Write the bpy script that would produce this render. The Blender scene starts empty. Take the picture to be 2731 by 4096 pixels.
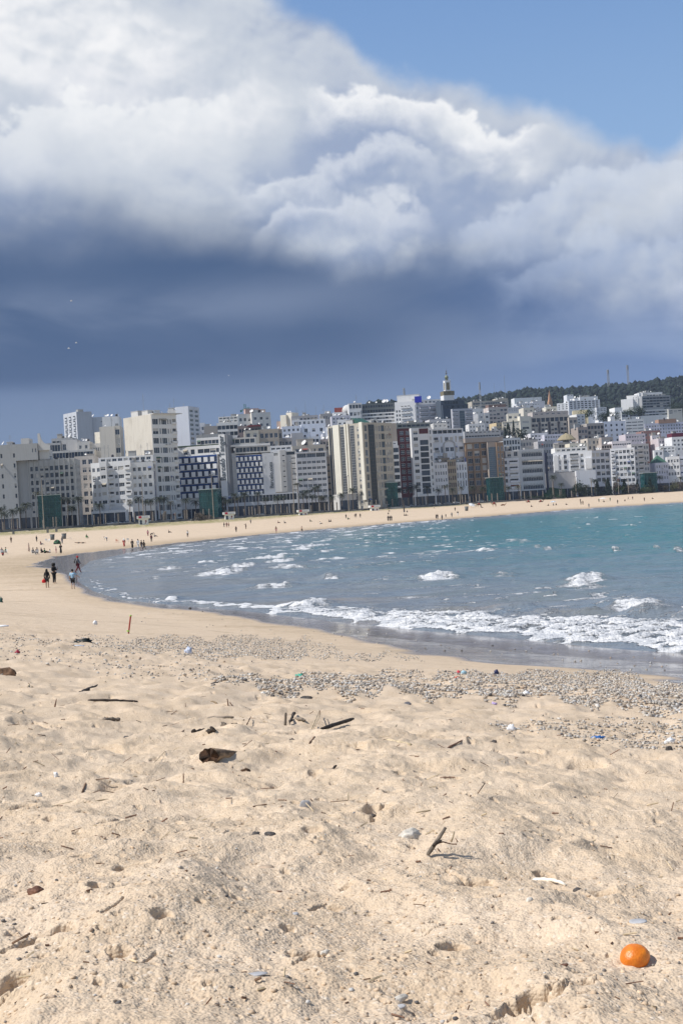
import bpy, bmesh, math, random
import numpy as np
from mathutils import Vector, Matrix
random.seed(7)
SC = bpy.context.scene
COL = SC.collection
R = math.radians
# ------------------------------------------------------------------ camera
F = 5200.0                    # focal length in photo pixels (photo 2731 x 4096)
PITCH = -7.0 / F
ROLL = R(3.4)
CAMZ = 4.9
Fw = Vector((0, math.cos(PITCH), math.sin(PITCH)))
U0 = Vector((0, -math.sin(PITCH), math.cos(PITCH)))
R0 = Vector((1, 0, 0))
CR = R0 * math.cos(ROLL) - U0 * math.sin(ROLL)
CU = R0 * math.sin(ROLL) + U0 * math.cos(ROLL)
CAM = Vector((0, 0, CAMZ))
cd = bpy.data.cameras.new('camera')
cam = bpy.data.objects.new('camera', cd)
COL.objects.link(cam)
cam.matrix_world = Matrix(((CR.x, CU.x, -Fw.x, 0), (CR.y, CU.y, -Fw.y, 0), (CR.z, CU.z, -Fw.z, CAMZ), (0, 0, 0, 1)))
cd.sensor_fit = 'HORIZONTAL'; cd.sensor_width = 36.0; cd.lens = 36.0 * F / 2731.0
cd.clip_start = 0.1; cd.clip_end = 20000
SC.camera = cam

# ------------------------------------------------------------------ light
SUN_EL, SUN_AZ = R(50), R(-103)          # azimuth clockwise from +Y (the view direction): sun at the left
SUN_STRENGTH = 4.3
sdir = Vector((math.sin(SUN_AZ) * math.cos(SUN_EL), math.cos(SUN_AZ) * math.cos(SUN_EL), math.sin(SUN_EL)))
sl = bpy.data.lights.new('sun', 'SUN'); sl.energy = SUN_STRENGTH; sl.angle = R(0.53); sl.color = (1.0, 0.955, 0.89)
so = bpy.data.objects.new('sun', sl); COL.objects.link(so)
so.rotation_euler = (-sdir).to_track_quat('-Z', 'Y').to_euler()
SC.view_settings.view_transform = 'Standard'
SC.view_settings.look = 'None'
EXPO = 0.22
SC.view_settings.exposure = EXPO
SC.view_settings.gamma = 1.0

# ------------------------------------------------------------------ world: sky with a big cumulus bank
def srgb(r, g, b):
    f = lambda c: c / 12.92 if c <= 0.04045 else ((c + 0.055) / 1.055) ** 2.4
    return (f(r / 255), f(g / 255), f(b / 255))
W = bpy.data.worlds.new('World'); SC.world = W; W.use_nodes = True
nt = W.node_tree; nt.nodes.clear()
class E:
    """tiny expression wrapper round shader sockets"""
    def __init__(s, sock, t): s.s = sock; s.t = t
    def _m(s, op, *o, clamp=False):
        n = s.t.nodes.new('ShaderNodeMath'); n.operation = op; n.use_clamp = clamp
        s.t.links.new(s.s, n.inputs[0])
        for i, v in enumerate(o):
            if isinstance(v, E): s.t.links.new(v.s, n.inputs[i + 1])
            else: n.inputs[i + 1].default_value = v
        return E(n.outputs[0], s.t)
    def __add__(s, o): return s._m('ADD', o)
    def __radd__(s, o): return s._m('ADD', o)
    def __sub__(s, o): return s._m('SUBTRACT', o)
    def __mul__(s, o): return s._m('MULTIPLY', o)
    def __rmul__(s, o): return s._m('MULTIPLY', o)
    def __truediv__(s, o): return s._m('DIVIDE', o)
    def __rsub__(s, o): return s._m('MULTIPLY', -1.0)._m('ADD', o)
    def max(s, o): return s._m('MAXIMUM', o)
    def min(s, o): return s._m('MINIMUM', o)
    def pow(s, o): return s._m('POWER', o)
    def clamp(s): return s._m('ADD', 0.0, clamp=True)
    def sstep(s, a, b):
        n = s.t.nodes.new('ShaderNodeMapRange'); n.interpolation_type = 'SMOOTHSTEP'
        s.t.links.new(s.s, n.inputs['Value']); n.inputs['From Min'].default_value = a; n.inputs['From Max'].default_value = b
        return E(n.outputs[0], s.t)
    def curve(s, pts, lo, hi, vlo, vhi):
        """piecewise smooth curve: pts (x, value)"""
        n = s.t.nodes.new('ShaderNodeFloatCurve')
        x = ((s - lo) / (hi - lo)).clamp()
        s.t.links.new(x.s, n.inputs['Value'])
        c = n.mapping.curves[0]
        P = [((a - lo) / (hi - lo), (b - vlo) / (vhi - vlo)) for a, b in pts]
        c.points[0].location = P[0]; c.points[1].location = P[-1]
        for p in P[1:-1]: c.points.new(*p)
        n.mapping.update()
        return E(n.outputs[0], s.t) * (vhi - vlo) + vlo
def comb(t, x, y, z):
    n = t.nodes.new('ShaderNodeCombineXYZ')
    for i, v in enumerate((x, y, z)):
        if isinstance(v, E): t.links.new(v.s, n.inputs[i])
        else: n.inputs[i].default_value = v
    return n.outputs[0]
def noise(t, vec, scale, detail=6, rough=0.55, dist=0.0):
    n = t.nodes.new('ShaderNodeTexNoise'); t.links.new(vec, n.inputs['Vector'])
    n.inputs['Scale'].default_value = scale; n.inputs['Detail'].default_value = detail
    n.inputs['Roughness'].default_value = rough; n.inputs['Distortion'].default_value = dist
    return E(n.outputs[0], t)
def mixc(t, fac, a, b):
    n = t.nodes.new('ShaderNodeMix'); n.data_type = 'RGBA'
    if isinstance(fac, E): t.links.new(fac.s, n.inputs[0])
    else: n.inputs[0].default_value = fac
    for i, v in ((6, a), (7, b)):
        if isinstance(v, tuple): n.inputs[i].default_value = (*v[:3], 1)
        else: t.links.new(v, n.inputs[i])
    return n.outputs[2]
SKY_STRENGTH = 0.1
K = 1.0 / SKY_STRENGTH / 2 ** EXPO
def sk(r, g, b): return tuple(c * K for c in srgb(r, g, b))
tc = nt.nodes.new('ShaderNodeTexCoord')
sx = nt.nodes.new('ShaderNodeSeparateXYZ'); nt.links.new(tc.outputs['Generated'], sx.inputs[0])
dx, dy, dz = (E(o, nt) for o in sx.outputs)
az = dx._m('ARCTAN2', dy) * 5.2
hr = (dx * dx + dy * dy).pow(0.5).max(0.02)
el = (dz / hr).min(9.0) * 5.2
skyt = nt.nodes.new('ShaderNodeTexSky'); skyt.sky_type = 'NISHITA'; skyt.sun_disc = False
skyt.sun_elevation = SUN_EL; skyt.sun_rotation = SUN_AZ % (2 * math.pi)
skyt.air_density = 1.0; skyt.dust_density = 0.6; skyt.ozone_density = 2.0; skyt.altitude = 0
P0 = comb(nt, az, el * 1.15, 0.0)
PS = comb(nt, az + 0.045, el * 1.15 - 0.085, 0.0)
PST = comb(nt, az * 0.30, el * 1.3, 3.7)
def voro(vec, scale, detail=3.0, rough=0.5):
    n = nt.nodes.new('ShaderNodeTexVoronoi'); n.voronoi_dimensions = '2D'; n.feature = 'SMOOTH_F1'; n.normalize = True
    nt.links.new(vec, n.inputs['Vector']); n.inputs['Scale'].default_value = scale; n.inputs['Detail'].default_value = detail
    n.inputs['Roughness'].default_value = rough; n.inputs['Smoothness'].default_value = 0.35; n.inputs['Randomness'].default_value = 1.0
    return 1.0 - E(n.outputs['Distance'], nt)
def warped(ox, oy, z, amt):
    """cloud coordinates pushed about by noise"""
    n = nt.nodes.new('ShaderNodeTexNoise'); n.inputs['Scale'].default_value = 2.2; n.inputs['Detail'].default_value = 5; n.inputs['Roughness'].default_value = 0.55
    nt.links.new(comb(nt, az, el * 1.1, 2.0), n.inputs['Vector'])
    sp = nt.nodes.new('ShaderNodeSeparateXYZ'); nt.links.new(n.outputs['Color'], sp.inputs[0])
    return comb(nt, az + (E(sp.outputs[0], nt) - 0.5) * amt + ox, el * 1.15 + (E(sp.outputs[1], nt) - 0.5) * amt + oy, z)
nA = noise(nt, P0, 1.5, 6, 0.52, 0.15)
nL = noise(nt, comb(nt, az, el, 5.0), 0.9, 3, 0.5)
nG = noise(nt, comb(nt, az * 0.8, el * 1.4, 12.3), 1.5, 4, 0.45, 0.2)
nW = noise(nt, comb(nt, az, el, 9.0), 5.0, 7, 0.6, 0.3)
bA = voro(warped(0, 0, 0.0, 0.26), 2.6, 4.0, 0.45); bB = voro(warped(0.04, -0.08, 0.0, 0.26), 2.6, 4.0, 0.45)
cA = voro(warped(0, 0, 4.0, 0.16), 7.5, 2.0); cB = voro(warped(0.015, -0.035, 4.0, 0.16), 7.5, 2.0)
nS = noise(nt, PST, 2.2, 5, 0.5, 0.4)             # long flat streaks of the cloud base
nS2 = noise(nt, comb(nt, az * 0.55, el * 1.6, 7.7), 2.0, 6, 0.5, 0.5)
# outline of the bank against the blue
edge = az.curve([(-2.5, 2.7), (-0.8, 2.5), (-0.45, 2.30), (-0.25, 2.14), (-0.05, 2.02), (0.10, 1.93), (0.20, 1.82), (0.30, 1.75), (0.50, 1.70), (0.83, 1.54), (1.1, 1.42), (1.25, 1.37), (1.32, 1.31), (1.46, 1.42), (1.7, 1.58), (2.5, 1.7)], -2.5, 2.5, 1.0, 3.0)
S = edge - el + (nA - 0.5) * 0.22 + (bA - 0.72) * 0.20 + (nW - 0.5) * 0.12
mask = S.sstep(-0.05, 0.09)
dark = az.curve([(-2.5, 1.3), (-1.3, 1.22), (-0.6, 1.20), (-0.25, 1.12), (0.1, 1.00), (0.55, 1.02), (0.9, 0.86), (1.42, 0.68), (2.5, 0.6)], -2.5, 2.5, 0, 2)
sharp = az.curve([(-2.5, 0.20), (-0.5, 0.20), (0.0, 0.11), (0.5, 0.14), (1.0, 0.30), (2.5, 0.35)], -2.5, 2.5, 0, 1)
dd = (el - dark + ((nL - 0.5) * 0.34 + (nA - 0.5) * 0.30) * az.sstep(-1.3, 0.2) + (nL - 0.5) * 0.12 + (bA - 0.72) * 0.14) / sharp
D = dd.sstep(-1.0, 1.0)
up = (el - dark).sstep(-0.02, 0.50)
ridge = az.sstep(-0.25, 0.15)
lit = ((bA - bB) * (0.65 + ridge * 0.3) + (cA - cB) * (nL.sstep(0.42, 0.6) * 0.35 + 0.05) + (nG - 0.5) * 1.0 + (nA - 0.5) * 0.35 + up * (1.0 - ridge) * 0.42 + ridge * S.sstep(0.42, 0.0) * 0.22 + 0.20).clamp()
cl_b = mixc(nt, lit.sstep(0.0, 0.52), sk(156, 171, 199), sk(206, 213, 223))
cl_b = mixc(nt, lit.sstep(0.45, 0.95), cl_b, sk(250, 250, 251))
# dark base with paler layers in it
rightness = az.sstep(-0.1, 1.5)
band = (el - 0.86 + az * -0.03 + (nS - 0.5) * 0.22)._m('ABSOLUTE').sstep(0.16, 0.0) * az.sstep(0.55, -0.3) * nS2.sstep(0.36, 0.62)
st = (nS2 * 0.6 + nS * 0.4).sstep(0.42, 0.66)
cl_d = mixc(nt, (st * 0.16 + band * 0.55).clamp(), sk(68, 93, 130), sk(122, 138, 166))
cl_d = mixc(nt, rightness * 0.85, cl_d, mixc(nt, (st * 0.55 + (nA - 0.45) * 1.6 + (el - 0.75) * 0.5).clamp(), sk(94, 122, 170), sk(178, 194, 220)))
cl = mixc(nt, D, cl_d, cl_b)
# heaped layers in front of one another: each has a bright crisp top that fades downwards and a shaded hollow behind it
def ae(px, py):
    u, v = (px - 1365) / 1000.0, (2041 - py) / 1000.0
    return (u * math.cos(ROLL) + v * math.sin(ROLL), -u * math.sin(ROLL) + v * math.cos(ROLL))
lump = (bA - 0.70) * 0.40 + (cA - 0.70) * 0.18 + (nW - 0.5) * 0.18 + (nA - 0.5) * 0.24
for pts, depth, amt, shade, tint in [
        ([(-100, 590), (250, 470), (560, 440), (800, 400), (1000, 470)], 0.34, 0.62, 0.16, (244, 246, 248)),
        ([(1180, 420), (1330, 345), (1480, 352), (1640, 380), (1850, 470), (2080, 560), (2230, 600)], 0.20, 0.90, 0.22, (255, 255, 255)),
        ([(880, 700), (1120, 640), (1300, 640), (1480, 560), (1640, 560), (1800, 680)], 0.17, 0.62, 0.14, (242, 245, 249)),
        ([(980, 930), (1130, 800), (1230, 760), (1440, 800), (1640, 770), (1780, 860)], 0.18, 0.62, 0.12, (232, 236, 243)),
        ([(1760, 960), (1960, 840), (2180, 740), (2420, 690), (2800, 740), (3300, 700)], 0.26, 0.52, 0.22, (214, 223, 238)),
        ([(1900, 1120), (2150, 1010), (2400, 960), (2800, 980), (3300, 950)], 0.22, 0.34, 0.10, (190, 204, 228)),
        ([(2050, 480), (2180, 440), (2280, 520)], 0.12, 0.7, 0.1, (240, 243, 248)),
        ([(2540, 620), (2640, 540), (2731, 490), (2850, 430), (3300, 380)], 0.25, 0.75, 0.05, (238, 242, 248)),
        ([(2600, 1260), (2680, 1190), (2850, 1170), (3300, 1150)], 0.20, 0.65, 0.05, (214, 220, 234))]:
    A = sorted(ae(*p) for p in pts); a0, a1 = A[0][0], A[-1][0]
    c = az.curve([(-2.5, A[0][1])] + A + [(2.5, A[-1][1])], -2.5, 2.5, 0.0, 2.5)
    Sk = c - el + lump
    win = az.sstep(a0, a0 + 0.16) * az.sstep(a1, a1 - 0.16)
    back = Sk.sstep(-0.22, -0.01) * Sk.sstep(0.03, 0.0) * win
    cl = mixc(nt, back * shade, cl, sk(150, 166, 196))
    cl = mixc(nt, Sk.sstep(-0.02, 0.045) * Sk.sstep(depth, 0.0) * win * amt, cl, sk(*tint))
hz = 1.0 - ((el - 0.555 + (nS - 0.5) * 0.10) / az.curve([(-2.5, .05), (-0.8, .06), (0.2, .16), (1.4, .3), (2.5, .3)], -2.5, 2.5, 0, 1)).sstep(-1.0, 1.0)
hzc = mixc(nt, el.sstep(0.62, 0.35), sk(104, 125, 160), sk(122, 142, 172))
cl = mixc(nt, hz * 0.85, cl, mixc(nt, az.sstep(-0.4, 1.4), hzc, sk(120, 146, 190)))
clearsky = mixc(nt, 0.72, skyt.outputs[0], mixc(nt, el.sstep(1.2, 2.3), sk(148, 184, 228), sk(120, 160, 215)))
# away from the framed bank the clouds break up
side = az._m('ABSOLUTE').sstep(1.9, 2.8)
brk = noise(nt, comb(nt, dx, dy, dz), 2.4, 5, 0.5).sstep(0.50, 0.62) * el.sstep(-0.1, 0.3) * 0.35
fin = mixc(nt, side, mixc(nt, mask, clearsky, cl), mixc(nt, brk, skyt.outputs[0], sk(225, 230, 238)))
bg = nt.nodes.new('ShaderNodeBackground'); bg.inputs['Strength'].default_value = SKY_STRENGTH
nt.links.new(fin, bg.inputs['Color'])
wo = nt.nodes.new('ShaderNodeOutputWorld'); nt.links.new(bg.outputs[0], wo.inputs['Surface'])
W.cycles.sampling_method = 'MANUAL'; W.cycles.sample_map_resolution = 512
# ------------------------------------------------------------------ helpers
def ray(px, py):
    return (Fw + CR * ((px - 1365.5) / F) + CU * ((2048.0 - py) / F))
def at(px, py, D):
    """the world point at distance D along the view direction seen at photo pixel (px, py)"""
    d = ray(px, py); return CAM + d * (D / d.y)
_rs = np.random.RandomState(11)
_perm = _rs.permutation(512); _perm = np.concatenate([_perm, _perm, _perm])
_ga = _rs.rand(512) * 2 * np.pi; _gx = np.cos(_ga); _gy = np.sin(_ga)
def perlin(x, y, seed=0):
    x = np.asarray(x, float) + seed * 17.31; y = np.asarray(y, float) + seed * 9.77
    xi = np.floor(x).astype(np.int64); yi = np.floor(y).astype(np.int64)
    xf = x - xi; yf = y - yi
    u = xf ** 3 * (xf * (xf * 6 - 15) + 10); v = yf ** 3 * (yf * (yf * 6 - 15) + 10)
    xi &= 511; yi &= 511
    def g(ix, iy, fx, fy):
        h = _perm[_perm[ix & 511] + (iy & 511)]
        return _gx[h] * fx + _gy[h] * fy
    a = g(xi, yi, xf, yf); b = g(xi + 1, yi, xf - 1, yf)
    c = g(xi, yi + 1, xf, yf - 1); d = g(xi + 1, yi + 1, xf - 1, yf - 1)
    return (a + (b - a) * u + ((c + (d - c) * u) - (a + (b - a) * u)) * v) * 1.5
def fbm(x, y, oct=4, seed=0, gain=0.5, lac=2.03):
    s = 0; a = 1.0; f = 1.0
    for i in range(oct):
        s = s + a * perlin(x * f, y * f, seed + i * 3); a *= gain; f *= lac
    return s
def sstep(x, a, b):
    t = np.clip((x - a) / (b - a), 0, 1); return t * t * (3 - 2 * t)

# ---- materials
MATS = {}
def new_mat(name):
    m = bpy.data.materials.new(name); m.use_nodes = True
    t = m.node_tree; b = t.nodes['Principled BSDF']
    return m, t, b
def mat(name, col, rough=0.75, var=0.12, scale=3.0, bump=0.0, spec=0.4, metal=0.0, trans=0.0, streak=1.0, bscale=None):
    """a procedural material: base colour broken up by noise, optional bump"""
    if name in MATS: return MATS[name]
    m, t, b = new_mat(name)
    tc = t.nodes.new('ShaderNodeTexCoord')
    mp = t.nodes.new('ShaderNodeMapping'); t.links.new(tc.outputs['Object'], mp.inputs[0])
    mp.inputs['Scale'].default_value = (1, 1, 1.0 / streak)
    n = noise(t, mp.outputs[0], scale, 5, 0.6)
    lo = tuple(max(0, c * (1 - var * 1.6)) for c in col); hi = tuple(min(1, c * (1 + var)) for c in col)
    c = mixc(t, n.sstep(0.3, 0.7), lo, hi)
    t.links.new(c, b.inputs['Base Color'])
    b.inputs['Roughness'].default_value = rough
    b.inputs['Specular IOR Level'].default_value = spec
    b.inputs['Metallic'].default_value = metal
    if trans: b.inputs['Transmission Weight'].default_value = trans
    if bump:
        bp = t.nodes.new('ShaderNodeBump'); bp.inputs['Strength'].default_value = 1.0; bp.inputs['Distance'].default_value = bump
        nb = noise(t, tc.outputs['Object'], bscale or scale * 4, 5, 0.6)
        t.links.new(nb.s, bp.inputs['Height']); t.links.new(bp.outputs[0], b.inputs['Normal'])
    MATS[name] = m
    return m
def wall_mat(col, dirt=0.22):
    """painted render: base colour, soft blotches and rain streaks running down"""
    key = 'wall_%02d_%02d_%02d' % tuple(int(c * 99) for c in col)
    if key in MATS: return MATS[key]
    m, t, b = new_mat(key)
    tc = t.nodes.new('ShaderNodeTexCoord')
    mp = t.nodes.new('ShaderNodeMapping'); t.links.new(tc.outputs['Object'], mp.inputs[0]); mp.inputs['Scale'].default_value = (1.3, 1.3, 0.09)
    n1 = noise(t, mp.outputs[0], 1.0, 5, 0.6); n2 = noise(t, tc.outputs['Object'], 0.12, 4, 0.6); n3 = noise(t, tc.outputs['Object'], 1.2, 4, 0.6)
    f = (n1.sstep(0.48, 0.80) * 0.75 + n2.sstep(0.5, 0.75) * 0.35 + n3.sstep(0.55, 0.8) * 0.2).clamp()
    dc = tuple(c * k for c, k in zip(col, (0.60, 0.57, 0.54)))
    t.links.new(mixc(t, f * min(1.0, dirt * 2.6), col, dc), b.inputs['Base Color'])
    b.inputs['Roughness'].default_value = 0.85; b.inputs['Specular IOR Level'].default_value = 0.25
    MATS[key] = m
    return m
def glass_mat(name, col, rough=0.08):
    """window glass: dark room behind a shiny pane, each pane a little different"""
    if name in MATS: return MATS[name]
    m, t, b = new_mat(name)
    oi = t.nodes.new('ShaderNodeObjectInfo')
    r = E(oi.outputs['Random'], t)
    tc = t.nodes.new('ShaderNodeTexCoord')
    n = noise(t, tc.outputs['Object'], 0.9, 2, 0.5)
    a = tuple(c * 0.45 for c in col); h = tuple(min(1, c * 2.1) for c in col)
    t.links.new(mixc(t, (r * 0.8 + (n - 0.5) * 0.5).clamp(), a, h), b.inputs['Base Color'])
    b.inputs['Roughness'].default_value = rough; b.inputs['Specular IOR Level'].default_value = 0.35
    MATS[name] = m
    return m

# ---- objects
def link(o, parent=None):
    COL.objects.link(o)
    if parent is not None: o.parent = parent
    return o
def props(o, label=None, cat=None, group=None, kind=None):
    if label: o['label'] = label
    if cat: o['category'] = cat
    if group: o['group'] = group
    if kind: o['kind'] = kind
    return o
def thing(name, label, cat, loc=(0, 0, 0), rotz=0.0, group=None):
    o = bpy.data.objects.new(name, None); link(o); o.location = loc; o.rotation_euler = (0, 0, rotz)
    o.empty_display_size = 0.3
    return props(o, label, cat, group)
def obj(name, me, parent=None, loc=None, rotz=0.0):
    o = bpy.data.objects.new(name, me); link(o, parent)
    if loc is not None: o.location = loc
    if rotz: o.rotation_euler = (0, 0, rotz)
    return o
def copy_tree(o, parent=None):
    c = o.copy(); COL.objects.link(c)
    if parent is not None: c.parent = parent
    for ch in list(o.children): copy_tree(ch, c)
    return c
class MB:
    """collects polygons for one mesh"""
    def __init__(s): s.v = []; s.f = []; s.m = []
    def poly(s, pts, mi=0):
        i = len(s.v); s.v += [tuple(p) for p in pts]; s.f.append(tuple(range(i, i + len(pts)))); s.m.append(mi)
    def box(s, x0, x1, y0, y1, z0, z1, mi=0, skip=''):
        i = len(s.v)
        s.v += [(x0, y0, z0), (x1, y0, z0), (x1, y1, z0), (x0, y1, z0), (x0, y0, z1), (x1, y0, z1), (x1, y1, z1), (x0, y1, z1)]
        for k, q in (('b', (0, 3, 2, 1)), ('t', (4, 5, 6, 7)), ('f', (0, 1, 5, 4)), ('r', (1, 2, 6, 5)), ('k', (2, 3, 7, 6)), ('l', (3, 0, 4, 7))):
            if k in skip: continue
            s.f.append(tuple(i + a for a in q)); s.m.append(mi)
    def tube(s, pts, rad, n=6, mi=0, cap=True):
        rings = []
        P = [Vector(p) for p in pts]
        for k, p in enumerate(P):
            d = (P[min(k + 1, len(P) - 1)] - P[max(k - 1, 0)])
            if d.length < 1e-9: d = Vector((0, 0, 1))
            d.normalize()
            u = d.cross(Vector((0, 0, 1)))
            if u.length < 1e-3: u = d.cross(Vector((1, 0, 0)))
            u.normalize(); w = u.cross(d)
            r = rad[k] if hasattr(rad, '__len__') else rad
            i = len(s.v)
            s.v += [tuple(p + (u * math.cos(2 * math.pi * a / n) + w * math.sin(2 * math.pi * a / n)) * r) for a in range(n)]
            rings.append(i)
        for a, b in zip(rings[:-1], rings[1:]):
            for q in range(n):
                s.f.append((a + q, b + q, b + (q + 1) % n, a + (q + 1) % n)); s.m.append(mi)
        if cap:
            s.f.append(tuple(rings[0] + q for q in range(n))); s.m.append(mi)
            s.f.append(tuple(rings[-1] + q for q in reversed(range(n)))); s.m.append(mi)
    def lathe(s, prof, n=12, mi=0, cx=0, cy=0, sx=1, sy=1):
        rings = []
        for r, z in prof:
            i = len(s.v)
            s.v += [(cx + r * sx * math.cos(2 * math.pi * a / n), cy + r * sy * math.sin(2 * math.pi * a / n), z) for a in range(n)]
            rings.append(i)
        for a, b in zip(rings[:-1], rings[1:]):
            for q in range(n):
                s.f.append((a + q, a + (q + 1) % n, b + (q + 1) % n, b + q)); s.m.append(mi)
        s.f.append(tuple(rings[0] + q for q in reversed(range(n)))); s.m.append(mi)
        s.f.append(tuple(rings[-1] + q for q in range(n))); s.m.append(mi)
    def mesh(s, name, mats, smooth=False):
        me = bpy.data.meshes.new(name); me.from_pydata(s.v, [], s.f)
        for m in (mats if isinstance(mats, (list, tuple)) else [mats]): me.materials.append(m)
        me.polygons.foreach_set('material_index', s.m)
        if smooth: me.polygons.foreach_set('use_smooth', [True] * len(me.polygons))
        me.update(); return me
    def obj(s, name, mats, parent=None, smooth=False, loc=None, rotz=0.0):
        return obj(name, s.mesh(name, mats, smooth), parent, loc, rotz)
def np_mesh(name, V, Fc, mats, smooth=True, attrs=None):
    """V (n,3); Fc (m,k) with k = 3 or 4"""
    me = bpy.data.meshes.new(name)
    V = np.asarray(V, np.float32); Fc = np.asarray(Fc, np.int32); k = Fc.shape[1]
    me.vertices.add(len(V)); me.vertices.foreach_set('co', V.ravel())
    me.loops.add(Fc.size); me.loops.foreach_set('vertex_index', Fc.ravel())
    me.polygons.add(len(Fc)); me.polygons.foreach_set('loop_start', np.arange(0, Fc.size, k, dtype=np.int32))
    me.polygons.foreach_set('loop_total', np.full(len(Fc), k, np.int32))
    if smooth: me.polygons.foreach_set('use_smooth', np.ones(len(Fc), bool))
    for m in (mats if isinstance(mats, (list, tuple)) else [mats]): me.materials.append(m)
    me.update(calc_edges=True)
    for nm, (typ, data) in (attrs or {}).items():
        a = me.attributes.new(nm, typ, 'POINT')
        a.data.foreach_set('value' if typ == 'FLOAT' else 'color', np.asarray(data, np.float32).ravel())
    return me
def grid_faces(nr, nc):
    i = np.arange(nr - 1)[:, None] * nc + np.arange(nc - 1)[None, :]
    return np.stack([i, i + 1, i + nc + 1, i + nc], -1).reshape(-1, 4)

# ------------------------------------------------------------------ coast line and ground heights
def sea_pt(px, py):
    d = ray(px, py); t = -CAMZ / d.z
    return (d.x * t, d.y * t)
COAST = [(3000, -400), (300, -40), (110, -8), (40, 14), (19, 28.5)]
COAST += [sea_pt(*p) for p in [(2731, 2612), (2400, 2588), (2100, 2557), (1700, 2522), (1300, 2480), (1000, 2445), (760, 2425), (500, 2400), (385, 2365), (320, 2325), (318, 2285), (365, 2245), (500, 2215), (700, 2180), (1000, 2145), (1300, 2118), (1700, 2085), (2000, 2063)]]
COAST += [(88, 486), (128, 505), (300, 600), (700, 780), (3000, 1500)]
_A = np.array(COAST); _B = np.roll(_A, -1, 0)
def shore(x, y):
    """signed distance to the water's edge: positive on land"""
    x = np.asarray(x, float); y = np.asarray(y, float); sh = x.shape; x = x.ravel(); y = y.ravel()
    best = np.full(x.shape, 1e9); ins = np.zeros(x.shape, bool)
    for (ax, ay), (bx, by) in zip(_A, _B):
        ex, ey = bx - ax, by - ay; L = ex * ex + ey * ey
        t = np.clip(((x - ax) * ex + (y - ay) * ey) / L, 0, 1)
        best = np.minimum(best, (x - ax - t * ex) ** 2 + (y - ay - t * ey) ** 2)
        c = (ay > y) != (by > y)
        ins ^= c & (x < (bx - ax) * (y - ay) / (by - ay if by != ay else 1e-9) + ax)
    s = np.sqrt(best); s[ins] *= -1
    return s.reshape(sh)
def wall_y(x):
    return (644.7 + np.sqrt(np.maximum(644.7 ** 2 + 1976 * np.maximum(x, -190), 1.0))) / 2 + np.minimum(x + 190, 0) * 0.8
PROM = 4.55
def hbase(x, y, s=None):
    x = np.asarray(x, float); y = np.asarray(y, float)
    if s is None: s = shore(x, y)
    wy = wall_y(x); dw = wy - y
    sp = np.maximum(s, 0)
    near = np.interp(sp, [0, 3, 7, 14, 22, 32, 45, 80], [0, 0.12, 0.50, 1.50, 2.62, 3.9, 4.35, 4.5])
    t = sp / np.maximum(sp + np.maximum(dw, 0), 1e-3)
    far = np.interp(t, [0, 0.03, 0.1, 0.35, 0.75, 1], [0, 0.25, 0.75, 1.65, 3.0, 4.1])
    k = sstep(y + np.minimum(x, 0) * 0.4, 62, 105)
    land = near + (far - near) * k
    w = -dw
    land = np.where(w > 0, PROM - 0.1, land)
    slope = 0.05 + 0.10 * sstep(x, -60, 30)
    city = np.clip(w - 75, 0, 1000) * slope
    rid = np.interp(x, [-400, -150, 20, 130, 200, 320, 420, 600, 1200], [45, 58, 122, 156, 168, 178, 174, 184, 180])
    hill = rid * np.exp(-((y - 2250) / 620.0) ** 2)
    land = np.where(w > 75, PROM - 0.1 + np.maximum(city * np.clip(1.6 - y / 2500, 0, 1), hill * sstep(w, 200, 700)), land)
    return np.where(s < 0, np.maximum(s * 0.045, -3.0), land)
def ground(px, py, dmax=3000):
    """where the line of sight through a photo pixel meets the ground"""
    d = ray(px, py)
    ts = np.concatenate([np.linspace(1.5, 60, 1500), np.geomspace(60.1, dmax, 3000)])
    X = d.x / d.y * ts; Y = ts; Z = CAMZ + d.z / d.y * ts
    h = hbase(X, Y)
    k = np.argmax(Z < h)
    if k == 0: k = len(ts) - 1
    a, b = ts[k - 1], ts[k]; fa = Z[k - 1] - h[k - 1]; fb = Z[k] - h[k]
    t = a + (b - a) * fa / (fa - fb + 1e-12)
    x, y = d.x / d.y * t, t
    return Vector((x, y, float(hbase(np.array([x]), np.array([y]))[0])))

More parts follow.
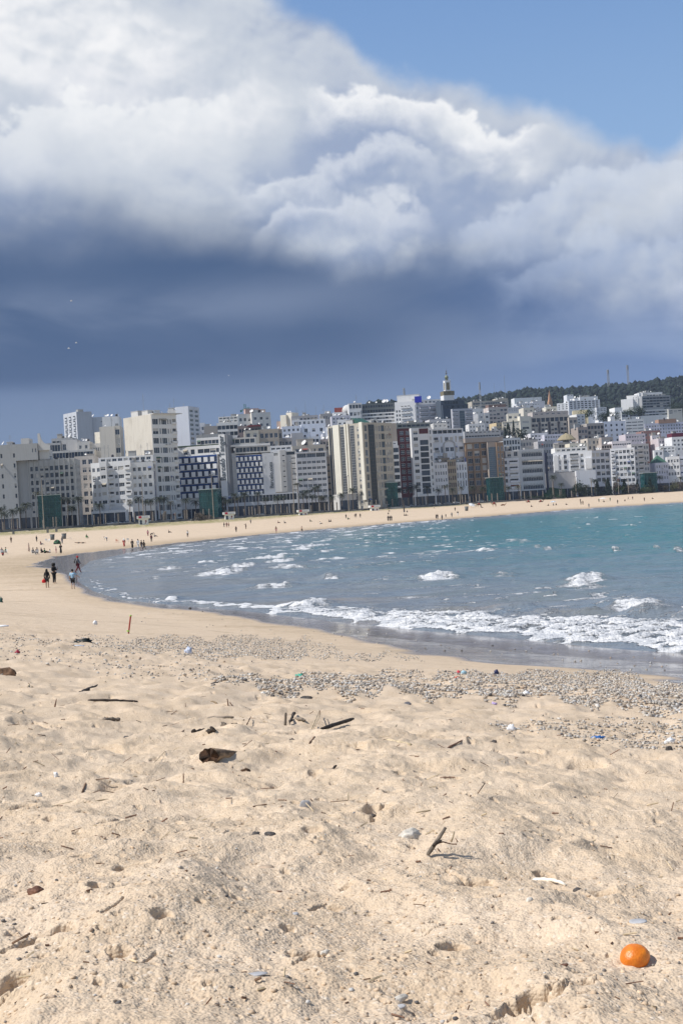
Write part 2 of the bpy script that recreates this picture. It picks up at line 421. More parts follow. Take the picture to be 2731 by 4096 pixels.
# ---- relief of the dry sand near the camera: lumps, pits and footprints
PITS = [  # photo pixel, width in pixels, depth factor
 (520, 3530, 150, .8), (545, 3640, 100, .9), (390, 3630, 80, .7), (650, 3745, 100, .5), (480, 3860, 95, 1), (605, 3900, 60, .5), (120, 3800, 110, .7), (240, 3770, 140, .6),
 (60, 3965, 160, .5), (160, 3950, 60, .5), (660, 3512, 90, .8), (325, 3485, 80, .7), (440, 3345, 110, .8), (330, 3300, 60, .5), (90, 3260, 120, .6), (200, 3310, 50, .7),
 (1080, 3560, 60, .5), (1305, 3620, 120, .6), (1390, 3545, 70, .7), (1150, 3725, 60, .9), (1230, 3810, 150, .8), (965, 3895, 50, .9), (1590, 4075, 110, 1), (935, 3625, 90, .4),
 (1960, 3395, 130, 1), (2170, 3490, 80, .9), (1905, 3555, 160, .5), (2405, 3608, 120, .8), (2585, 3590, 45, .9), (2225, 3900, 60, .8), (2160, 4010, 190, .9), (2060, 4030, 120, .7), (2330, 3990, 110, .6), (2670, 3910, 60, .6), (1880, 3630, 120, .4), (1820, 3790, 130, .35), (2320, 3930, 90, .5),
 (1575, 3190, 90, 1.1), (1600, 3105, 60, .9), (1680, 3095, 50, .8), (1955, 3120, 110, .9), (1810, 3122, 80, .7), (2665, 3118, 80, .8), (2465, 3190, 50, .8), (2250, 3200, 40, .8), (2330, 3198, 45, .8), (2150, 3245, 70, .6), (2050, 3110, 60, .5), (1510, 3280, 150, .6), (980, 3300, 170, .5), (1440, 3200, 80, .6), (1050, 3195, 80, .5), (1430, 3020, 80, .7),
 (1130, 3120, 110, 1), (1260, 3100, 60, .8), (560, 3105, 120, .7), (290, 3010, 150, .6), (420, 2970, 170, .7), (640, 2845, 90, .7), (680, 2855, 60, .8), (340, 2860, 120, .5), (625, 3020, 60, .8), (100, 2905, 160, .5), (160, 2790, 120, .6), (80, 3080, 130, .5), (460, 3120, 160, .6), (760, 3030, 60, .5), (1180, 2960, 120, .6), (1500, 2940, 160, .6), (1700, 2960, 100, .7), (2350, 3060, 160, .5), (2130, 3020, 90, .5), (1900, 3180, 60, .5), (2500, 3330, 80, .5), (1250, 3400, 90, .4), (700, 3330, 70, .5), (850, 3480, 60, .5), (300, 3600, 90, .3)]
PITW = []
for px, py, w, dp in PITS:
    g = ground(px, py); PITW.append((g.x, g.y, w * g.y / F / 2, dp, random.uniform(-0.5, 0.9)))
rp = random.Random(5)
for _ in range(820):
    px = rp.uniform(-150, 2880); py = 2770 + 1340 * rp.random() ** 1.25
    g = ground(px, py); wp = rp.choice((12, 16, 20, 26, 34, 50)) * (0.6 + 0.4 * (py - 2700) / 1400)
    PITW.append((g.x, g.y, wp * g.y / F / 2, rp.uniform(0.3, 0.9), rp.uniform(-0.6, 1.0)))
CRACKS = []
for ln, wp in [([(20, 3815), (110, 3790), (150, 3768), (240, 3776), (270, 3752)], 30), ([(-10, 4012), (80, 3985), (165, 3948)], 22), ([(415, 3752), (470, 3720), (505, 3688)], 14), ([(1985, 4052), (2080, 4012), (2190, 3994), (2290, 3962)], 24), ([(2110, 4046), (2200, 4022), (2300, 3990), (2400, 3986)], 34), ([(1490, 3296), (1560, 3254)], 16), ([(935, 3337), (985, 3314), (1032, 3302)], 15), ([(1790, 3524), (1870, 3545), (1990, 3570)], 14), ([(2350, 3600), (2430, 3610), (2492, 3614)], 15), ([(-10, 3218), (60, 3228), (150, 3225), (230, 3222)], 16), ([(1180, 3842), (1230, 3828), (1280, 3796)], 22), ([(1245, 3634), (1300, 3612), (1362, 3614)], 22), ([(1890, 3390), (1940, 3402), (2018, 3398)], 24), ([(420, 3350), (470, 3336), (510, 3322)], 18), ([(90, 3962), (130, 3930), (170, 3900)], 12), ([(560, 3905), (600, 3870), (625, 3845)], 14), ([(700, 3440), (760, 3420), (820, 3425)], 12), ([(2560, 3320), (2620, 3335), (2700, 3330)], 12), ([(1700, 3720), (1780, 3700), (1840, 3705)], 10)]:
    G = [ground(*p) for p in ln]
    CRACKS += [(a.x, a.y, b.x, b.y, wp * a.y / F * .72) for a, b in zip(G[:-1], G[1:])]
def relief(x, y, s):
    r = np.hypot(x, y)
    dry = sstep(s, 6.5, 13) * sstep(r, 220, 60)
    lump = sstep(s, 14, 20)
    wx = x + 0.12 * perlin(x * 1.7, y * 1.7, 31); wy = y + 0.12 * perlin(x * 1.7, y * 1.7, 37)
    z = 0.055 * fbm(wx * 0.55, wy * 0.42, 3, 1) + 0.042 * fbm(wx * 2.1, wy * 1.5, 3, 5)
    rg = 1 - np.abs(perlin(wx * 1.6, wy * 2.6, 40)); z = z + 0.022 * np.maximum(rg - 0.62, 0) * 2.2
    z = z * (0.25 + 0.75 * lump)
    k = r < 14
    if k.any():
        xs, ys, ds = wx[k], wy[k], (r[k] < 99)
        fine = 0.0052 * fbm(x[k] * 14, y[k] * 12, 3, 9, 0.6)
        cl = fbm(xs * 6.5, ys * 5.0, 3, 12); fine = fine + 0.010 * np.maximum(cl - 0.25, 0) - 0.010 * np.maximum(-cl - 0.32, 0)
        cr = np.abs(perlin(xs * 3.1 + 0.35 * perlin(xs * 9, ys * 9, 50), ys * 4.2, 44)); am = np.maximum(perlin(xs * 0.9, ys * 0.9, 47) - 0.25, 0) * 2
        fine = fine - 0.016 * am * sstep(cr, 0.03, 0.0)
        z[k] += fine * sstep(r[k], 14, 8) * (0.3 + 0.7 * lump[k])
    z = z * dry
    for cx, cy, rad, dp, an in PITW:
        R3 = rad * 2.0
        m = (np.abs(x - cx) < R3 * 1.6) & (np.abs(y - cy) < R3 * 2.4)
        if not m.any(): continue
        xs, ys = x[m] - cx, y[m] - cy
        c, sn = math.cos(an), math.sin(an)
        u = (xs * c + ys * sn) / rad; v = (-xs * sn + ys * c) / (rad * 1.05)
        q = np.sqrt(u * u + v * v) * (1 + 0.28 * perlin(xs / rad * 1.3 + cx * 7, ys / rad * 1.3 + cy * 3, 60)) + 1e-6
        d = -min(rad * 1.75 * dp, .042) * (1 - sstep(q, 0.66, 1.0)) + min(rad * 0.16 * dp, .008) * np.exp(-((q - 1.25) / 0.28) ** 2)
        z[m] += d
    for ax, ay, bx, by, w in CRACKS:
        m = (x > min(ax, bx) - 5 * w) & (x < max(ax, bx) + 5 * w) & (y > min(ay, by) - 9 * w) & (y < max(ay, by) + 9 * w)
        if not m.any(): continue
        xs = x[m]; ys = y[m]; ex, ey = bx - ax, by - ay; t = np.clip(((xs - ax) * ex + (ys - ay) * ey) / (ex * ex + ey * ey), 0, 1)
        q = np.hypot(xs - ax - t * ex, (ys - ay - t * ey) * .7) / w * (1 + .35 * perlin(xs / w * .8, ys / w * .8, 62))
        z[m] = np.minimum(z[m], z[m] - w * 1.9 * (1 - sstep(q, .45, 1.0)) + w * .45 * np.exp(-((q - 1.6) / .6) ** 2))
    # raked lines and tyre tracks on the damp left-hand beach
    tr = np.minimum(np.abs(perlin(x * 0.05 + 3, y * 0.02, 70)), np.abs(perlin(x * 0.09, y * 0.03 + 5, 73)))
    z = z - 0.05 * sstep(tr, 0.03, 0.0) * sstep(y, 60, 90) * sstep(y, 420, 300) * (s > 4)
    z = z + 0.10 * fbm(x * 0.09, y * 0.09, 3, 80) * sstep(r, 90, 200) * sstep(s, 8, 30) * sstep(wall_y(x) - y, 0, 20)
    return z
# ------------------------------------------------------------------ the ground: one sheet from under the camera past the hill
def make_ground():
    r = [0.9]
    while r[-1] < 3300:
        q = r[-1]
        if q < 14: d = max(0.0045, q * q / 2500 * (1 if q < 9 else 1 + (q - 9) * 0.1))
        elif q < 60: d = min(q * q / 1700, 0.12 + (q - 14) * 0.012)
        else: d = 0.67 * (q / 60) ** 1.15
        r.append(q + d)
    r = np.array(r)
    fine = np.radians(np.linspace(-18.5, 18.5, 760))
    out = np.radians(np.concatenate([np.linspace(-110, -40, 22), np.linspace(-37, -19, 40)]))
    a = np.concatenate([out, fine, -out[::-1]])
    X = np.outer(r, np.sin(a)); Y = np.outer(r, np.cos(a))
    x, y = X.ravel(), Y.ravel()
    s = shore(x, y)
    z = hbase(x, y, s)
    k = np.hypot(x, y) < 900
    z[k] += relief(x[k], y[k], s[k])
    wob = fbm(x * 0.16, y * 0.10, 3, 90) * 1.3 + fbm(x * 0.5, y * 0.4, 2, 93) * 0.3
    ww = np.interp(np.hypot(x, y), [0, 25, 30, 35.7, 39.8, 47.8, 56, 63, 70, 86, 115, 140, 170, 215, 260, 330, 600], [12.6, 12.3, 9, 7, 6, 4.5, 2.9, 1.9, 1.9, 1.1, 0.7, 2, 6, 12, 5, 3, 3])
    wet = sstep(s - ww + wob * np.clip(ww / 5, .3, 1.2), 0.5, -0.3)
    far = sstep(y, 90, 160)
    damp = sstep(s, ww + 4 + far * 16, ww * 0.8) * (0.55 + 0.45 * far) * (1 - 0.3 * sstep(fbm(x * 0.07, y * 0.2, 3, 95), 0, .4))
    town = sstep(y - wall_y(x), -0.5, 0.5)
    grass = sstep(wall_y(x) - y + 9 * fbm(x * 0.03, y * 0.03, 3, 97), 30 + 60 * sstep(x, 0, -60), 6 + 30 * sstep(x, 0, -60)) * sstep(x, 95, 60)
    return np_mesh('ground', np.stack([x, y, z], 1), grid_faces(len(r), len(a))[:, ::-1], sand_mat(), True,
                   {'wet': ('FLOAT', wet), 'damp': ('FLOAT', damp), 'town': ('FLOAT', town), 'grass': ('FLOAT', grass)})
def attr(t, name):
    n = t.nodes.new('ShaderNodeAttribute'); n.attribute_name = name; return E(n.outputs['Fac'], t)
def sand_mat():
    m, t, b = new_mat('beach_sand')
    tc = t.nodes.new('ShaderNodeTexCoord'); ob = tc.outputs['Object']
    wet, damp, town, grs = (attr(t, k) for k in ('wet', 'damp', 'town', 'grass'))
    g1 = noise(t, ob, 210, 2, 0.6); g2 = noise(t, ob, 46, 4, 0.6); g3 = noise(t, ob, 2.3, 5, 0.6); g4 = noise(t, ob, 0.12, 4, 0.6)
    vo = t.nodes.new('ShaderNodeTexVoronoi'); t.links.new(ob, vo.inputs['Vector']); vo.inputs['Scale'].default_value = 120
    sc_ = t.nodes.new('ShaderNodeSeparateXYZ'); t.links.new(vo.outputs['Color'], sc_.inputs[0]); vc = E(sc_.outputs[0], t); vd = E(vo.outputs['Distance'], t)
    col = mixc(t, g3.sstep(0.3, 0.7), (0.56, 0.435, 0.305), (0.64, 0.515, 0.385))
    col = mixc(t, vc * 0.30, col, (0.44, 0.33, 0.225))
    col = mixc(t, g2.sstep(0.52, 0.72) * 0.25, col, (0.78, 0.68, 0.54))
    col = mixc(t, vc.sstep(0.95, 0.98) * 0.3, col, (0.86, 0.80, 0.72))
    col = mixc(t, (1.0 - vc.sstep(0.03, 0.06)) * 0.55, col, (0.28, 0.19, 0.12))
    col = mixc(t, g4.sstep(0.4, 0.7) * 0.18, col, (0.52, 0.42, 0.30))
    mpw = t.nodes.new('ShaderNodeMapping'); t.links.new(ob, mpw.inputs[0]); mpw.inputs['Scale'].default_value = (0.16, 0.42, 1.0)
    spw = t.nodes.new('ShaderNodeSeparateXYZ'); t.links.new(ob, spw.inputs[0])
    wr = noise(t, mpw.outputs[0], 1.0, 6, 0.68, 0.6).sstep(0.52, 0.68) * E(spw.outputs[1], t).sstep(14, 45)
    col = mixc(t, wr * 0.55, col, (0.34, 0.26, 0.175))
    dc = mixc(t, g3.sstep(0.35, 0.65), (0.33, 0.25, 0.165), (0.45, 0.35, 0.235))
    col = mixc(t, damp, col, dc)
    gn = noise(t, ob, 0.5, 5, 0.7)
    col = mixc(t, (grs * gn.sstep(0.40, 0.55)).clamp(), col, mixc(t, gn.sstep(0.4, 0.7), (0.16, 0.16, 0.05), (0.28, 0.26, 0.10)))
    col = mixc(t, town, col, (0.13, 0.13, 0.125))
    wc = mixc(t, g3.sstep(0.3, 0.7), (0.17, 0.15, 0.145), (0.22, 0.195, 0.18))
    col = mixc(t, wet, col, wc)
    t.links.new(col, b.inputs['Base Color'])
    wn = noise(t, ob, 1.1, 4, 0.6)
    rough = 0.92 - (wet * (0.80 - wn.sstep(0.45, 0.75) * 0.16))
    t.links.new(rough.s, b.inputs['Roughness'])
    t.links.new((wet * 0.45 + 0.15).s, b.inputs['Specular IOR Level'])
    bp = t.nodes.new('ShaderNodeBump'); bp.inputs['Strength'].default_value = 1.0
    bp.inputs['Distance'].default_value = 1.0
    dry = (1.0 - wet)
    h = (g1 * 0.0008 + g2 * 0.006 - vd.min(0.75) * 0.0031) * (dry * 0.985 + 0.015)
    t.links.new(h.s, bp.inputs['Height']); t.links.new(bp.outputs[0], b.inputs['Normal'])
    return m
gr = obj('ground', make_ground()); props(gr, 'pale beach sand running on under the town up to the wooded ridge', 'ground', kind='structure')

# ------------------------------------------------------------------ the sea
BREAK = [  # photo pixel of the crest, width in pixels, height m, foam
 (1760, 2312, 190, .62, 1), (2350, 2330, 190, .60, 1), (2560, 2432, 260, .5, .9), (2020, 2298, 130, .35, .5), (1330, 2308, 70, .35, .8), (1100, 2350, 210, .4, .7), (1250, 2420, 200, .45, .9),
 (1080, 2228, 190, .55, 1), (900, 2290, 240, .5, .9), (1130, 2240, 150, .4, .8), (1950, 2200, 70, .5, .8), (2190, 2193, 40, .5, .8), (2150, 2183, 40, .5, .6), (2465, 2197, 40, .5, .7), (2625, 2186, 30, .5, .6), (2710, 2202, 50, .5, .7), (1580, 2168, 60, .5, .6),
 (690, 2270, 130, .35, .8), (560, 2280, 90, .3, .6), (620, 2310, 60, .25, .7), (690, 2395, 60, .28, .9), (830, 2248, 90, .35, .8), (1000, 2190, 130, .4, .9), (1210, 2190, 110, .4, .9), (1300, 2160, 110, .4, .9), (1440, 2150, 60, .4, .7), (2025, 2083, 60, .6, .9), (2410, 2066, 40, .6, .9), (2355, 2092, 35, .6, .7), (2590, 2068, 40, .6, .6), (2530, 2102, 35, .6, .7), (2300, 2090, 25, .6, .7), (2720, 2040, 40, .6, .5), (2507, 2143, 25, .5, .6), (1790, 2118, 30, .5, .6), (1735, 2110, 40, .5, .6), (1160, 2270, 200, .4, .7), (980, 2262, 120, .4, .8), (1400, 2270, 160, .3, .5), (1250, 2128, 120, .4, .8), (1480, 2110, 120, .4, .8), (1150, 2160, 120, .4, .8), (1680, 2118, 20, .5, .6)]
def make_sea():
    rr = 1.0 / np.linspace(1 / 26.0, 1 / 700.0, 640); rr = np.concatenate([rr, np.geomspace(720, 3200, 40)])
    fine = np.radians(np.linspace(-15.5, 17, 900)); outr = np.radians(np.concatenate([np.linspace(17.3, 40, 60), np.linspace(42, 100, 20)])); outl = np.radians(np.linspace(-24, -15.6, 16))
    a = np.concatenate([outl, fine, outr])
    X = np.outer(rr, np.sin(a)); Y = np.outer(rr, np.cos(a)); x, y = X.ravel(), Y.ravel()
    s = shore(x, y)
    off = np.maximum(-s, 0)
    r = np.hypot(x, y)
    nearb = sstep(y + np.minimum(x, 0) * 0.6, 120, 85)                 # the near arm of the bay, where the surf comes in to us
    # swell, chop
    wx = x + 3 * perlin(x * 0.03, y * 0.05, 3); wy = y + 2.2 * perlin(x * 0.035, y * 0.05, 6)
    dep = sstep(off, 1, 14)
    z = 0.16 * fbm(wx * 0.055, wy * 0.17, 3, 11) + 0.10 * fbm(wx * 0.30, wy * 0.62, 3, 15)
    rdg = 1 - np.abs(perlin(wx * 0.10, wy * 0.33, 21)); z = z + 0.20 * np.maximum(rdg - 0.70, 0) * 2
    z = z * (0.15 + 0.85 * dep)
    foam = np.zeros(len(x)); churn = np.zeros(len(x))
    n1 = fbm(wx * 0.22, wy * 0.75, 4, 25); n2 = fbm(x * 1.4, y * 2.2, 3, 28); n3 = fbm(wx * 0.05, wy * 0.16, 3, 33)
    for px, py, w, h, fo in BREAK:
        gx, gy = sea_pt(px, py + 8)
        L = w * gy / F / 2; T = min(1.1 + h * 1.2, 0.35 * L + 0.9)
        m = (np.abs(x - gx) < L * 2.2) & (np.abs(y - gy) < T * 6 + 4)
        if not m.any(): continue
        xs = (x[m] - gx) / L; yy = y[m] - gy - 0.18 * L * xs - 0.5 * T * perlin(x[m] * 0.7, gy * 3.1, 41)
        prof = np.exp(-np.abs(xs) ** 2.6 * 0.9)
        fr = np.where(yy < 0, np.exp(-(yy / (0.55 * T)) ** 2), np.exp(-(yy / (2.4 * T)) ** 2))
        z[m] += 0.75 * h * prof * fr * (0.9 + 0.25 * n2[m])
        front = sstep(yy, -1.5 * T, -0.9 * T) * sstep(yy, 0.7 * T, 0.1 * T)
        fm = fo * front * np.clip(1.3 - np.abs(xs + 0.15) ** 2 * 1.2, 0, 1) * (0.82 + 0.45 * n2[m])
        lace = 0.55 * fo * np.exp(-np.abs(xs) ** 2) * sstep(n1[m], 0.05, 0.45) * np.exp(-(yy / (3.5 * T)) ** 2)
        foam[m] = np.maximum(foam[m], np.maximum(fm * 1.15, lace))
    # surf zone left of the middle: many long streaks
    surf = sstep(x, -40, -14) * sstep(x, 45, 8) * sstep(y, 92, 125) * sstep(off, 2, 9) * sstep(off, 120, 40)
    foam = np.maximum(foam, surf * sstep(n1 + 0.5 * n3, 0.27, 0.62) * (0.75 + 0.4 * n2))
    surf2 = sstep(y, 130, 180) * sstep(off, 55, 10) * sstep(x, 70, 20)
    foam = np.maximum(foam, surf2 * sstep(n1 + 0.4 * n3, 0.25, 0.55))
    # thin white lines far along the beach
    foam = np.maximum(foam, sstep(y, 250, 300) * sstep(off, 16, 3) * sstep(n1 + n3, 0.1, 0.5) * 0.9)
    # breakers running up the near beach
    u = off + 1.0 * fbm(x * 0.35, y * 0.35, 3, 52) - 0.4
    wid = np.interp(r, [30, 39, 46, 58, 66, 80, 100], [12, 11, 9.5, 6, 2.0, 0.7, 0.5])
    sw = nearb * sstep(u, -0.2, 0.25) * sstep(u, wid * 1.2, wid * 0.45)
    lac = fbm(wx * 0.9, wy * 1.9, 4, 55, 0.6)
    foam = np.maximum(foam, sw * (sstep(lac, -0.42, 0.10) * 0.95 * sstep(u, wid, wid * 0.3) + 0.55 * sstep(lac, 0.0, 0.35)))
    foam = np.maximum(foam, nearb * sstep(np.abs(u - 0.35), 0.4, 0.15) * 0.95 * sstep(r, 90, 70))
    foam = np.maximum(foam, 0.7 * nearb * sstep(off, 34, 12) * sstep(off, 4, 9) * sstep(n1 * 0.8 + 0.4 * lac, 0.28, 0.62) * sstep(x, -6, 4))
    z = z + nearb * sstep(u, -0.1, 0.8) * sstep(u, wid * 1.3, wid * 0.4) * (0.07 + 0.08 * lac) * np.minimum(wid / 6, 1)
    z = z + nearb * 0.32 * np.exp(-((u - wid * 0.95) / 1.1) ** 2) * np.minimum(wid / 7, 1) * (0.7 + 0.6 * n1)
    churn = np.maximum(nearb * sstep(off, 16, 3) * (0.6 + 0.6 * n3) * sstep(x, -12, 0), 0.45 * sstep(off, 30, 4))
    # far whitecaps
    foam = np.maximum(foam, sstep(fbm(x * 0.16, y * 0.25, 2, 61) + 0.35 * fbm(x * 1.1, y * 0.9, 2, 64), 0.80, 1.0) * sstep(y, 100, 150) * 0.8)
    z = z + 0.03 + foam * 0.05
    z = np.where(s > 0, 0.03 - 0.12 * np.minimum(s, 4), z)
    keep = s.reshape(len(rr), len(a)) < 2.5
    fc = grid_faces(len(rr), len(a))[:, ::-1]
    kf = keep.ravel()[fc].any(1); fc = fc[kf]
    used = np.unique(fc); idx = np.full(len(x), -1); idx[used] = np.arange(len(used))
    V = np.stack([x, y, z], 1)[used]
    return np_mesh('sea', V, idx[fc], sea_mat(), True,
                   {'foam': ('FLOAT', np.clip(foam, 0, 1)[used]), 'churn': ('FLOAT', np.clip(churn, 0, 1)[used]), 'off': ('FLOAT', np.clip(off / 200.0, 0, 1)[used])})
def sea_mat():
    m, t, b = new_mat('sea_water')
    tc = t.nodes.new('ShaderNodeTexCoord'); ob = tc.outputs['Object']
    foam, churn, off = (attr(t, k) for k in ('foam', 'churn', 'off'))
    sp = t.nodes.new('ShaderNodeSeparateXYZ'); t.links.new(ob, sp.inputs[0])
    yy = E(sp.outputs[1], t)
    mp = t.nodes.new('ShaderNodeMapping'); t.links.new(ob, mp.inputs[0]); mp.inputs['Scale'].default_value = (0.32, 1.0, 1.0)
    n1 = noise(t, mp.outputs[0], 1.3, 5, 0.62, 0.4); n2 = noise(t, mp.outputs[0], 0.22, 4, 0.6, 0.3); n3 = noise(t, ob, 7, 4, 0.65)
    n4 = noise(t, mp.outputs[0], 0.045, 3, 0.5)
    deep = (off * 1.7 + (n4 - 0.5) * 0.5).clamp()
    col = mixc(t, deep.sstep(0.02, 0.60), (0.160, 0.195, 0.230), (0.018, 0.140, 0.148))  # bluish near-shore tone includes cloud reflection put into the colour
    col = mixc(t, n2.sstep(0.45, 0.75) * 0.4, col, (0.05, 0.13, 0.13))
    col = mixc(t, churn * n2.sstep(0.35, 0.65) * 0.75, col, (0.27, 0.225, 0.19))
    n5 = noise(t, mp.outputs[0], 3.4, 4, 0.7, 0.5)
    brk = (foam * 1.25 + (n1 - 0.5) * 0.8 + (n5 - 0.5) * 1.5 + (n3 - 0.5) * 0.9)
    fm = brk.sstep(0.42, 0.95) * foam.sstep(0.03, 0.2)
    col = mixc(t, fm, col, mixc(t, n5.sstep(0.35, 0.65), (0.50, 0.52, 0.55), (0.78, 0.78, 0.78)))
    t.links.new(col, b.inputs['Base Color'])
    t.links.new((0.16 + fm * 0.65).s, b.inputs['Roughness'])
    b.inputs['IOR'].default_value = 1.333
    t.links.new((0.5 - fm * 0.35).s, b.inputs['Specular IOR Level'])
    bp = t.nodes.new('ShaderNodeBump'); bp.inputs['Strength'].default_value = 1.0; bp.inputs['Distance'].default_value = 1.0
    h = n1 * 0.30 + n2 * 0.65 + n3 * 0.012 + fm * n3 * 0.12 + fm * n5 * 0.12
    t.links.new(h.s, bp.inputs['Height']); t.links.new(bp.outputs[0], b.inputs['Normal'])
    return m
sea = obj('sea', make_sea()); props(sea, 'blue green sea of the bay with white surf', 'sea', kind='structure')

# ------------------------------------------------------------------ pebbles (nobody could count them)
def ico(sub=1):
    bm = bmesh.new(); bmesh.ops.create_icosphere(bm, subdivisions=sub, radius=1.0)
    V = np.array([v.co[:] for v in bm.verts]); Fc = np.array([[v.index for v in f.verts] for f in bm.faces]); bm.free()
    return V, Fc
def in_poly(x, y, P):
    ins = np.zeros(len(x), bool)
    for (ax, ay), (bx, by) in zip(P, P[1:] + P[:1]):
        c = (ay > y) != (by > y)
        ins ^= c & (x < (bx - ax) * (y - ay) / (by - ay if by != ay else 1e-9) + ax)
    return ins
PEBCOL = np.array([(.62, .54, .44), (.72, .66, .57), (.50, .42, .33), (.38, .33, .28), (.60, .58, .55), (.80, .77, .72), (.25, .22, .20), (.55, .40, .28), (.13, .125, .13), (.66, .56, .44), (.76, .57, .39)]) * 0.74
PEBCOL[:10] = (PEBCOL[:10] * .85 + PEBCOL[:10].mean(1, keepdims=True) * .15) * .98
PEBP = np.array([.2, .16, .15, .1, .11, .07, .06, .05, .03, .07, 0])
def pebbles(px, py, size, rs, name, label, sub=1, bury=0.25, flat=(0.45, 0.8), pal=None):
    """px, py photo pixels; size in metres"""
    V0, F0 = ico(sub); n = len(px)
    ground_xy = []
    X = np.zeros(n); Y = np.zeros(n); Z = np.zeros(n)
    # march all rays together
    D = np.array([ray(a, b)[:] for a, b in zip(px, py)])
    ts = np.geomspace(1.8, 400, 900); hit = np.full(n, 400.0); done = np.zeros(n, bool)
    prev = np.full(n, 1.8)
    for q in ts:
        xx = D[:, 0] / D[:, 1] * q; yy = np.full(n, q); zz = CAMZ + D[:, 2] / D[:, 1] * q
        h = _fasth(xx, yy)
        k = (~done) & (zz < h); hit[k] = q; done |= k
        if done.all(): break
    X = D[:, 0] / D[:, 1] * hit; Y = hit
    S = shore(X, Y); Z = hbase(X, Y, S) + relief(X, Y, S)
    sz = size if hasattr(size, '__len__') else np.full(n, size)
    nv = len(V0)
    a = rs.rand(n) * 2 * np.pi; ca, sa = np.cos(a), np.sin(a)
    sxy = 0.62 + 0.5 * rs.rand(n); sz_ = flat[0] + (flat[1] - flat[0]) * rs.rand(n)
    jit = 1 + 0.24 * (rs.rand(n, nv, 1) - 0.5) * 2
    P = V0[None] * jit
    P = P * np.stack([np.ones(n), sxy, sz_], 1)[:, None, :] * (sz[:, None, None] / 2)
    tl = (rs.rand(n) - 0.5) * 0.9; ct, st = np.cos(tl), np.sin(tl)
    px_, pz_ = P[:, :, 0] * ct[:, None] - P[:, :, 2] * st[:, None], P[:, :, 0] * st[:, None] + P[:, :, 2] * ct[:, None]
    Q = np.stack([px_ * ca[:, None] - P[:, :, 1] * sa[:, None], px_ * sa[:, None] + P[:, :, 1] * ca[:, None], pz_], -1)
    Q += np.stack([X, Y, Z + sz * sz_ * (0.5 - bury)], 1)[:, None, :]
    FF = (F0[None] + (np.arange(n) * nv)[:, None, None]).reshape(-1, 3)
    ci = rs.choice(len(PEBCOL), n, p=(PEBP if pal is None else np.array(pal)) / (PEBP if pal is None else np.array(pal)).sum())
    cc = PEBCOL[ci] * (0.8 + 0.4 * rs.rand(n, 1))
    C = np.repeat(np.concatenate([cc, np.ones((n, 1))], 1)[:, None, :], nv, 1).reshape(-1, 4)
    me = np_mesh(name, Q.reshape(-1, 3), FF, pebble_mat(), False, {'tint': ('FLOAT_COLOR', C)})
    o = obj(name, me); props(o, label, 'pebbles', kind='stuff'); return o
_fh = {}
def _fasth(x, y):
    """smooth ground height, precomputed on a lattice for the foreshore"""
    if 'g' not in _fh:
        gx = np.linspace(-80, 80, 321); gy = np.linspace(0, 400, 801); A, B = np.meshgrid(gx, gy)
        _fh['g'] = hbase(A, B)
    G = _fh['g']; u = np.clip((x + 80) / 0.5, 0, 319.99); v = np.clip(y / 0.5, 0, 799.99)
    i = u.astype(int); j = v.astype(int); fu = u - i; fv = v - j
    return (G[j, i] * (1 - fu) + G[j, i + 1] * fu) * (1 - fv) + (G[j + 1, i] * (1 - fu) + G[j + 1, i + 1] * fu) * fv
def pebble_mat():
    if 'pebble' in MATS: return MATS['pebble']
    m, t, b = new_mat('pebble')
    n = t.nodes.new('ShaderNodeAttribute'); n.attribute_name = 'tint'
    tc = t.nodes.new('ShaderNodeTexCoord'); ns = noise(t, tc.outputs['Object'], 60, 4, 0.6)
    t.links.new(mixc(t, ns.sstep(0.45, 0.75) * 0.3, n.outputs['Color'], (0.3, 0.25, 0.2)), b.inputs['Base Color'])
    b.inputs['Roughness'].default_value = 0.75; b.inputs['Specular IOR Level'].default_value = 0.3
    MATS['pebble'] = m; return m
def scatter_poly(P, n, rs, soft=0.0, dens=None):
    xs = [p[0] for p in P]; ys = [p[1] for p in P]
    px = rs.rand(n * 4) * (max(xs) - min(xs)) + min(xs); py = rs.rand(n * 4) * (max(ys) - min(ys)) + min(ys)
    wob = 12 * np.sin(px * 0.021) + 9 * np.sin(px * 0.057 + 1) + rs.randn(n * 4) * soft
    k = in_poly(px, py + wob, P)
    if dens is not None: k &= rs.rand(n * 4) < dens(px, py)
    return px[k][:n], py[k][:n]
rs = np.random.RandomState(3)
A1 = [(860, 2735), (1000, 2708), (1400, 2698), (1900, 2690), (2250, 2680), (2460, 2682), (2600, 2722), (3000, 2770), (3000, 2870), (2731, 2850), (2500, 2835), (2200, 2800), (1800, 2790), (1400, 2778), (1000, 2768), (840, 2752)]
px, py = scatter_poly(A1, 21000, rs, 3)
pebbles(px, py, 0.020 + 0.036 * rs.rand(len(px)) ** 3 + 0.006 * (px > 1900), rs, 'pebble_bank', 'wide bank of mixed tan and grey pebbles below the wet sand')
A2 = [(-300, 2540), (0, 2545), (300, 2552), (800, 2548), (1080, 2545), (1230, 2560), (1350, 2600), (1500, 2615), (1740, 2640), (1500, 2648), (1200, 2640), (900, 2645), (600, 2622), (450, 2608), (200, 2575), (-300, 2570)]
px, py = scatter_poly(A2, 11000, rs, 3, lambda a, b: np.where(a < 480, .45, np.where(a > 1230, .5, 1)))
A2b = [(-200, 2580), (450, 2600), (620, 2640), (900, 2665), (1100, 2720), (900, 2740), (500, 2700), (250, 2660), (-200, 2625)]
qx, qy = scatter_poly(A2b, 1300, rs, 8)
px = np.concatenate([px, qx]); py = np.concatenate([py, qy])
pebbles(px, py, 0.020 + 0.04 * rs.rand(len(px)) ** 3, rs, 'pebble_bank', 'long streak of pale pebbles across the sand beyond the driftwood')
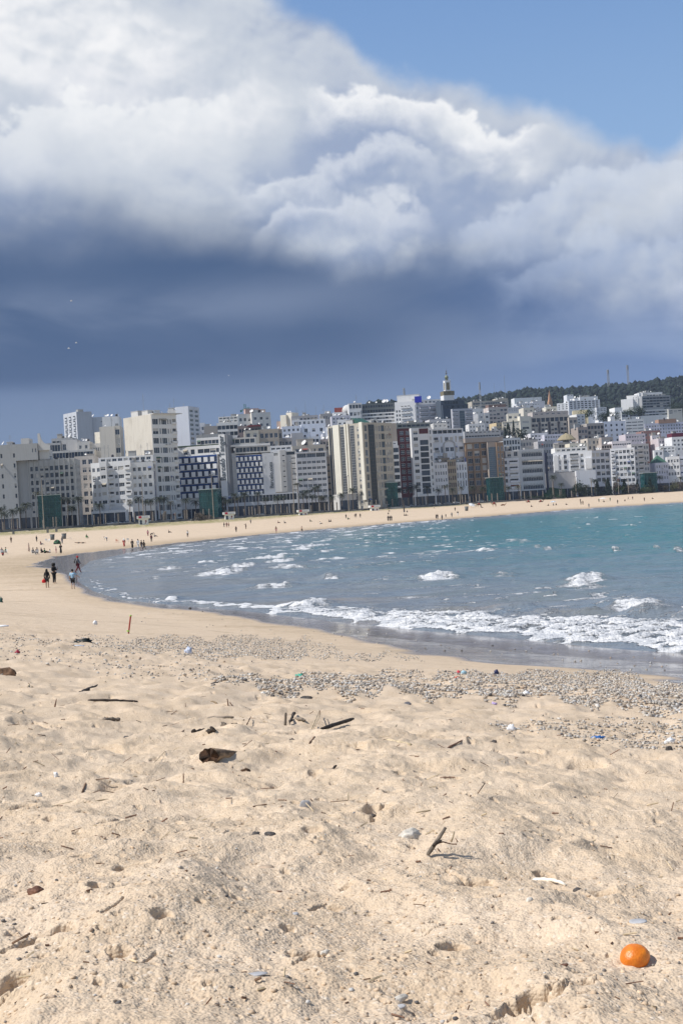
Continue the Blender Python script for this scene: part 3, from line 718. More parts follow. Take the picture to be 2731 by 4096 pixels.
A3 = [(1930, 2912), (2050, 2902), (2300, 2893), (2731, 2888), (3000, 2890), (3000, 3010), (2731, 2985), (2500, 2982), (2300, 2950), (2100, 2935)]
px, py = scatter_poly(A3, 3000, rs, 6)
pebbles(px, py, 0.012 + 0.026 * rs.rand(len(px)) ** 3, rs, 'pebble_bank', 'small patch of whitish pebbles at the right edge of the dry sand')
# loose stones and crumbs of sand all over the beach
n = 1900
px = rs.rand(n) * 3000 - 130; py = 2600 + 1500 * rs.rand(n) ** 1.3
far = py < 2760
sz = np.where(far, 0.015 + 0.025 * rs.rand(n) ** 2, 0.003 + 0.012 * rs.rand(n) ** 5)
pebbles(px, py, sz, rs, 'loose_stones', 'scattered little stones and bits lying on the dry sand', pal=[.2, .06, .15, .15, .03, .02, .12, .15, .10, .1, 0])
n = 3200; px = rs.rand(n) * 3000 - 130; py = 2770 + 1330 * rs.rand(n) ** 1.2
pebbles(px, py, 0.004 + 0.013 * rs.rand(n) ** 3, rs, 'sand_clods', 'little crumbled clods of sand lying over the dry beach', 1, 0.4, (.35, .6), [0] * 10 + [1])
def wet_stones():
    n = 150; px = 400 + 2300 * rs.rand(n); py = 2440 + (px - 700).clip(0) * 0.10 + 60 * rs.rand(n)
    pebbles(px, py, 0.03 + 0.06 * rs.rand(n) ** 2, rs, 'loose_stones', 'few dark stones left on the shining wet sand by the surf')
wet_stones()
# ------------------------------------------------------------------ the town
def FR(px): return 560 + 0.095 * px
WHITE = (.72, .72, .72); OFFW = (.56, .55, .53); GREYW = (.42, .42, .41); BEIGE = (.52, .47, .40); IVORY = (.70, .67, .58); CREAM = (.66, .62, .53)
GREY = (.42, .42, .42); TAN = (.29, .205, .14); MAROON = (.105, .035, .038); CONC = (.45, .42, .38); PINKW = (.74, .69, .72); BLUEW = (.70, .73, .80); DGREY = (.22, .22, .23)
GL = glass_mat('window_glass', (.035, .048, .07))
GLB = glass_mat('blue_window_glass', (.05, .12, .19))
GLT = glass_mat('veranda_glass', (.03, .045, .055))
FRW = mat('white_frame', (.72, .72, .72), 0.5, 0.05)
FRD = mat('dark_frame', (.05, .05, .055), 0.5, 0.1)
FRR = mat('brown_frame', (.14, .08, .06), 0.5, 0.1)
SHUT = mat('closed_shutter', (.52, .50, .46), 0.7, 0.15)
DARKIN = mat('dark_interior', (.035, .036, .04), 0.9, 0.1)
ROOFM = mat('flat_roof', (.42, .40, .37), 0.9, 0.25, 0.6)
RED = mat('rusty_red', (.30, .07, .05), 0.7, 0.2)
METAL = mat('grey_metal', (.30, .31, .32), 0.45, 0.15, metal=0.3)
DISHM = mat('dish_white', (.75, .74, .72), 0.5, 0.1)
GREENM = mat('roof_plants', (.035, .07, .03), 0.8, 0.4, 4)
_wc = {}
def q(v, st=0.2): return max(st, round(v / st) * st)
def window_mesh(w, h, kind, fr):
    key = ('w', q(w), q(h), kind, fr.name)
    if key in _wc: return _wc[key]
    w, h = q(w), q(h)
    mb = MB(); b = min(0.09, w * 0.12)
    # frame: four bars and mullions, butted
    mb.box(-w / 2, w / 2, -0.03, 0.05, 0, b, 0); mb.box(-w / 2, w / 2, -0.03, 0.05, h - b, h, 0)
    mb.box(-w / 2, -w / 2 + b, -0.03, 0.05, b, h - b, 0); mb.box(w / 2 - b, w / 2, -0.03, 0.05, b, h - b, 0)
    nm = {'win': 1, 'wide': max(2, int(w / 1.1)), 'plain': 0, 'shut': 0, 'cross': 1}.get(kind, 1)
    for k in range(nm):
        x = -w / 2 + w * (k + 1) / (nm + 1); mb.box(x - b * .45, x + b * .45, -0.02, 0.04, b, h - b, 0)
    if kind == 'cross':
        for s in (-1, 1):
            x0, x1 = (-w / 2 + b, -b * .45) if s < 0 else (b * .45, w / 2 - b)
            mb.box(x0, x1, -0.02, 0.04, h / 2 - b * .45, h / 2 + b * .45, 0)
    gm = SHUT if kind == 'shut' else GL
    top = h - b
    if kind == 'half':
        mb.poly([(-w / 2 + b, 0.012, h * .5), (w / 2 - b, 0.012, h * .5), (w / 2 - b, 0.012, h - b), (-w / 2 + b, 0.012, h - b)], 2); top = h * .5
    mb.poly([(-w / 2 + b, 0.012, b), (w / 2 - b, 0.012, b), (w / 2 - b, 0.012, top), (-w / 2 + b, 0.012, top)], 1)
    _wc[key] = mb.mesh('window', [fr, gm, SHUT]); return _wc[key]
def balcony_mesh(w, m, solid=True, d=1.1, h=1.0):
    key = ('b', q(w), m.name, solid, d, h)
    if key in _wc: return _wc[key]
    w = q(w); mb = MB()
    mb.box(-w / 2, w / 2, -d, 0, -0.18, 0)
    if solid:
        mb.box(-w / 2, w / 2, -d, -d + 0.12, 0, h); mb.box(-w / 2, -w / 2 + 0.12, -d + 0.12, 0, 0, h); mb.box(w / 2 - 0.12, w / 2, -d + 0.12, 0, 0, h)
    else:
        mb.box(-w / 2, w / 2, -d, -d + 0.06, h - 0.06, h, 1)
        k = max(3, int(w / 0.35))
        for i in range(k + 1):
            x = -w / 2 + 0.02 + (w - 0.04) * i / k; mb.box(x - 0.02, x + 0.02, -d + 0.01, -d + 0.05, 0, h - 0.06, 1)
    _wc[key] = mb.mesh('balcony', [m, METAL]); return _wc[key]
def glasswall_mesh(w, h, nx, nz, fr, gm):
    mb = MB(); mb.box(-w / 2, w / 2, -0.12, 0.0, 0, h, 1)
    for i in range(nx + 1):
        x = -w / 2 + w * i / nx; mb.box(x - 0.07, x + 0.07, -0.2, -0.121, 0, h, 0)
    for j in range(nz + 1):
        z = h * j / nz; mb.box(-w / 2 + 0.08, w / 2 - 0.08, -0.18, -0.122, z - 0.08, z + 0.08, 0)
    return mb.mesh('glass_wall', [fr, gm])
def ac_mesh():
    if 'ac' not in _wc:
        mb = MB(); mb.box(-.42, .42, -.38, 0, 0, .6); mb.lathe([(.01, 0), (.01, .01)], 6); mb.box(-.3, .3, -.40, -.383, .08, .52, 1); _wc['ac'] = mb.mesh('air_conditioner', [mat('ac_white', (.55, .55, .54), .6), METAL])
    return _wc['ac']
def awning_mesh(w, k):
    key = ('aw', q(w), k)
    if key not in _wc:
        c = ((.30, .08, .06), (.10, .16, .12), (.45, .40, .32), (.12, .15, .28))[k]; w = q(w); mb = MB(); y = -.9
        mb.poly([(-w / 2, 0, .15), (-w / 2, y, -.5), (w / 2, y, -.5), (w / 2, 0, .15)]); mb.poly([(-w / 2, y, -.5), (-w / 2, y, -.72), (w / 2, y, -.72), (w / 2, y, -.5)]); _wc[key] = mb.mesh('awning', [mat('awning_%d' % k, c, .8, .3, 3)])
    return _wc[key]
class Bld:
    """a building: an Empty at its base, blocks (walls) and everything fixed to them as parts"""
    def __init__(s, label, px, py, D, cat='building', name='apartment_building', group=None, yaw=0):
        p = at(px, py, D)
        z = float(hbase(np.array([p.x]), np.array([p.y]))[0])
        s.root = thing(name, label, cat, (p.x, p.y, z), R(yaw), group)
        s.M = Matrix.Translation((p.x, p.y, z)) @ Matrix.Rotation(R(yaw), 4, 'Z'); s.Mi = s.M.inverted(); s.D = D; s.z0 = z
        s.nwin = 0; s.extra = {}; s.front = D < 830 and not yaw
        s.rng = random.Random(int(px * 7 + py * 13))
    def child(s, name, me, Mw):
        o = bpy.data.objects.new(name, me); link(o, s.root); o.matrix_basis = s.Mi @ Mw; return o
    def block(s, xl, xr, yt, yb=None, yaw=0.0, dep=14, col=WHITE, D=None, front=(), left=(), right=(), par=0.8, name='wall', dy=0.0, roof=True, cornice=0.0):
        """front face spans photo pixels xl..xr with its top at yt; yaw in degrees, + turns the front to the right"""
        D = D or s.D
        xc = (xl + xr) / 2.0
        c = at(xc, yt, D); n = Vector((math.sin(R(yaw)), -math.cos(R(yaw)), 0))
        c = c - n * 0 + Vector((0, 0, 0)); ux = Vector((math.cos(R(yaw)), math.sin(R(yaw)), 0))
        def u_of(px):
            d = ray(px, yt); t = (c - CAM).dot(n) / d.dot(n); return (CAM + d * t - c).dot(ux)
        u0, u1 = u_of(xl), u_of(xr); H = c.z
        zb = (at(xc, yb, D).z if yb else s.z0 - 3.0)
        Mw = Matrix.Translation((c.x, c.y, 0)) @ Matrix.Rotation(R(yaw), 4, 'Z') @ Matrix.Translation((0, dy, 0))
        wm = wall_mat(col) if isinstance(col, tuple) else col
        mb = MB(); h = H - zb
        items = []
        def facade(o, u, nn, L, pats, rot):
            rects = []
            pats = list(pats); zlow = -1e9
            if rot == 0.0 and not yb and s.front and abs(yaw) < 26:
                zlow = s.z0 + 6.0
                pats.append(dict(n=(max(1, int(L / 4.2)), 1), f=(.88, .92), u=(0.02, .98), zabs=(s.z0 + .1, s.z0 + 5.7), st='wide', var=False, fr=FRD, gf=True, sill=0.0))  # added dark glazing stands in for shade and clutter at street level
            for P in pats:
                nc, nr = P['n']; a0, a1 = P.get('u', (0.03, 0.97)); b0, b1 = P.get('z', (0.06, 0.95)); fw, fh = P.get('f', (0.5, 0.5)); st = P.get('st', 'win')
                if st in ('win', 'wide', 'cross'): fw, fh = min(.95, fw * 1.30), min(.95, fh * 1.22)
                zz0 = zb + (P['zm'][0] if 'zm' in P else h * b0); zz1 = zb + (h * b1); 
                if 'zabs' in P: zz0, zz1 = P['zabs']
                if 'pz' in P: zz0, zz1 = at(xc, P['pz'][1], D).z, at(xc, P['pz'][0], D).z
                cw = L * (a1 - a0) / nc; chh = (zz1 - zz0) / nr
                for i in range(nc):
                    for j in range(nr):
                        cu = L * a0 + cw * (i + 0.5); w = cw * fw; hh = chh * fh
                        z0 = zz0 + chh * j + chh * P.get('sill', 0.30) * (1 - fh) / 0.5 if fh < 0.95 else zz0 + chh * j
                        z0 = min(z0, zz0 + chh * (j + 1) - hh)
                        if z0 < zlow and 'gf' not in P and st not in ('curtain', 'panel', 'fin'): continue
                        if P.get('skip', 0) and s.rng.random() < P['skip']: continue
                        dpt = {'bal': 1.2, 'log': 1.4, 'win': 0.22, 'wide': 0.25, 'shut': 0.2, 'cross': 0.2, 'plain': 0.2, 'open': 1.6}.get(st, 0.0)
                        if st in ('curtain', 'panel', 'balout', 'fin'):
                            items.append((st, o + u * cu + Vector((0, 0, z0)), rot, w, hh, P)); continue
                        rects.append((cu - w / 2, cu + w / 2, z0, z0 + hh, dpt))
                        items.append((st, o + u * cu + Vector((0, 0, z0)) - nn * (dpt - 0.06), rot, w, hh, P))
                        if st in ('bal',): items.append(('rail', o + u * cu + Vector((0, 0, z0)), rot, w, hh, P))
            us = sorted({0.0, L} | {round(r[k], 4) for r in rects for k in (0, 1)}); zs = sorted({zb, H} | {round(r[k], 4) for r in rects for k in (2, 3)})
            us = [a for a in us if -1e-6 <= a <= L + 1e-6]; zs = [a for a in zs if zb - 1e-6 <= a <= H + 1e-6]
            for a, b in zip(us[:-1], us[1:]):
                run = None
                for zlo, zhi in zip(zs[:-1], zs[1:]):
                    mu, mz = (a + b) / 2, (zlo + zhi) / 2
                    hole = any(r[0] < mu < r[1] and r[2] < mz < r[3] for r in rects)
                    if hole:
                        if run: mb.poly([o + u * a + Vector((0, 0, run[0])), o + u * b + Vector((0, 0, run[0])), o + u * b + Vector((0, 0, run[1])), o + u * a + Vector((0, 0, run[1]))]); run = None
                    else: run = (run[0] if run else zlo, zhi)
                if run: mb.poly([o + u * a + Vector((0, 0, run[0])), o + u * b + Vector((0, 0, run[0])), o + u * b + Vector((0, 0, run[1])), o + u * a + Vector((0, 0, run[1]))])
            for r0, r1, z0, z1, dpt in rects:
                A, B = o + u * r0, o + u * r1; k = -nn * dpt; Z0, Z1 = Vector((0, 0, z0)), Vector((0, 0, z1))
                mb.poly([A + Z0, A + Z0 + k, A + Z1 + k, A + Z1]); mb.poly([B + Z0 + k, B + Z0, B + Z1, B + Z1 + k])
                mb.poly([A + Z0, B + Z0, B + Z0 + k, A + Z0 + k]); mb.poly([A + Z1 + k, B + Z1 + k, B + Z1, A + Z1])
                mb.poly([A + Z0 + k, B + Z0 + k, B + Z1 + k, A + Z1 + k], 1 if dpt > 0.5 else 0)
        X = Vector((1, 0, 0)); Y = Vector((0, 1, 0)); L = u1 - u0
        facade(Vector((u0, 0, 0)), X, -Y, L, front, 0.0)
        facade(Vector((u1, 0, 0)), Y, X, dep, right, math.pi / 2)
        facade(Vector((u0, dep, 0)), -Y, -X, dep, left, -math.pi / 2)
        mb.poly([(u1, dep, zb), (u0, dep, zb), (u0, dep, H), (u1, dep, H)])
        p = par; t = 0.25
        mb.poly([(u0 + t, t, H - p), (u1 - t, t, H - p), (u1 - t, dep - t, H - p), (u0 + t, dep - t, H - p)], 2)
        for a, b in (((u0, 0), (u1, 0)), ((u1, 0), (u1, dep)), ((u1, dep), (u0, dep)), ((u0, dep), (u0, 0))):
            ia = (min(max(a[0], u0 + t), u1 - t), min(max(a[1], t), dep - t)); ib = (min(max(b[0], u0 + t), u1 - t), min(max(b[1], t), dep - t))
            mb.poly([(*a, H), (*b, H), (*ib, H), (*ia, H)]); mb.poly([(*ia, H), (*ib, H), (*ib, H - p), (*ia, H - p)])
        if cornice:
            mb.box(u0 - cornice, u1 + cornice, -cornice, -0.003, H - 0.55, H - 0.1)
        wo = s.child(name, mb.mesh('wall', [wm, DARKIN, ROOFM]), Mw)
        for st, pos, rot, w, hh, P in items:
            Mi = Mw @ Matrix.Translation(pos) @ Matrix.Rotation(rot, 4, 'Z')
            fr = P.get('fr', FRW)
            if st == 'rail': s.child('balcony', balcony_mesh(w + 0.3, P.get('bm', wm), P.get('solid', True), P.get('bd', 0.7)), Mi)
            elif st == 'balout': s.child('balcony', balcony_mesh(w, P.get('bm', wm), P.get('solid', True), P.get('bd', 1.1)), Mi)
            elif st == 'curtain': s.child('glass_wall', glasswall_mesh(w, hh, P.get('g', (3, 6))[0], P.get('g', (3, 6))[1], fr, P.get('gm', GLB)), Mi)
            elif st == 'panel':
                pb = MB(); th = P.get('th', 0.12); pb.box(-w / 2, w / 2, -th, -0.003, 0, hh); s.child(P.get('nm', 'panel'), pb.mesh('panel', [P['m']]), Mi)
            elif st == 'open': pass
            else:
                k = st
                if st in ('bal', 'log'): k = 'wide'
                if P.get('var', True) and st in ('win', 'wide', 'bal'):
                    rr = s.rng.random()
                    if rr < P.get('shut', 0.10): k = 'shut'
                    elif rr < P.get('shut', 0.10) * 2.2: k = 'half'
                s.nwin += 1
                rr = s.rng.random()
                if s.D < 830 and 'gf' not in P and rr < 0.07: s.child('air_conditioner', ac_mesh(), Mi @ Matrix.Translation((w * .2, -P.get('rec', .25) - .12, -.75)))
                elif s.D < 830 and 'gf' not in P and rr > 0.95 and hh > 1.2: s.child('awning', awning_mesh(w, s.rng.randrange(4)), Mi @ Matrix.Translation((0, -.2, hh)))
                if s.nwin <= 98: s.child('window', window_mesh(w - 0.02, hh - 0.02, k, fr), Mi)
                else: s.extra.setdefault((k, fr.name), []).append((Mi, window_mesh(w - 0.02, hh - 0.02, k, fr)))
        s.last = (Mw, u0, u1, dep, H, zb)
        return s
    def finish(s):
        if s.extra:
            mb = MB(); mats = []
            for (k, fn), L in s.extra.items():
                for Mi, me in L:
                    T = s.Mi @ Mi; i = len(mb.v); mb.v += [tuple(T @ v.co) for v in me.vertices]
                    for p in me.polygons:
                        mm = me.materials[p.material_index]
                        if mm not in mats: mats.append(mm)
                        mb.f.append(tuple(i + a for a in p.vertices)); mb.m.append(mats.index(mm))
            o = mb.obj('windows', mats, s.root); o['kind'] = 'stuff'
        return s
    # --- roof things, fixed to the building
    def _roofpt(s, fx, fy): Mw, u0, u1, dep, H, zb = s.last; return Mw @ Matrix.Translation((u0 + (u1 - u0) * fx, dep * fy, H))
    def hut(s, fx=0.3, w=4, d=4, h=2.8, col=OFFW, fy=0.3, door=True):
        mb = MB(); mb.box(-w / 2, w / 2, 0, d, -0.8, h); mb.box(-w / 2 - 0.15, w / 2 + 0.15, -0.15, d + 0.15, h, h + 0.18)
        if door: mb.box(-w * .15, w * .15, -0.03, -0.001, 0.0, 2.0, 1)
        s.child('roof_hut', mb.mesh('roof_hut', [wall_mat(col), DARKIN]), s._roofpt(fx, fy)); return s
    def dish(s, fx=0.5, r=0.9, fy=0.15, az=-40):
        key = ('dish', r)
        if key not in _wc:
            mb = MB(); mb.tube([(0, 0, -0.8), (0, 0, 0.5 + r * .4)], 0.06, 5, 1)
            dz = 0.5 + r * .7; prof = [(0.02, -0.22 * r), (r * .5, -0.15 * r), (r * .85, -0.02 * r), (r, 0.10 * r)]
            n = 14; tilt = Matrix.Translation((0, -0.1, dz)) @ Matrix.Rotation(R(55), 4, 'X'); rings = []
            for rr, zz in prof:
                i = len(mb.v); mb.v += [tuple(tilt @ Vector((rr * math.cos(2 * math.pi * a / n), rr * math.sin(2 * math.pi * a / n), zz))) for a in range(n)]; rings.append(i)
            for a, b in zip(rings[:-1], rings[1:]):
                for k in range(n): mb.f.append((a + k, a + (k + 1) % n, b + (k + 1) % n, b + k)); mb.m.append(0)
            mb.f.append(tuple(rings[0] + k for k in reversed(range(n)))); mb.m.append(0)
            _wc[key] = mb.mesh('satellite_dish', [DISHM, METAL], True)
        s.child('satellite_dish', _wc[key], s._roofpt(fx, fy) @ Matrix.Rotation(R(az), 4, 'Z')); return s
    def mast(s, fx=0.5, h=6, fy=0.3, red=False, r=0.09):
        mb = MB(); mb.tube([(0, 0, -0.8), (0, 0, h)], [r, r * .6], 5)
        for k in range(3): z = h * (0.7 + 0.1 * k); mb.box(-0.7 + .15 * k, 0.7 - .15 * k, -0.03, 0.03, z, z + 0.06)
        s.child('antenna', mb.mesh('antenna', [RED if red else METAL]), s._roofpt(fx, fy)); return s
    def clutter(s, n=5):
        for k in range(n):
            r_ = s.rng.random(); fx = 0.06 + 0.88 * s.rng.random(); fy = 0.04 + 0.3 * s.rng.random()
            if r_ < 0.42: s.dish(fx, s.rng.choice((0.5, 0.7, 0.9)), fy, s.rng.uniform(-70, 40))
            elif r_ < 0.66: s.mast(fx, s.rng.uniform(3, 7), fy)
            elif r_ < 0.86: s.hut(fx, s.rng.uniform(1.6, 4), 2.5, s.rng.uniform(0.8, 2.6), s.rng.choice((OFFW, GREYW, CONC)), fy + 0.1, False)
            else:
                mb = MB(); mb.lathe([(0.6, -0.8), (0.62, 0.9), (0.5, 1.2), (0.15, 1.3)], 10); s.child('water_tank', mb.mesh('water_tank', [mat('tank_dark', (.06, .06, .065), .5)], True), s._roofpt(fx, fy))
        return s
def P(n, f=(.5, .45), st='win', **k): return dict(n=n, f=f, st=st, **k)
# ================= front row along the promenade =================
BLUEP = mat('deep_blue_panel', (.016, .062, .23), 0.5, 0.1); WHITEP = mat('white_panel', (.80, .80, .80), 0.6, 0.04)
CY = lambda x: x
# 1 grey slab hotel at the far left
b = Bld('grey slab-sided hotel with a blank stair tower and finned window grid', 200, 1838, 572, 'hotel', 'hotel_building')
b.block(110, 298, 1838, yaw=4, dep=18, col=GREYW, front=[P((9, 9), (.52, .52), 'win', z=(.10, .93), fr=FRD)], right=[P((4, 9), (.3, .4))])
Mw, u0, u1, dep, H, zb = b.last
for i in range(10):
    mb = MB(); x = u0 + (u1 - u0) * i / 9; mb.box(x - 0.13, x + 0.13, -0.55, -0.003, zb, H + 0.5); b.child('fin', mb.mesh('fin', [wall_mat(GREYW)]), Mw)
b.clutter(3)
b.block(66, 112, 1842, yaw=4, dep=18, col=GREYW)
b.block(-60, 66, 1782, yaw=4, dep=20, dy=-3, col=GREYW, front=[P((1, 8), (.55, .34), u=(.50, .58), z=(.06, .93), fr=FRD), P((1, 8), (.55, .34), u=(.90, .98), z=(.06, .93), fr=FRD)]); b.clutter(7)
b.block(62, 152, 1776, 1842, yaw=4, dep=12, dy=-2.6, col=GREYW, front=[P((2, 1), (.4, .5), 'plain', u=(.72, .98), z=(.3, .8))], name='upper_block')
b.block(80, 112, 1752, 1776, yaw=4, dep=10, dy=2, col=OFFW, name='roof_block')
b.block(156, 196, 1798, 1838, yaw=4, dep=10, dy=0, col=OFFW, name='roof_block')
# swept fin on the roof: a concave quarter curve
p = at(163, 1798, 573); mb = MB()
pr = [(0, 0), (0, 7.5)] + [(4.2 - 4.2 * math.cos(a) * 1.0 + 0.9, 7.5 - 5.2 * math.sin(a)) for a in np.linspace(0.0, math.pi / 2, 8)] + [(5.1, 0)]
for yy, rev in ((0, 0), (1.2, 1)): mb.poly([(x, yy, z) for x, z in (reversed(pr) if rev else pr)])
for (xa, za), (xb, zb_) in zip(pr, pr[1:] + pr[:1]): mb.poly([(xa, 0, za), (xa, 1.2, za), (xb, 1.2, zb_), (xb, 0, zb_)])
b.child('roof_fin', mb.mesh('roof_fin', [wall_mat(OFFW)]), Matrix.Translation((p.x - 0.6, p.y - 2, p.z - 0.5))); b.finish()
# 2 narrow beige block
b = Bld('narrow stained beige apartment block squeezed between the grey slab hotel and a stepped white block', 335, 1825, 600)
b.block(297, 374, 1824, yaw=2, dep=16, col=(.62, .56, .50), front=[P((3, 8), (.52, .50), z=(.14, .97), shut=.3)]); b.clutter(3); b.finish()
# 3 stepped white apartment block
b = Bld('bright white stepped apartment block with angular bays and a glazed cafe along its foot', 486, 1850, 592)
b.block(362, 402, 1852, yaw=-24, dep=14, col=WHITE, front=[P((2, 7), (.42, .40), z=(.12, .95))])
b.block(400, 428, 1846, yaw=-6, dep=14, dy=-1.5, col=WHITE, front=[P((1, 7), (.55, .36), z=(.12, .95))], left=[P((1, 7), (.2, .3), z=(.12, .95))])
b.block(428, 522, 1844, yaw=-12, dep=14, dy=-0.5, col=WHITE, front=[P((1, 7), (.84, .50), 'bal', u=(.02, .26), z=(.1, .96), bd=.5), P((1, 7), (.5, .36), u=(.28, .46), z=(.12, .95)), P((1, 7), (.7, .40), 'wide', u=(.46, .72), z=(.12, .95)), P((1, 7), (.8, .46), 'bal', u=(.74, .99), z=(.1, .96), bd=.5)])
b.block(522, 610, 1848, yaw=6, dep=14, dy=0.3, col=WHITE, front=[P((4, 7), (.5, .40), z=(.12, .95))], right=[P((3, 7), (.3, .3))]); b.clutter(2)
b.block(388, 608, 1824, 1850, yaw=0, dep=10, dy=3, col=WHITE, front=[P((9, 1), (.6, .5), z=(.1, .9))], name='penthouse'); b.clutter(6)
b.block(382, 520, 2042, yaw=-3, dep=5, dy=-8, col=wall_mat(WHITE), front=[P((12, 1), (.88, .80), 'plain', z=(.45, .95))], name='cafe'); b.finish()
b = Bld('slim white bay with a tall purple sign strip beside the blank beige tower', 608, 1842, 606)
b.block(584, 622, 1842, yaw=4, dep=12, col=WHITE, front=[P((2, 8), (.42, .46), z=(.1, .96))]); Mw, u0, u1, dep, H, zb = b.last
mb = MB(); mb.box(u1 - 1.9, u1 - 0.7, -0.6, -0.004, zb + 6, H - 5); b.child('sign', mb.mesh('sign', [mat('purple_sign', (.06, .04, .16), .5)]), Mw)
b.block(578, 612, 1818, 1842, yaw=4, dep=8, dy=2, col=OFFW, front=[P((1, 1), (.7, .6), 'wide', z=(.1, .9))], name='penthouse').clutter(3); b.finish()
# 4 tower with the blank beige flank
b = Bld('tallest apartment tower, its blank weathered beige flank beside a white window front', 650, 1655, 622, name='apartment_tower')
b.block(605, 703, 1655, yaw=42, dep=24.5, col=(.74, .73, .71), front=[P((1, 11), (.86, .50), 'wide', u=(.02, .26), z=(.05, .97)), P((1, 11), (.5, .5), u=(.28, .38), z=(.05, .97)), P((1, 11), (.9, .5), 'wide', u=(.39, .60), z=(.05, .97)), P((1, 11), (.5, .45), u=(.62, .70), z=(.05, .97)), P((1, 11), (.5, .45), u=(.72, .80), z=(.05, .97)), P((1, 11), (.9, .55), 'bal', u=(.82, .99), z=(.05, .97), bd=.6)])
Mw, u0, u1, dep, H, zb = b.last
mb = MB(); mb.box(u0 - 0.16, u0 - 0.004, 0.2, dep - 0.2, zb, H - 0.05); b.child('flank_wall', mb.mesh('flank', [wall_mat((.58, .54, .47), .6)]), Mw)
mb = MB(); mb.box(u0 + .4, u1 + 3.0, -1.2, 5, H + 0.02, H + 0.3); b.child('roof_slab', mb.mesh('slab', [wall_mat(OFFW)]), Mw)
b.hut(.45, 10, 6, 2.6, OFFW, .55).hut(.4, 7, 5, 2.2, OFFW, .25); b.mast(.4, 11, .6); b.clutter(6); b.finish()
b = Bld('plain beige block with a column of dark side windows, leaning against the blank beige tower', 436, 1708, 634)
b.block(397, 458, 1706, yaw=3, dep=14, col=(.66, .62, .55)); b.clutter(3)
b.block(456, 478, 1702, yaw=3, dep=14, dy=.6, col=(.58, .55, .49), front=[P((1, 6), (.7, .5), z=(.45, .98))]); b.mast(.6, 7); b.finish()
b = Bld('small sunlit cream block standing lower, left of the plain beige block', 388, 1730, 650)
b.block(378, 400, 1728, yaw=-30, dep=12, col=CREAM).clutter(1); b.finish()
b = Bld('white block with one square window showing behind the plain beige block', 441, 1668, 668)
b.block(408, 476, 1666, yaw=4, dep=14, col=WHITE, front=[P((1, 6), (.9, .35), u=(.75, .92), z=(.5, .95), fr=FRD)], left=[P((3, 8), (.4, .4), z=(.5, .98))]).clutter(4); b.finish()
# 5 blue-grey towers
b = Bld('blank blue-grey tower with ribbed dark left side, far left on the skyline', 334, 1646, 760, name='apartment_tower')
b.block(305, 366, 1646, yaw=38, dep=17, col=(.50, .52, .56), left=[P((3, 12), (.55, .6), 'bal', z=(.4, .97), bd=.5)]); b.clutter(2)
b.block(366, 440, 1664, yaw=12, dep=14, dy=6, col=(.52, .54, .58)).clutter(3); b.finish()
b = Bld('blank blue-grey tower with a narrow dark right edge, standing right of the tallest tower', 730, 1626, 690, name='apartment_tower')
b.block(702, 752, 1626, yaw=-18, dep=14, col=(.60, .62, .67), right=[P((2, 12), (.5, .5), z=(.5, .98))]); b.mast(.4, 2)
b.block(664, 702, 1640, yaw=-10, dep=9, dy=2, col=OFFW, front=[P((1, 1), (.5, .3), u=(.4, .8), z=(.9, .99))]).clutter(3); b.finish()
# 6 roofs behind the far-left hotel
b = Bld('dark-glazed rooftop restaurant with long verandas between the slab hotel and the stepped block', 290, 1775, 640)
b.block(172, 242, 1772, yaw=2, dep=10, dy=0, col=GREY, front=[P((6, 1), (.9, .75), 'plain', z=(.88, .985), fr=FRD)], right=[])
b.block(242, 306, 1758, yaw=3, dep=12, dy=2, col=(.58, .56, .54), front=[P((1, 1), (.5, .5), u=(.02, .35), z=(.86, .97))])
b.block(306, 356, 1765, yaw=3, dep=12, dy=1, col=OFFW, front=[P((2, 1), (.35, .35), z=(.88, .98))]).clutter(3)
b.block(200, 382, 1803, yaw=2, dep=12, dy=-4, col=OFFW, front=[P((14, 1), (.93, .75), 'plain', z=(.89, .985), fr=FRD)])
b.block(356, 404, 1772, yaw=2, dep=12, dy=3, col=OFFW, front=[P((5, 1), (.6, .4), z=(.88, .97))]).clutter(3)
b.finish()
b = Bld('grey cluttered roof terrace with a dark canopy rising behind the rooftop restaurant', 248, 1750, 690)
b.block(205, 290, 1752, yaw=0, dep=14, col=GREY, front=[P((5, 1), (.8, .6), 'plain', z=(.9, .98), fr=FRD)]).clutter(9); b.finish()
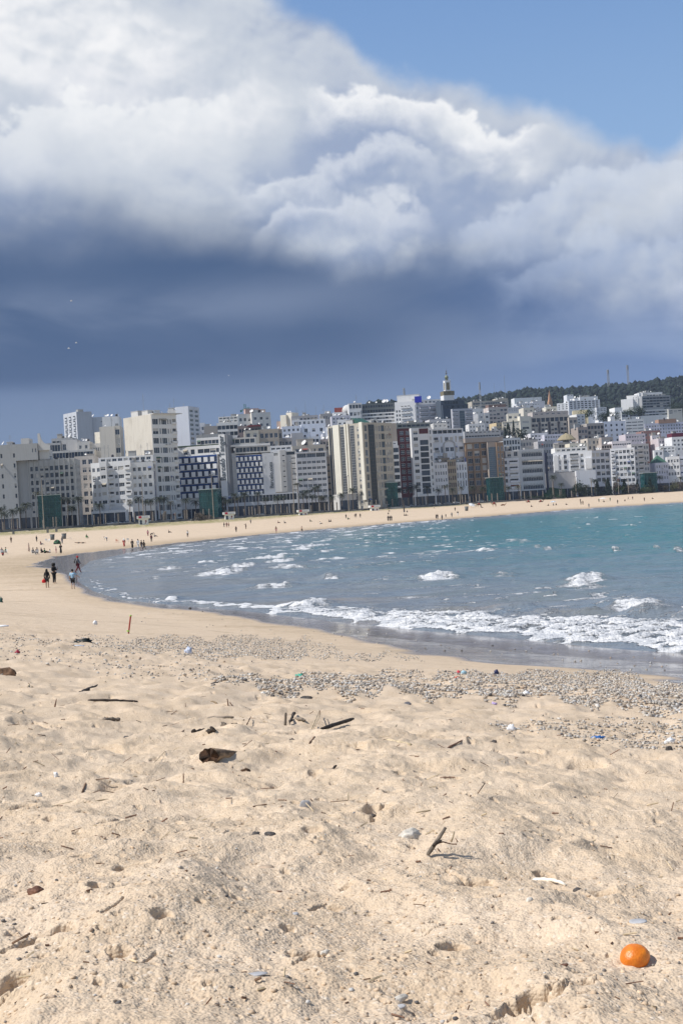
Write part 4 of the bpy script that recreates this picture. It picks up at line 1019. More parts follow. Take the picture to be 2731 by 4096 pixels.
# 7 hotel with blue panels, white balconies and the tall name pylon
b = Bld('hotel of checkered white balconies on deep blue walls, with a tall white name pylon', 890, 1790, FR(890), 'hotel', 'hotel_building')
def checker(xl, xr, yt, yb, yaw, nc, nr, ph):
    b.block(xl, xr, yt, None, yaw=yaw, dep=16, col=WHITE)
    Mw, u0, u1, dep, H, zb = b.last
    z0 = at((xl + xr) / 2, yb, b.D).z; z1 = H
    mb = MB(); mb.box(u0 + .15, u1 - .15, -0.08, -0.004, z0, z1 - .1); b.child('blue_wall', mb.mesh('blue_wall', [BLUEP]), Mw)
    fh = (z1 - z0) / nr; cw = (u1 - u0) / nc
    for j in range(nr):
        z = z1 - fh * (j + 1)
        sl = MB(); sl.box(u0, u1, -0.75, -0.083, z - 0.06, z + 0.06); b.child('slab', sl.mesh('slab', [WHITEP]), Mw)
        for i in range(nc):
            cx = u0 + cw * (i + .5) + ph * ((j % 2) - .5)
            cx = min(max(cx, u0 + cw * .3), u1 - cw * .3)
            b.child('window', window_mesh(cw * .22, fh * .72, 'plain', FRD), Mw @ Matrix.Translation((cx + cw * .42 if cx + cw * .66 < u1 else cx - cw * .4, -0.15, z + .12)))
            pb = MB(); pb.box(-cw * .29, cw * .29, -1.25, -1.13, 0, fh * .66); pb.box(-cw * .29, -cw * .29 + .1, -1.129, -.76, 0, fh * .66); pb.box(cw * .29 - .1, cw * .29, -1.129, -.76, 0, fh * .66)
            b.child('balcony', pb.mesh('balcony', [WHITEP]), Mw @ Matrix.Translation((cx, 0, z + 0.1)))
checker(712, 868, 1822, 1992, -13, 6, 6, 1.2)
b.block(868, 887, 1825, yaw=-6, dep=14, dy=.4, col=OFFW, front=[P((1, 7), (.7, .3), z=(.1, .98), fr=FRD)])
b.block(708, 888, 1784, 1822, yaw=-13, dep=15, dy=.2, col=WHITE, front=[P((2, 1), (.42, .55), u=(.10, .42), z=(.02, .8), fr=FRD), P((4, 1), (.72, .46), 'wide', u=(.45, .995), z=(.04, .80), fr=FRD)], name='top_floor')
b.block(708, 887, 1779, 1784, yaw=-6, dep=14, dy=1, col=GREENM, name='roof_garden', par=.2)
b.block(778, 888, 1748, 1781, yaw=-6, dep=10, dy=3.5, col=WHITE, front=[P((7, 1), (.92, .62), 'plain', z=(.06, .80), fr=FRD)], name='penthouse')
Mw, u0, u1, dep, H, zb = b.last
for i in range(16):
    mb = MB(); x = u0 + (u1 - u0) * (i + .5) / 16; mb.box(x - .55, x + .55, .4, .5, H, H + 1.7); b.child('roof_screen', mb.mesh('roof_screen', [METAL]), Mw)
b.dish(.5, 1.4, .5, -30)
b.block(886, 911, 1739, 1992, yaw=-14, dep=3.2, dy=-5.0, col=WHITE, name='pylon', par=.1)
PYL = b.last
mb = MB(); Mw, u0, u1, dep, H, zb = PYL; mb.box(u1 + .004, u1 + 1.2, .3, 9, zb - 16, H - .2); b.child('pylon_side', mb.mesh('side', [mat('pylon_grey', (.22, .23, .25), .5)]), Mw)
b.block(912, 944, 1812, yaw=4, dep=14, dy=.2, col=OFFW, front=[P((3, 7), (.9, .94), 'panel', z=(.12, .99), m=mat('pale_panel', (.62, .63, .64), .6), th=.1, nm='cladding')])
checker(942, 1048, 1820, 1982, 4, 6, 7, .8)
b.block(940, 1080, 1784, 1812, yaw=4, dep=14, dy=.0, col=OFFW, front=[P((9, 1), (.9, .78), 'plain', u=(.01, .92), z=(.1, .95), fr=FRD)], name='top_floor')
b.block(918, 1080, 1776, 1784, yaw=4, dep=14, dy=-.2, col=WHITE, name='eaves', par=.2)
b.block(914, 1022, 1748, 1778, yaw=4, dep=10, dy=3.5, col=OFFW, front=[P((5, 1), (.86, .7), 'plain', z=(.1, .9), fr=FRD)], name='penthouse', ); b.clutter(2)
b.block(1047, 1093, 1812, 1978, yaw=4, dep=13, dy=-.4, col=(.62, .63, .65), name='name_wall', front=[P((1, 6), (.05, .6), 'panel', u=(.2, .36), m=METAL, th=.05, nm='slot')])
NW = b.last
b.block(905, 1195, 1976, yaw=2, dep=8, dy=-5, col=(.55, .57, .60), front=[P((20, 1), (.9, .8), 'plain', z=(.70, .98), fr=FRD), P((16, 1), (.86, .9), 'plain', z=(.05, .58), fr=FRD)], name='podium')
def lettering(b, fr, text, size, u, z, col, name='lettering', font_scale=1.0):
    c = bpy.data.curves.new(name, 'FONT'); c.body = text; c.size = size; c.extrude = 0.08; c.align_x = 'LEFT'; c.align_y = 'CENTER'; c.offset = 0.02 * size
    o = bpy.data.objects.new('tmp', c); COL.objects.link(o)
    me = bpy.data.meshes.new_from_object(o.evaluated_get(bpy.context.evaluated_depsgraph_get())); bpy.data.objects.remove(o); bpy.data.curves.remove(c)
    me.materials.clear(); me.materials.append(col)
    Mw = fr[0]
    # stand the text up on the wall and turn it a quarter so it reads upwards
    return b.child(name, me, Mw @ Matrix.Translation((u, -0.1, z)) @ Matrix.Rotation(R(90), 4, 'X') @ Matrix.Rotation(R(90), 4, 'Z'))
LET = mat('letter_grey', (.10, .12, .14), .5)
Mw, u0, u1, dep, H, zb = PYL; lettering(b, PYL, 'Barceló Tanger', 3.6, (u0 + u1) / 2 - .15, zb + (H - zb) * .27, LET)
Mw, u0, u1, dep, H, zb = NW; lettering(b, NW, 'Barcelo.com', 2.6, u0 + (u1 - u0) * .72, zb + (H - zb) * .14, LET)
b.finish()
# 8 white hotel with square windows
b = Bld('white hotel with paired square windows and a blank ribbed white stair wing', 1210, 1808, FR(1210), 'hotel', 'hotel_building')
b.block(1182, 1304, 1806, yaw=8, dep=16, col=(.64, .64, .66), front=[P((3, 1), (.82, .6), 'wide', z=(.90, .985), fr=FRW), P((6, 9), (.66, .36), 'cross', z=(.10, .88))], cornice=.3); b.clutter(4)
b.block(1092, 1128, 1806, 1968, yaw=-4, dep=14, dy=.4, col=(.70, .70, .69), front=[P((1, 1), (.9, .9), 'wide', u=(.05, .5), z=(.90, .97), fr=FRD)])
b.block(1118, 1141, 1800, 1968, yaw=2, dep=14, dy=-.6, col=OFFW, front=[P((1, 7), (.5, .16), u=(.3, .9), z=(.05, .92), fr=FRD)])
b.block(1140, 1184, 1803, 1976, yaw=2, dep=14, dy=.1, col=OFFW, front=[P((1, 1), (.96, .9), 'wide', u=(.08, .9), z=(.91, .985), fr=FRD), P((1, 7), (.8, .14), u=(.5, .9), z=(.02, .88), fr=FRD)])
b.block(1078, 1166, 1780, 1806, yaw=2, dep=10, dy=4, col=WHITE, front=[P((4, 1), (.6, .4), z=(.2, .8))], name='penthouse').clutter(3); b.finish()
b = Bld('beige penthouse block rising behind the white hotel with paired square windows', 1235, 1778, 705)
b.block(1168, 1302, 1780, yaw=4, dep=12, col=BEIGE, front=[P((4, 1), (.5, .5), z=(.86, .97))]).clutter(4); b.hut(.4, 9, 5, 3.5, BEIGE).dish(.36, 1.6, .1, -50); b.finish()
b = Bld('shabby shaded narrow block of deep loggias wedged left of the ivory striped tower', 1322, 1832, 712)
b.block(1300, 1345, 1826, yaw=10, dep=14, col=(.42, .36, .30), front=[P((2, 8), (.62, .62), 'bal', z=(.08, .9), bd=.4, shut=.0)])  # beige wall given a browner colour for the shade it stands in
b.block(1302, 1335, 1794, 1826, yaw=6, dep=10, dy=-.5, col=(.55, .52, .49), front=[P((1, 1), (.6, .25), 'plain', u=(.3, .95), z=(.3, .9))]).clutter(2); b.finish()
# 9 ivory tower
b = Bld('tall ivory apartment tower with long dark glazed stripes down its sunny flank', 1455, 1690, 668, name='apartment_tower')
FRG = mat('grey_frame', (.34, .34, .33), .6)
b.block(1452, 1566, 1690, yaw=46, dep=25.5, col=(.44, .41, .35), front=[P((1, 10), (.7, .62), u=(.02, .12), z=(.10, .98)), P((1, 1), (.94, .99), 'curtain', u=(.15, .36), z=(.12, .985), g=(3, 22), fr=FRD, gm=GL), P((2, 10), (.4, .5), u=(.38, .50), z=(.10, .98)), P((1, 10), (.7, .6), u=(.52, .58), z=(.10, .98)), P((1, 10), (.8, .6), u=(.60, .72), z=(.10, .98), fr=FRD), P((4, 10), (.5, .52), u=(.74, .96), z=(.10, .98))],  # wall colour darkened for the shaded front; flank piers lighter for the sun
        left=[P((1, 1), (.9, .995), 'curtain', u=(.04, .085), z=(.02, .985), g=(1, 30), fr=FRD, gm=GL), P((1, 1), (.9, .995), 'curtain', u=(.11, .15), z=(.02, .985), g=(1, 30), fr=FRD, gm=GL), P((1, 1), (.95, .995), 'curtain', u=(.36, .47), z=(.02, .985), g=(3, 34), fr=FRG, gm=GL), P((1, 1), (.95, .995), 'curtain', u=(.63, .74), z=(.02, .985), g=(3, 34), fr=FRG, gm=GL), P((1, 12), (.6, .5), u=(.81, .87), z=(.04, .97))])
Mw, u0, u1, dep, H, zb = b.last
for f0, f1 in ((.17, .34), (.49, .53), (.56, .60), (.90, .985)):
    mb = MB(); mb.box(u0 - .8, u0 - .004, dep * (1 - f1), dep * (1 - f0), zb + 8, H + .3); b.child('pier', mb.mesh('pier', [wall_mat(IVORY)]), Mw)
b.hut(.2, 8, 5, 2, GREY, .3).hut(.8, 6, 4, 1.8, GREYW, .3); b.clutter(5)
mb = MB(); mb.poly([(u0 + 1, 3, H + .2), (u0 + 9, 3, H + .2), (u0 + 9, 9, H + 3), (u0 + 1, 9, H + 3)]); mb.poly([(u0 + 9, 3, H + .2), (u0 + 9, 9, H + .2), (u0 + 9, 9, H + 3)]); mb.poly([(u0 + 1, 3, H + .2), (u0 + 1, 9, H + 3), (u0 + 1, 9, H + .2)]); mb.poly([(u0 + 1, 9, H + .2), (u0 + 1, 9, H + 3), (u0 + 9, 9, H + 3), (u0 + 9, 9, H + .2)])
b.child('green_awning', mb.mesh('awning', [mat('awning_green', (.03, .10, .07), .6)]), Mw)
b.block(1348, 1470, 1975, yaw=20, dep=9, dy=-3, col=OFFW, front=[P((5, 2), (.6, .5), 'wide', z=(.06, .95))], name='podium'); b.finish()
b = Bld('slender white house with blue balconies between the ivory tower and the maroon block', 1580, 1765, 712)
b.block(1563, 1594, 1782, yaw=6, dep=12, col=WHITE, front=[P((1, 9), (.8, .55), 'wide', z=(.08, .98), fr=FRD)])
b.block(1565, 1590, 1764, 1784, yaw=6, dep=9, dy=1, col=WHITE, front=[P((1, 1), (.5, .4), 'plain', z=(.2, .8))], name='attic')
b.block(1567, 1589, 1690, 1766, yaw=6, dep=9, dy=4, col=(.40, .35, .30), name='bare_wall'); b.finish()
# 10 maroon and white
b = Bld('apartment tower half maroon half white with wide glazed balconies', 1655, 1712, FR(1655), name='apartment_tower')
b.block(1590, 1642, 1713, yaw=17, dep=15, col=MAROON, front=[P((1, 12), (.55, .52), 'cross', u=(.06, .5), z=(.06, .98)), P((1, 12), (.55, .52), 'cross', u=(.52, .96), z=(.06, .98))])
b.block(1642, 1726, 1711, yaw=17, dep=15, dy=-.3, col=WHITE, front=[P((1, 12), (.6, .45), u=(.06, .34), z=(.06, .98)), P((1, 10), (.96, .66), 'wide', u=(.38, .80), z=(.13, .86), var=False, fr=FRD), P((1, 12), (.5, .5), u=(.84, .97), z=(.06, .98)), P((1, 1), (.98, .9), 'panel', u=(.37, .81), pz=(1713, 1736), m=wall_mat(MAROON), nm='maroon_panel')])
b.block(1588, 1724, 1690, 1711, yaw=17, dep=12, dy=1.5, col=(.26, .28, .27), front=[P((7, 1), (.9, .6), 'plain', z=(.1, .8), fr=FRD)], name='roof_storey').clutter(6)
b.block(1650, 1700, 1980, yaw=8, dep=6, dy=-1.5, col=WHITE, name='shopfront', front=[P((4, 1), (.85, .7), 'plain', z=(.1, .7), fr=FRD)]); b.finish()
# 11 white hotel with grey arches
b = Bld('white hotel with grey arch mouldings and a top row of black glass loggias', 1790, 1712, 742, 'hotel', 'hotel_building')
b.block(1727, 1853, 1735, yaw=17, dep=16, col=(.68, .71, .76), front=[P((1, 7), (.8, .42), 'bal', u=(.03, .21), z=(.05, .99), bm=wall_mat(GREY), bd=.6), P((1, 7), (.5, .5), u=(.24, .33), z=(.05, .99)), P((2, 7), (.6, .34), u=(.38, .68), z=(.05, .99)), P((1, 7), (.5, .5), u=(.70, .80), z=(.05, .99)), P((1, 7), (.8, .45), 'bal', u=(.82, .99), z=(.05, .99), bm=wall_mat(GREY), bd=.6)])
Mw, u0, u1, dep, H, zb = b.last
for f0, f1, n_ in ((.345, .70, 14),):
    mb = MB(); cx = u0 + (u1 - u0) * (f0 + f1) / 2; rx = (u1 - u0) * (f1 - f0) / 2; pts = [(cx + rx * math.cos(a), H - 6.5 + 2.6 * math.sin(a)) for a in np.linspace(math.pi, 0, n_)]
    pts = [(pts[0][0], H - 22)] + pts + [(pts[-1][0], H - 22)]
    for (xa, za), (xb, zb2) in zip(pts[:-1], pts[1:]):
        dx_, dz_ = xb - xa, zb2 - za; l = math.hypot(dx_, dz_); nx, nz = -dz_ / l * .35, dx_ / l * .35
        mb.poly([(xa - nx, -.35, za - nz), (xb - nx, -.35, zb2 - nz), (xb + nx, -.35, zb2 + nz), (xa + nx, -.35, za + nz)])
        mb.poly([(xa - nx, -.01, za - nz), (xb - nx, -.01, zb2 - nz), (xb - nx, -.35, zb2 - nz), (xa - nx, -.35, za - nz)]); mb.poly([(xa + nx, -.35, za + nz), (xb + nx, -.35, zb2 + nz), (xb + nx, -.01, zb2 + nz), (xa + nx, -.01, za + nz)])
    b.child('arch_moulding', mb.mesh('arch', [wall_mat(GREY)]), Mw)
b.block(1726, 1852, 1714, 1735, yaw=17, dep=15, dy=.3, col=WHITE, front=[P((6, 1), (.93, .80), 'log', z=(.0, .86), var=False, fr=FRD)], name='top_floor')
b.block(1735, 1792, 1690, 1714, yaw=6, dep=9, dy=3, col=OFFW, front=[P((3, 1), (.3, .4), z=(.2, .8))], name='penthouse').clutter(4); b.finish()
# 12 low old houses
b = Bld('low old white house with a cluttered brown roof in front of the arched hotel', 1760, 1848, 722, name='old_house', cat='house')
b.block(1735, 1788, 1850, yaw=4, dep=14, col=(.72, .71, .72), front=[P((5, 6), (.4, .44), z=(.14, .98))]); b.clutter(6)
b.block(1762, 1800, 1830, 1852, yaw=4, dep=8, dy=4, col=(.33, .27, .21), name='roof_shed').clutter(3); b.finish()
b = Bld('low old ochre house with small dark windows between two old white houses', 1805, 1838, 724, name='old_house', cat='house')
b.block(1787, 1822, 1838, yaw=8, dep=14, col=(.40, .33, .24), front=[P((4, 6), (.45, .5), z=(.14, .98), fr=FRR)]).clutter(3); b.finish()
b = Bld('low old white house with tall narrow windows beside the tan hotel', 1843, 1848, 726, name='old_house', cat='house')
b.block(1821, 1866, 1848, yaw=8, dep=14, col=(.72, .73, .76), front=[P((4, 5), (.4, .6), z=(.12, .97))]).clutter(3); b.finish()
# 13 tan hotel
b = Bld('tan hotel with a tall blue glass bay down its front', 1935, 1755, 745, 'hotel', 'hotel_building')
b.block(1860, 1948, 1762, yaw=17, dep=16, col=TAN, front=[P((3, 8), (.56, .55), 'wide', z=(.10, .97), shut=.05)])
Mw, u0, u1, dep, H, zb = b.last
for k in range(4):
    mb = MB(); x = u0 + (u1 - u0) * k / 3; mb.box(x - .5, x + .5, -.5, -.004, zb + 5, H - 6); b.child('pier', mb.mesh('pier', [wall_mat(TAN)]), Mw)
b.block(1948, 1984, 1768, yaw=17, dep=16, dy=-.2, col=(.40, .34, .29), front=[P((1, 1), (.95, .99), 'curtain', z=(.18, .93), g=(7, 24), fr=METAL, gm=glass_mat('bay_glass', (.10, .20, .30)))])
b.block(1984, 2012, 1768, yaw=17, dep=16, dy=.1, col=TAN, front=[P((2, 8), (.42, .6), z=(.10, .95))], right=[P((3, 8), (.4, .5), z=(.1, .95))])
b.block(1858, 2010, 1750, 1768, yaw=17, dep=15, dy=-.3, col=(.36, .32, .29), name='frieze')
b.block(1860, 2006, 1722, 1751, yaw=17, dep=12, dy=1.6, col=(.42, .44, .47), front=[P((12, 1), (.86, .42), 'plain', z=(.04, .5), fr=FRD), P((8, 1), (.6, .32), 'plain', z=(.6, .98), fr=FRD)], name='roof_storey').clutter(5)
sg = MB(); Mw = b.last[0]; sg.box(0, .5, 0, 1.4, 0, 22); pz = at(1868, 1985, 738); b.child('sign', sg.mesh('sign', [mat('blue_sign', (.02, .05, .22), .5)]), Matrix.Translation((pz.x, pz.y, pz.z))); b.finish()
# 14
b = Bld('narrow white apartment block with stacked balconies between the tan hotel and the ribbon-window hotel', 2045, 1830, 752)
b.block(2010, 2074, 1832, yaw=17, dep=15, col=(.66, .68, .72), front=[P((1, 7), (.5, .5), u=(.05, .3), z=(.08, .97)), P((1, 7), (.9, .56), 'bal', u=(.36, .95), z=(.08, .97), bd=.8)])
b.block(2022, 2078, 1802, 1832, yaw=8, dep=12, dy=1.2, col=(.58, .58, .58), front=[P((2, 1), (.42, .6), z=(.1, .9))], name='attic').clutter(3); b.finish()
b = Bld('grey-white hotel with five long ribbon windows hung with pale blinds', 2128, 1794, 758, 'hotel', 'hotel_building')
BLIND = mat('pale_blinds', (.42, .46, .46), .6, .5, 9)
b.block(2072, 2174, 1796, yaw=17, dep=16, col=(.56, .58, .60), front=[P((1, 5), (.92, .44), 'wide', u=(.10, .94), z=(.24, .97), var=False), P((14, 5), (.42, .34), 'panel', u=(.12, .92), z=(.255, .985), m=BLIND, th=.02, nm='blind', sill=.42), P((1, 1), (.97, .8), 'wide', z=(.10, .19), var=False)])
Mw, u0, u1, dep, H, zb = b.last
mb = MB(); mb.box(u1 + .1, u1 + 1.1, -1.6, -.2, zb + 8, zb + 30); b.child('sign', mb.mesh('sign', [mat('navy_sign', (.015, .02, .05), .4)]), Mw); b.clutter(4); b.finish()
# 15 white modern block above the blank podium wall
b = Bld('modern white apartment block with tall flat panels above a blank pale podium', 2280, 1795, 772)
b.block(2212, 2366, 1806, 1885, yaw=-8, dep=16, col=(.78, .79, .81), front=[P((1, 3), (.5, .5), 'win', u=(.24, .36), z=(.06, .9)), P((1, 3), (.92, .56), 'bal', u=(.42, .66), z=(.02, .95), bm=mat('grey_rail', (.4, .41, .42)), bd=.8), P((1, 3), (.5, .45), u=(.68, .80), z=(.06, .9)), P((2, 3), (.3, .6), u=(.02, .2), z=(.06, .9))], left=[P((3, 3), (.4, .4))])
Mw, u0, u1, dep, H, zb = b.last
for f0, f1 in ((.0, .11), (.20, .26), (.64, .67), (.82, .98)):
    mb = MB(); mb.box(u0 + (u1 - u0) * f0, u0 + (u1 - u0) * f1, -1.0, -.004, zb + 1, H - 2 - 3 * f0); b.child('panel', mb.mesh('panel', [wall_mat(WHITE)]), Mw)
b.block(2222, 2352, 1788, 1808, yaw=4, dep=10, dy=2.5, col=(.78, .77, .74), front=[P((6, 1), (.5, .45), z=(.1, .8))], name='penthouse').clutter(5)
b.block(2190, 2300, 1890, yaw=4, dep=12, dy=-1, col=(.50, .48, .47), name='podium')
b.block(2298, 2376, 1882, yaw=4, dep=16, dy=-3, col=(.74, .75, .78), name='podium')
b.block(2366, 2446, 1800, yaw=22, dep=14, dy=2, col=(.60, .61, .65), front=[P((4, 7), (.6, .52), 'wide', z=(.1, .97), shut=.2)]).clutter(4); b.finish()  # right wing's white toned down in colour for its shade
b = Bld('white apartment block with a regular grid of square windows and a shaded right flank', 2490, 1790, 792)
b.block(2440, 2536, 1792, yaw=-8, dep=18, col=(.80, .80, .81), front=[P((1, 8), (.9, .5), 'bal', u=(.02, .17), z=(.08, .98), bd=.7), P((5, 8), (.58, .46), z=(.08, .98), u=(.18, .98), shut=.2)])
b.block(2536, 2606, 1774, yaw=26, dep=14, dy=3, col=(.56, .55, .55), front=[P((2, 9), (.5, .5), u=(.02, .35), z=(.08, .98)), P((1, 9), (.9, .6), 'bal', u=(.38, .68), z=(.08, .98), bd=.7), P((2, 9), (.5, .5), u=(.7, .98), z=(.08, .98))]).clutter(4)  # flank shade put into a greyer wall colour than the front
b.block(2452, 2530, 1762, 1793, yaw=4, dep=11, dy=3, col=(.72, .68, .70), front=[P((8, 1), (.8, .38), 'plain', z=(.30, .76), fr=FRD)], name='penthouse')
b.block(2410, 2452, 1776, 1795, yaw=4, dep=11, dy=3, col=(.50, .44, .40), name='roof_shed', front=[P((4, 1), (.8, .7), 'open', z=(.05, .9))]).clutter(4); b.finish()
b = Bld('small lavender-white house under a green pyramid roof near the right edge', 2642, 1845, 800, name='house', cat='house')
b.block(2620, 2672, 1850, yaw=8, dep=13, col=(.60, .59, .66), front=[P((5, 5), (.4, .45), z=(.14, .96))])
Mw, u0, u1, dep, H, zb = b.last; mb = MB(); A = [(u0 + .5, .5, H), (u1 - .5, .5, H), (u1 - .5, dep - .5, H), (u0 + .5, dep - .5, H)]; tp = ((u0 + u1) / 2, dep / 2, H + 5)
for a, c in zip(A, A[1:] + A[:1]): mb.poly([a, c, tp])
b.child('pyramid_roof', mb.mesh('roof', [mat('green_tiles', (.05, .12, .08), .6)]), Mw); b.finish()
b = Bld('white corner block with small paired windows, front row at the right edge', 2700, 1826, 802)
b.block(2666, 2716, 1826, yaw=-10, dep=14, col=WHITE, front=[P((4, 5), (.52, .4), z=(.15, .96))], left=[P((3, 5), (.3, .4))]).clutter(2)
b.block(2716, 2790, 1822, yaw=4, dep=14, dy=1.5, col=BLUEW, front=[P((3, 4), (.7, .45), 'bal', z=(.3, .97), bd=.8)]); b.clutter(2); b.finish()
# ================= the town behind, climbing the hill =================
def hb(label, xl, xr, yt, D, yaw, col, front=(), left=(), right=(), dep=14, cl=5, name='apartment_building', cat='building', more=()):
    b = Bld(label, (xl + xr) / 2, yt, D, cat, name); b.front = False
    b.block(xl, xr, yt, None, yaw, dep, col, front=front, left=left, right=right)
    if cl: b.clutter(cl)
    for m in more:
        b.block(*m[:3], m[3], yaw=m[4], dep=m[5], dy=m[6], col=m[7], front=m[8] if len(m) > 8 else (), name=m[9] if len(m) > 9 else 'wing')
        b.clutter(2)
    return b.finish()
hb('white terraced house with curved balconies on the skyline left of the green crane', 866, 952, 1690, 800, 2, (.72, .71, .68), [P((5, 5), (.7, .5), 'wide', z=(.62, .98), fr=FRD)], more=[(872, 950, 1664, 1692, 2, 9, 3, (.74, .72, .68), [P((5, 2), (.62, .45), 'wide', z=(.1, .95))], 'penthouse')])
b = Bld('cream white apartment block with a pink roof hut, right of the green crane', 1018, 1652, 850)
b.block(951, 1006, 1655, yaw=14, dep=14, col=(.74, .71, .66), front=[P((3, 6), (.42, .42), z=(.55, .97))]); b.block(1004, 1080, 1650, yaw=14, dep=14, dy=-1, col=(.74, .70, .64), front=[P((3, 6), (.34, .36), z=(.55, .97))]); b.clutter(4); b.hut(.1, 9, 5, 3, (.50, .34, .29)).hut(.45, 9, 5, 2.2, (.62, .5, .42)); b.dish(.05, 1.3, .2); b.finish()
hb('white block with a small red antenna right of the blue-grey tower', 762, 818, 1692, 764, 4, (.68, .68, .70), [P((4, 5), (.5, .45), z=(.62, .97))], cl=3, more=[(766, 800, 1736, None, 4, 8, -3, WHITE, [P((2, 2), (.7, .5), 'wide', z=(.8, .98))])]).mast(.3, 6, .3, True)
hb('brown windowless block behind the checkered hotel roof', 815, 868, 1704, 745, 4, (.36, .33, .30), cl=2)
hb('long dull red roof terrace behind the checkered hotel', 950, 1045, 1702, 770, 4, (.30, .24, .22), [P((7, 1), (.8, .5), 'plain', z=(.9, .98), fr=FRD)], cl=4, more=[(990, 1042, 1700, 1706, 4, 8, -1, (.22, .05, .05), (), 'awning')])
hb('beige apartment block with square windows above the checkered hotel', 1034, 1114, 1716, 722, 6, (.48, .41, .33), [P((4, 5), (.56, .48), z=(.5, .97))], left=[P((2, 5), (.4, .4), z=(.5, .97))], cl=3, more=[(1110, 1128, 1716, None, 10, 8, 1, (.36, .31, .26), [P((1, 5), (.5, .5), z=(.5, .97))]), (976, 1034, 1722, None, 6, 8, -2, (.58, .53, .44), [P((2, 1), (.4, .5), z=(.9, .98))])])
hb('sunlit yellowish windowless house on the skyline right of the cream block', 1120, 1143, 1660, 900, -30, (.66, .62, .52), cl=0, name='house', cat='house', more=[(1144, 1166, 1650, None, -30, 9, 0, (.80, .74, .62))])
hb('low pink house peeping out left of the sunlit yellowish house', 1106, 1122, 1685, 905, -6, (.62, .46, .38), cl=0, name='house', cat='house')
hb('grey roofs with dark sheds on the skyline, middle left', 1165, 1272, 1662, 890, 4, (.44, .42, .42), [P((7, 2), (.5, .5), z=(.88, .98))], cl=9)
hb('low dark flat house with antennas at the end of the middle-left skyline', 1280, 1330, 1654, 930, 4, (.40, .38, .37), [P((5, 1), (.5, .5), z=(.9, .98))], cl=5)
hb('blank grey wall block above the white hotel with square windows', 1165, 1212, 1731, 735, 4, (.48, .48, .50), cl=0)
hb('bluish white house with a small dome, mid slope', 1126, 1202, 1704, 800, 5, BLUEW, [P((4, 3), (.4, .4), z=(.78, .98))], cl=3, name='house', cat='house')
hb('tall bluish white block with a big antenna mast in the middle of the slope', 1204, 1302, 1694, 806, 6, (.72, .75, .82), [P((3, 4), (.32, .32), z=(.5, .97))], cl=3).mast(.22, 14, .1)
hb('row of sunlit white parapets below the middle-left skyline roofs', 1168, 1300, 1678, 850, 2, (.74, .74, .76), [P((7, 1), (.4, .5), z=(.92, .99))], cl=6)
hb('white house with dark verandas in front of the tall bluish block', 1212, 1278, 1746, 738, 4, (.66, .68, .72), [P((4, 2), (.6, .5), 'wide', z=(.8, .98), fr=FRD)], cl=4)
hb('pinkish roofed house below the tall bluish block', 1276, 1330, 1756, 742, 4, (.50, .42, .38), [P((4, 2), (.5, .5), z=(.8, .98))], cl=4)
hb('small white gabled house left of the ivory tower top', 1302, 1334, 1708, 770, -12, (.78, .79, .82), [P((2, 3), (.3, .3), z=(.7, .97))], cl=1, name='house', cat='house')
hb('small white house with a flat canopy directly above the ivory tower', 1348, 1388, 1678, 800, -4, WHITE, [P((2, 2), (.4, .3), z=(.85, .98))], cl=2, name='house', cat='house')
hb('lavender grey houses with red rooftops left of the white dome', 1325, 1400, 1662, 880, 4, (.56, .55, .60), [P((5, 2), (.4, .4), z=(.88, .98))], cl=5)
b = hb('white domed house with a red awning on the skyline', 1332, 1398, 1648, 950, 4, (.74, .74, .75), [P((3, 2), (.3, .3), z=(.9, .98))], cl=2, name='domed_house', cat='house')
p = at(1392, 1648, 950); mb = MB(); mb.lathe([(4.2, -.5), (4.6, 1.2), (4.3, 2.8), (3.3, 4.4), (1.8, 5.4), (.2, 5.7)], 18); b.child('dome', mb.mesh('dome', [wall_mat(OFFW)], True), Matrix.Translation((p.x, p.y + 4, p.z)))
p = at(1365, 1648, 950); mb = MB(); mb.box(-5, 5, 0, 5, -.5, 3.6); b.child('awning', mb.mesh('awning', [RED]), Matrix.Translation((p.x, p.y + 3, p.z)))
hb('dark-topped white block with arched windows at the left end of the long hilltop hotel', 1394, 1446, 1612, 936, 4, (.60, .60, .60), [P((3, 2), (.6, .55), z=(.60, .80)), P((4, 2), (.8, .6), 'plain', z=(.82, .99), fr=FRD)], cl=4, more=[(1394, 1442, 1640, None, 4, 9, -1.5, (.76, .76, .76), [P((3, 3), (.6, .5), z=(.7, .98))])])
b = Bld('long hilltop hotel with dark upper storeys over white balcony bands', 1512, 1610, 944, 'hotel', 'hotel_building')
b.block(1446, 1578, 1611, yaw=4, dep=12, dy=4, col=(.13, .15, .15), front=[P((12, 1), (.8, .6), 'plain', z=(.93, .985), fr=FRD)]); b.clutter(6); b.dish(.70, 1.5, .2, -30).dish(.78, 1.5, .2, -20)
b.block(1443, 1580, 1632, yaw=4, dep=12, dy=1.5, col=(.16, .18, .18), front=[P((12, 1), (.9, .7), 'plain', z=(.92, .99), fr=FRD)])
b.block(1440, 1580, 1650, yaw=4, dep=12, dy=0, col=(.78, .78, .78), front=[P((11, 6), (.86, .46), 'wide', z=(.64, .99), fr=FRD, shut=.2)]); b.finish()
b = Bld('bright white hilltop block with a shaded balcony wing and a blue roof cloth', 1660, 1600, 934)
b.block(1577, 1662, 1606, yaw=-12, dep=16, col=WHITE, front=[P((2, 5), (.4, .45), 'win', u=(.02, .28), z=(.62, .90), fr=FRD), P((3, 5), (.8, .44), 'bal', u=(.28, .74), z=(.6, .96), bd=.8)]); b.clutter(1); b.hut(.6, 16, 6, 5, WHITE, .3, False)
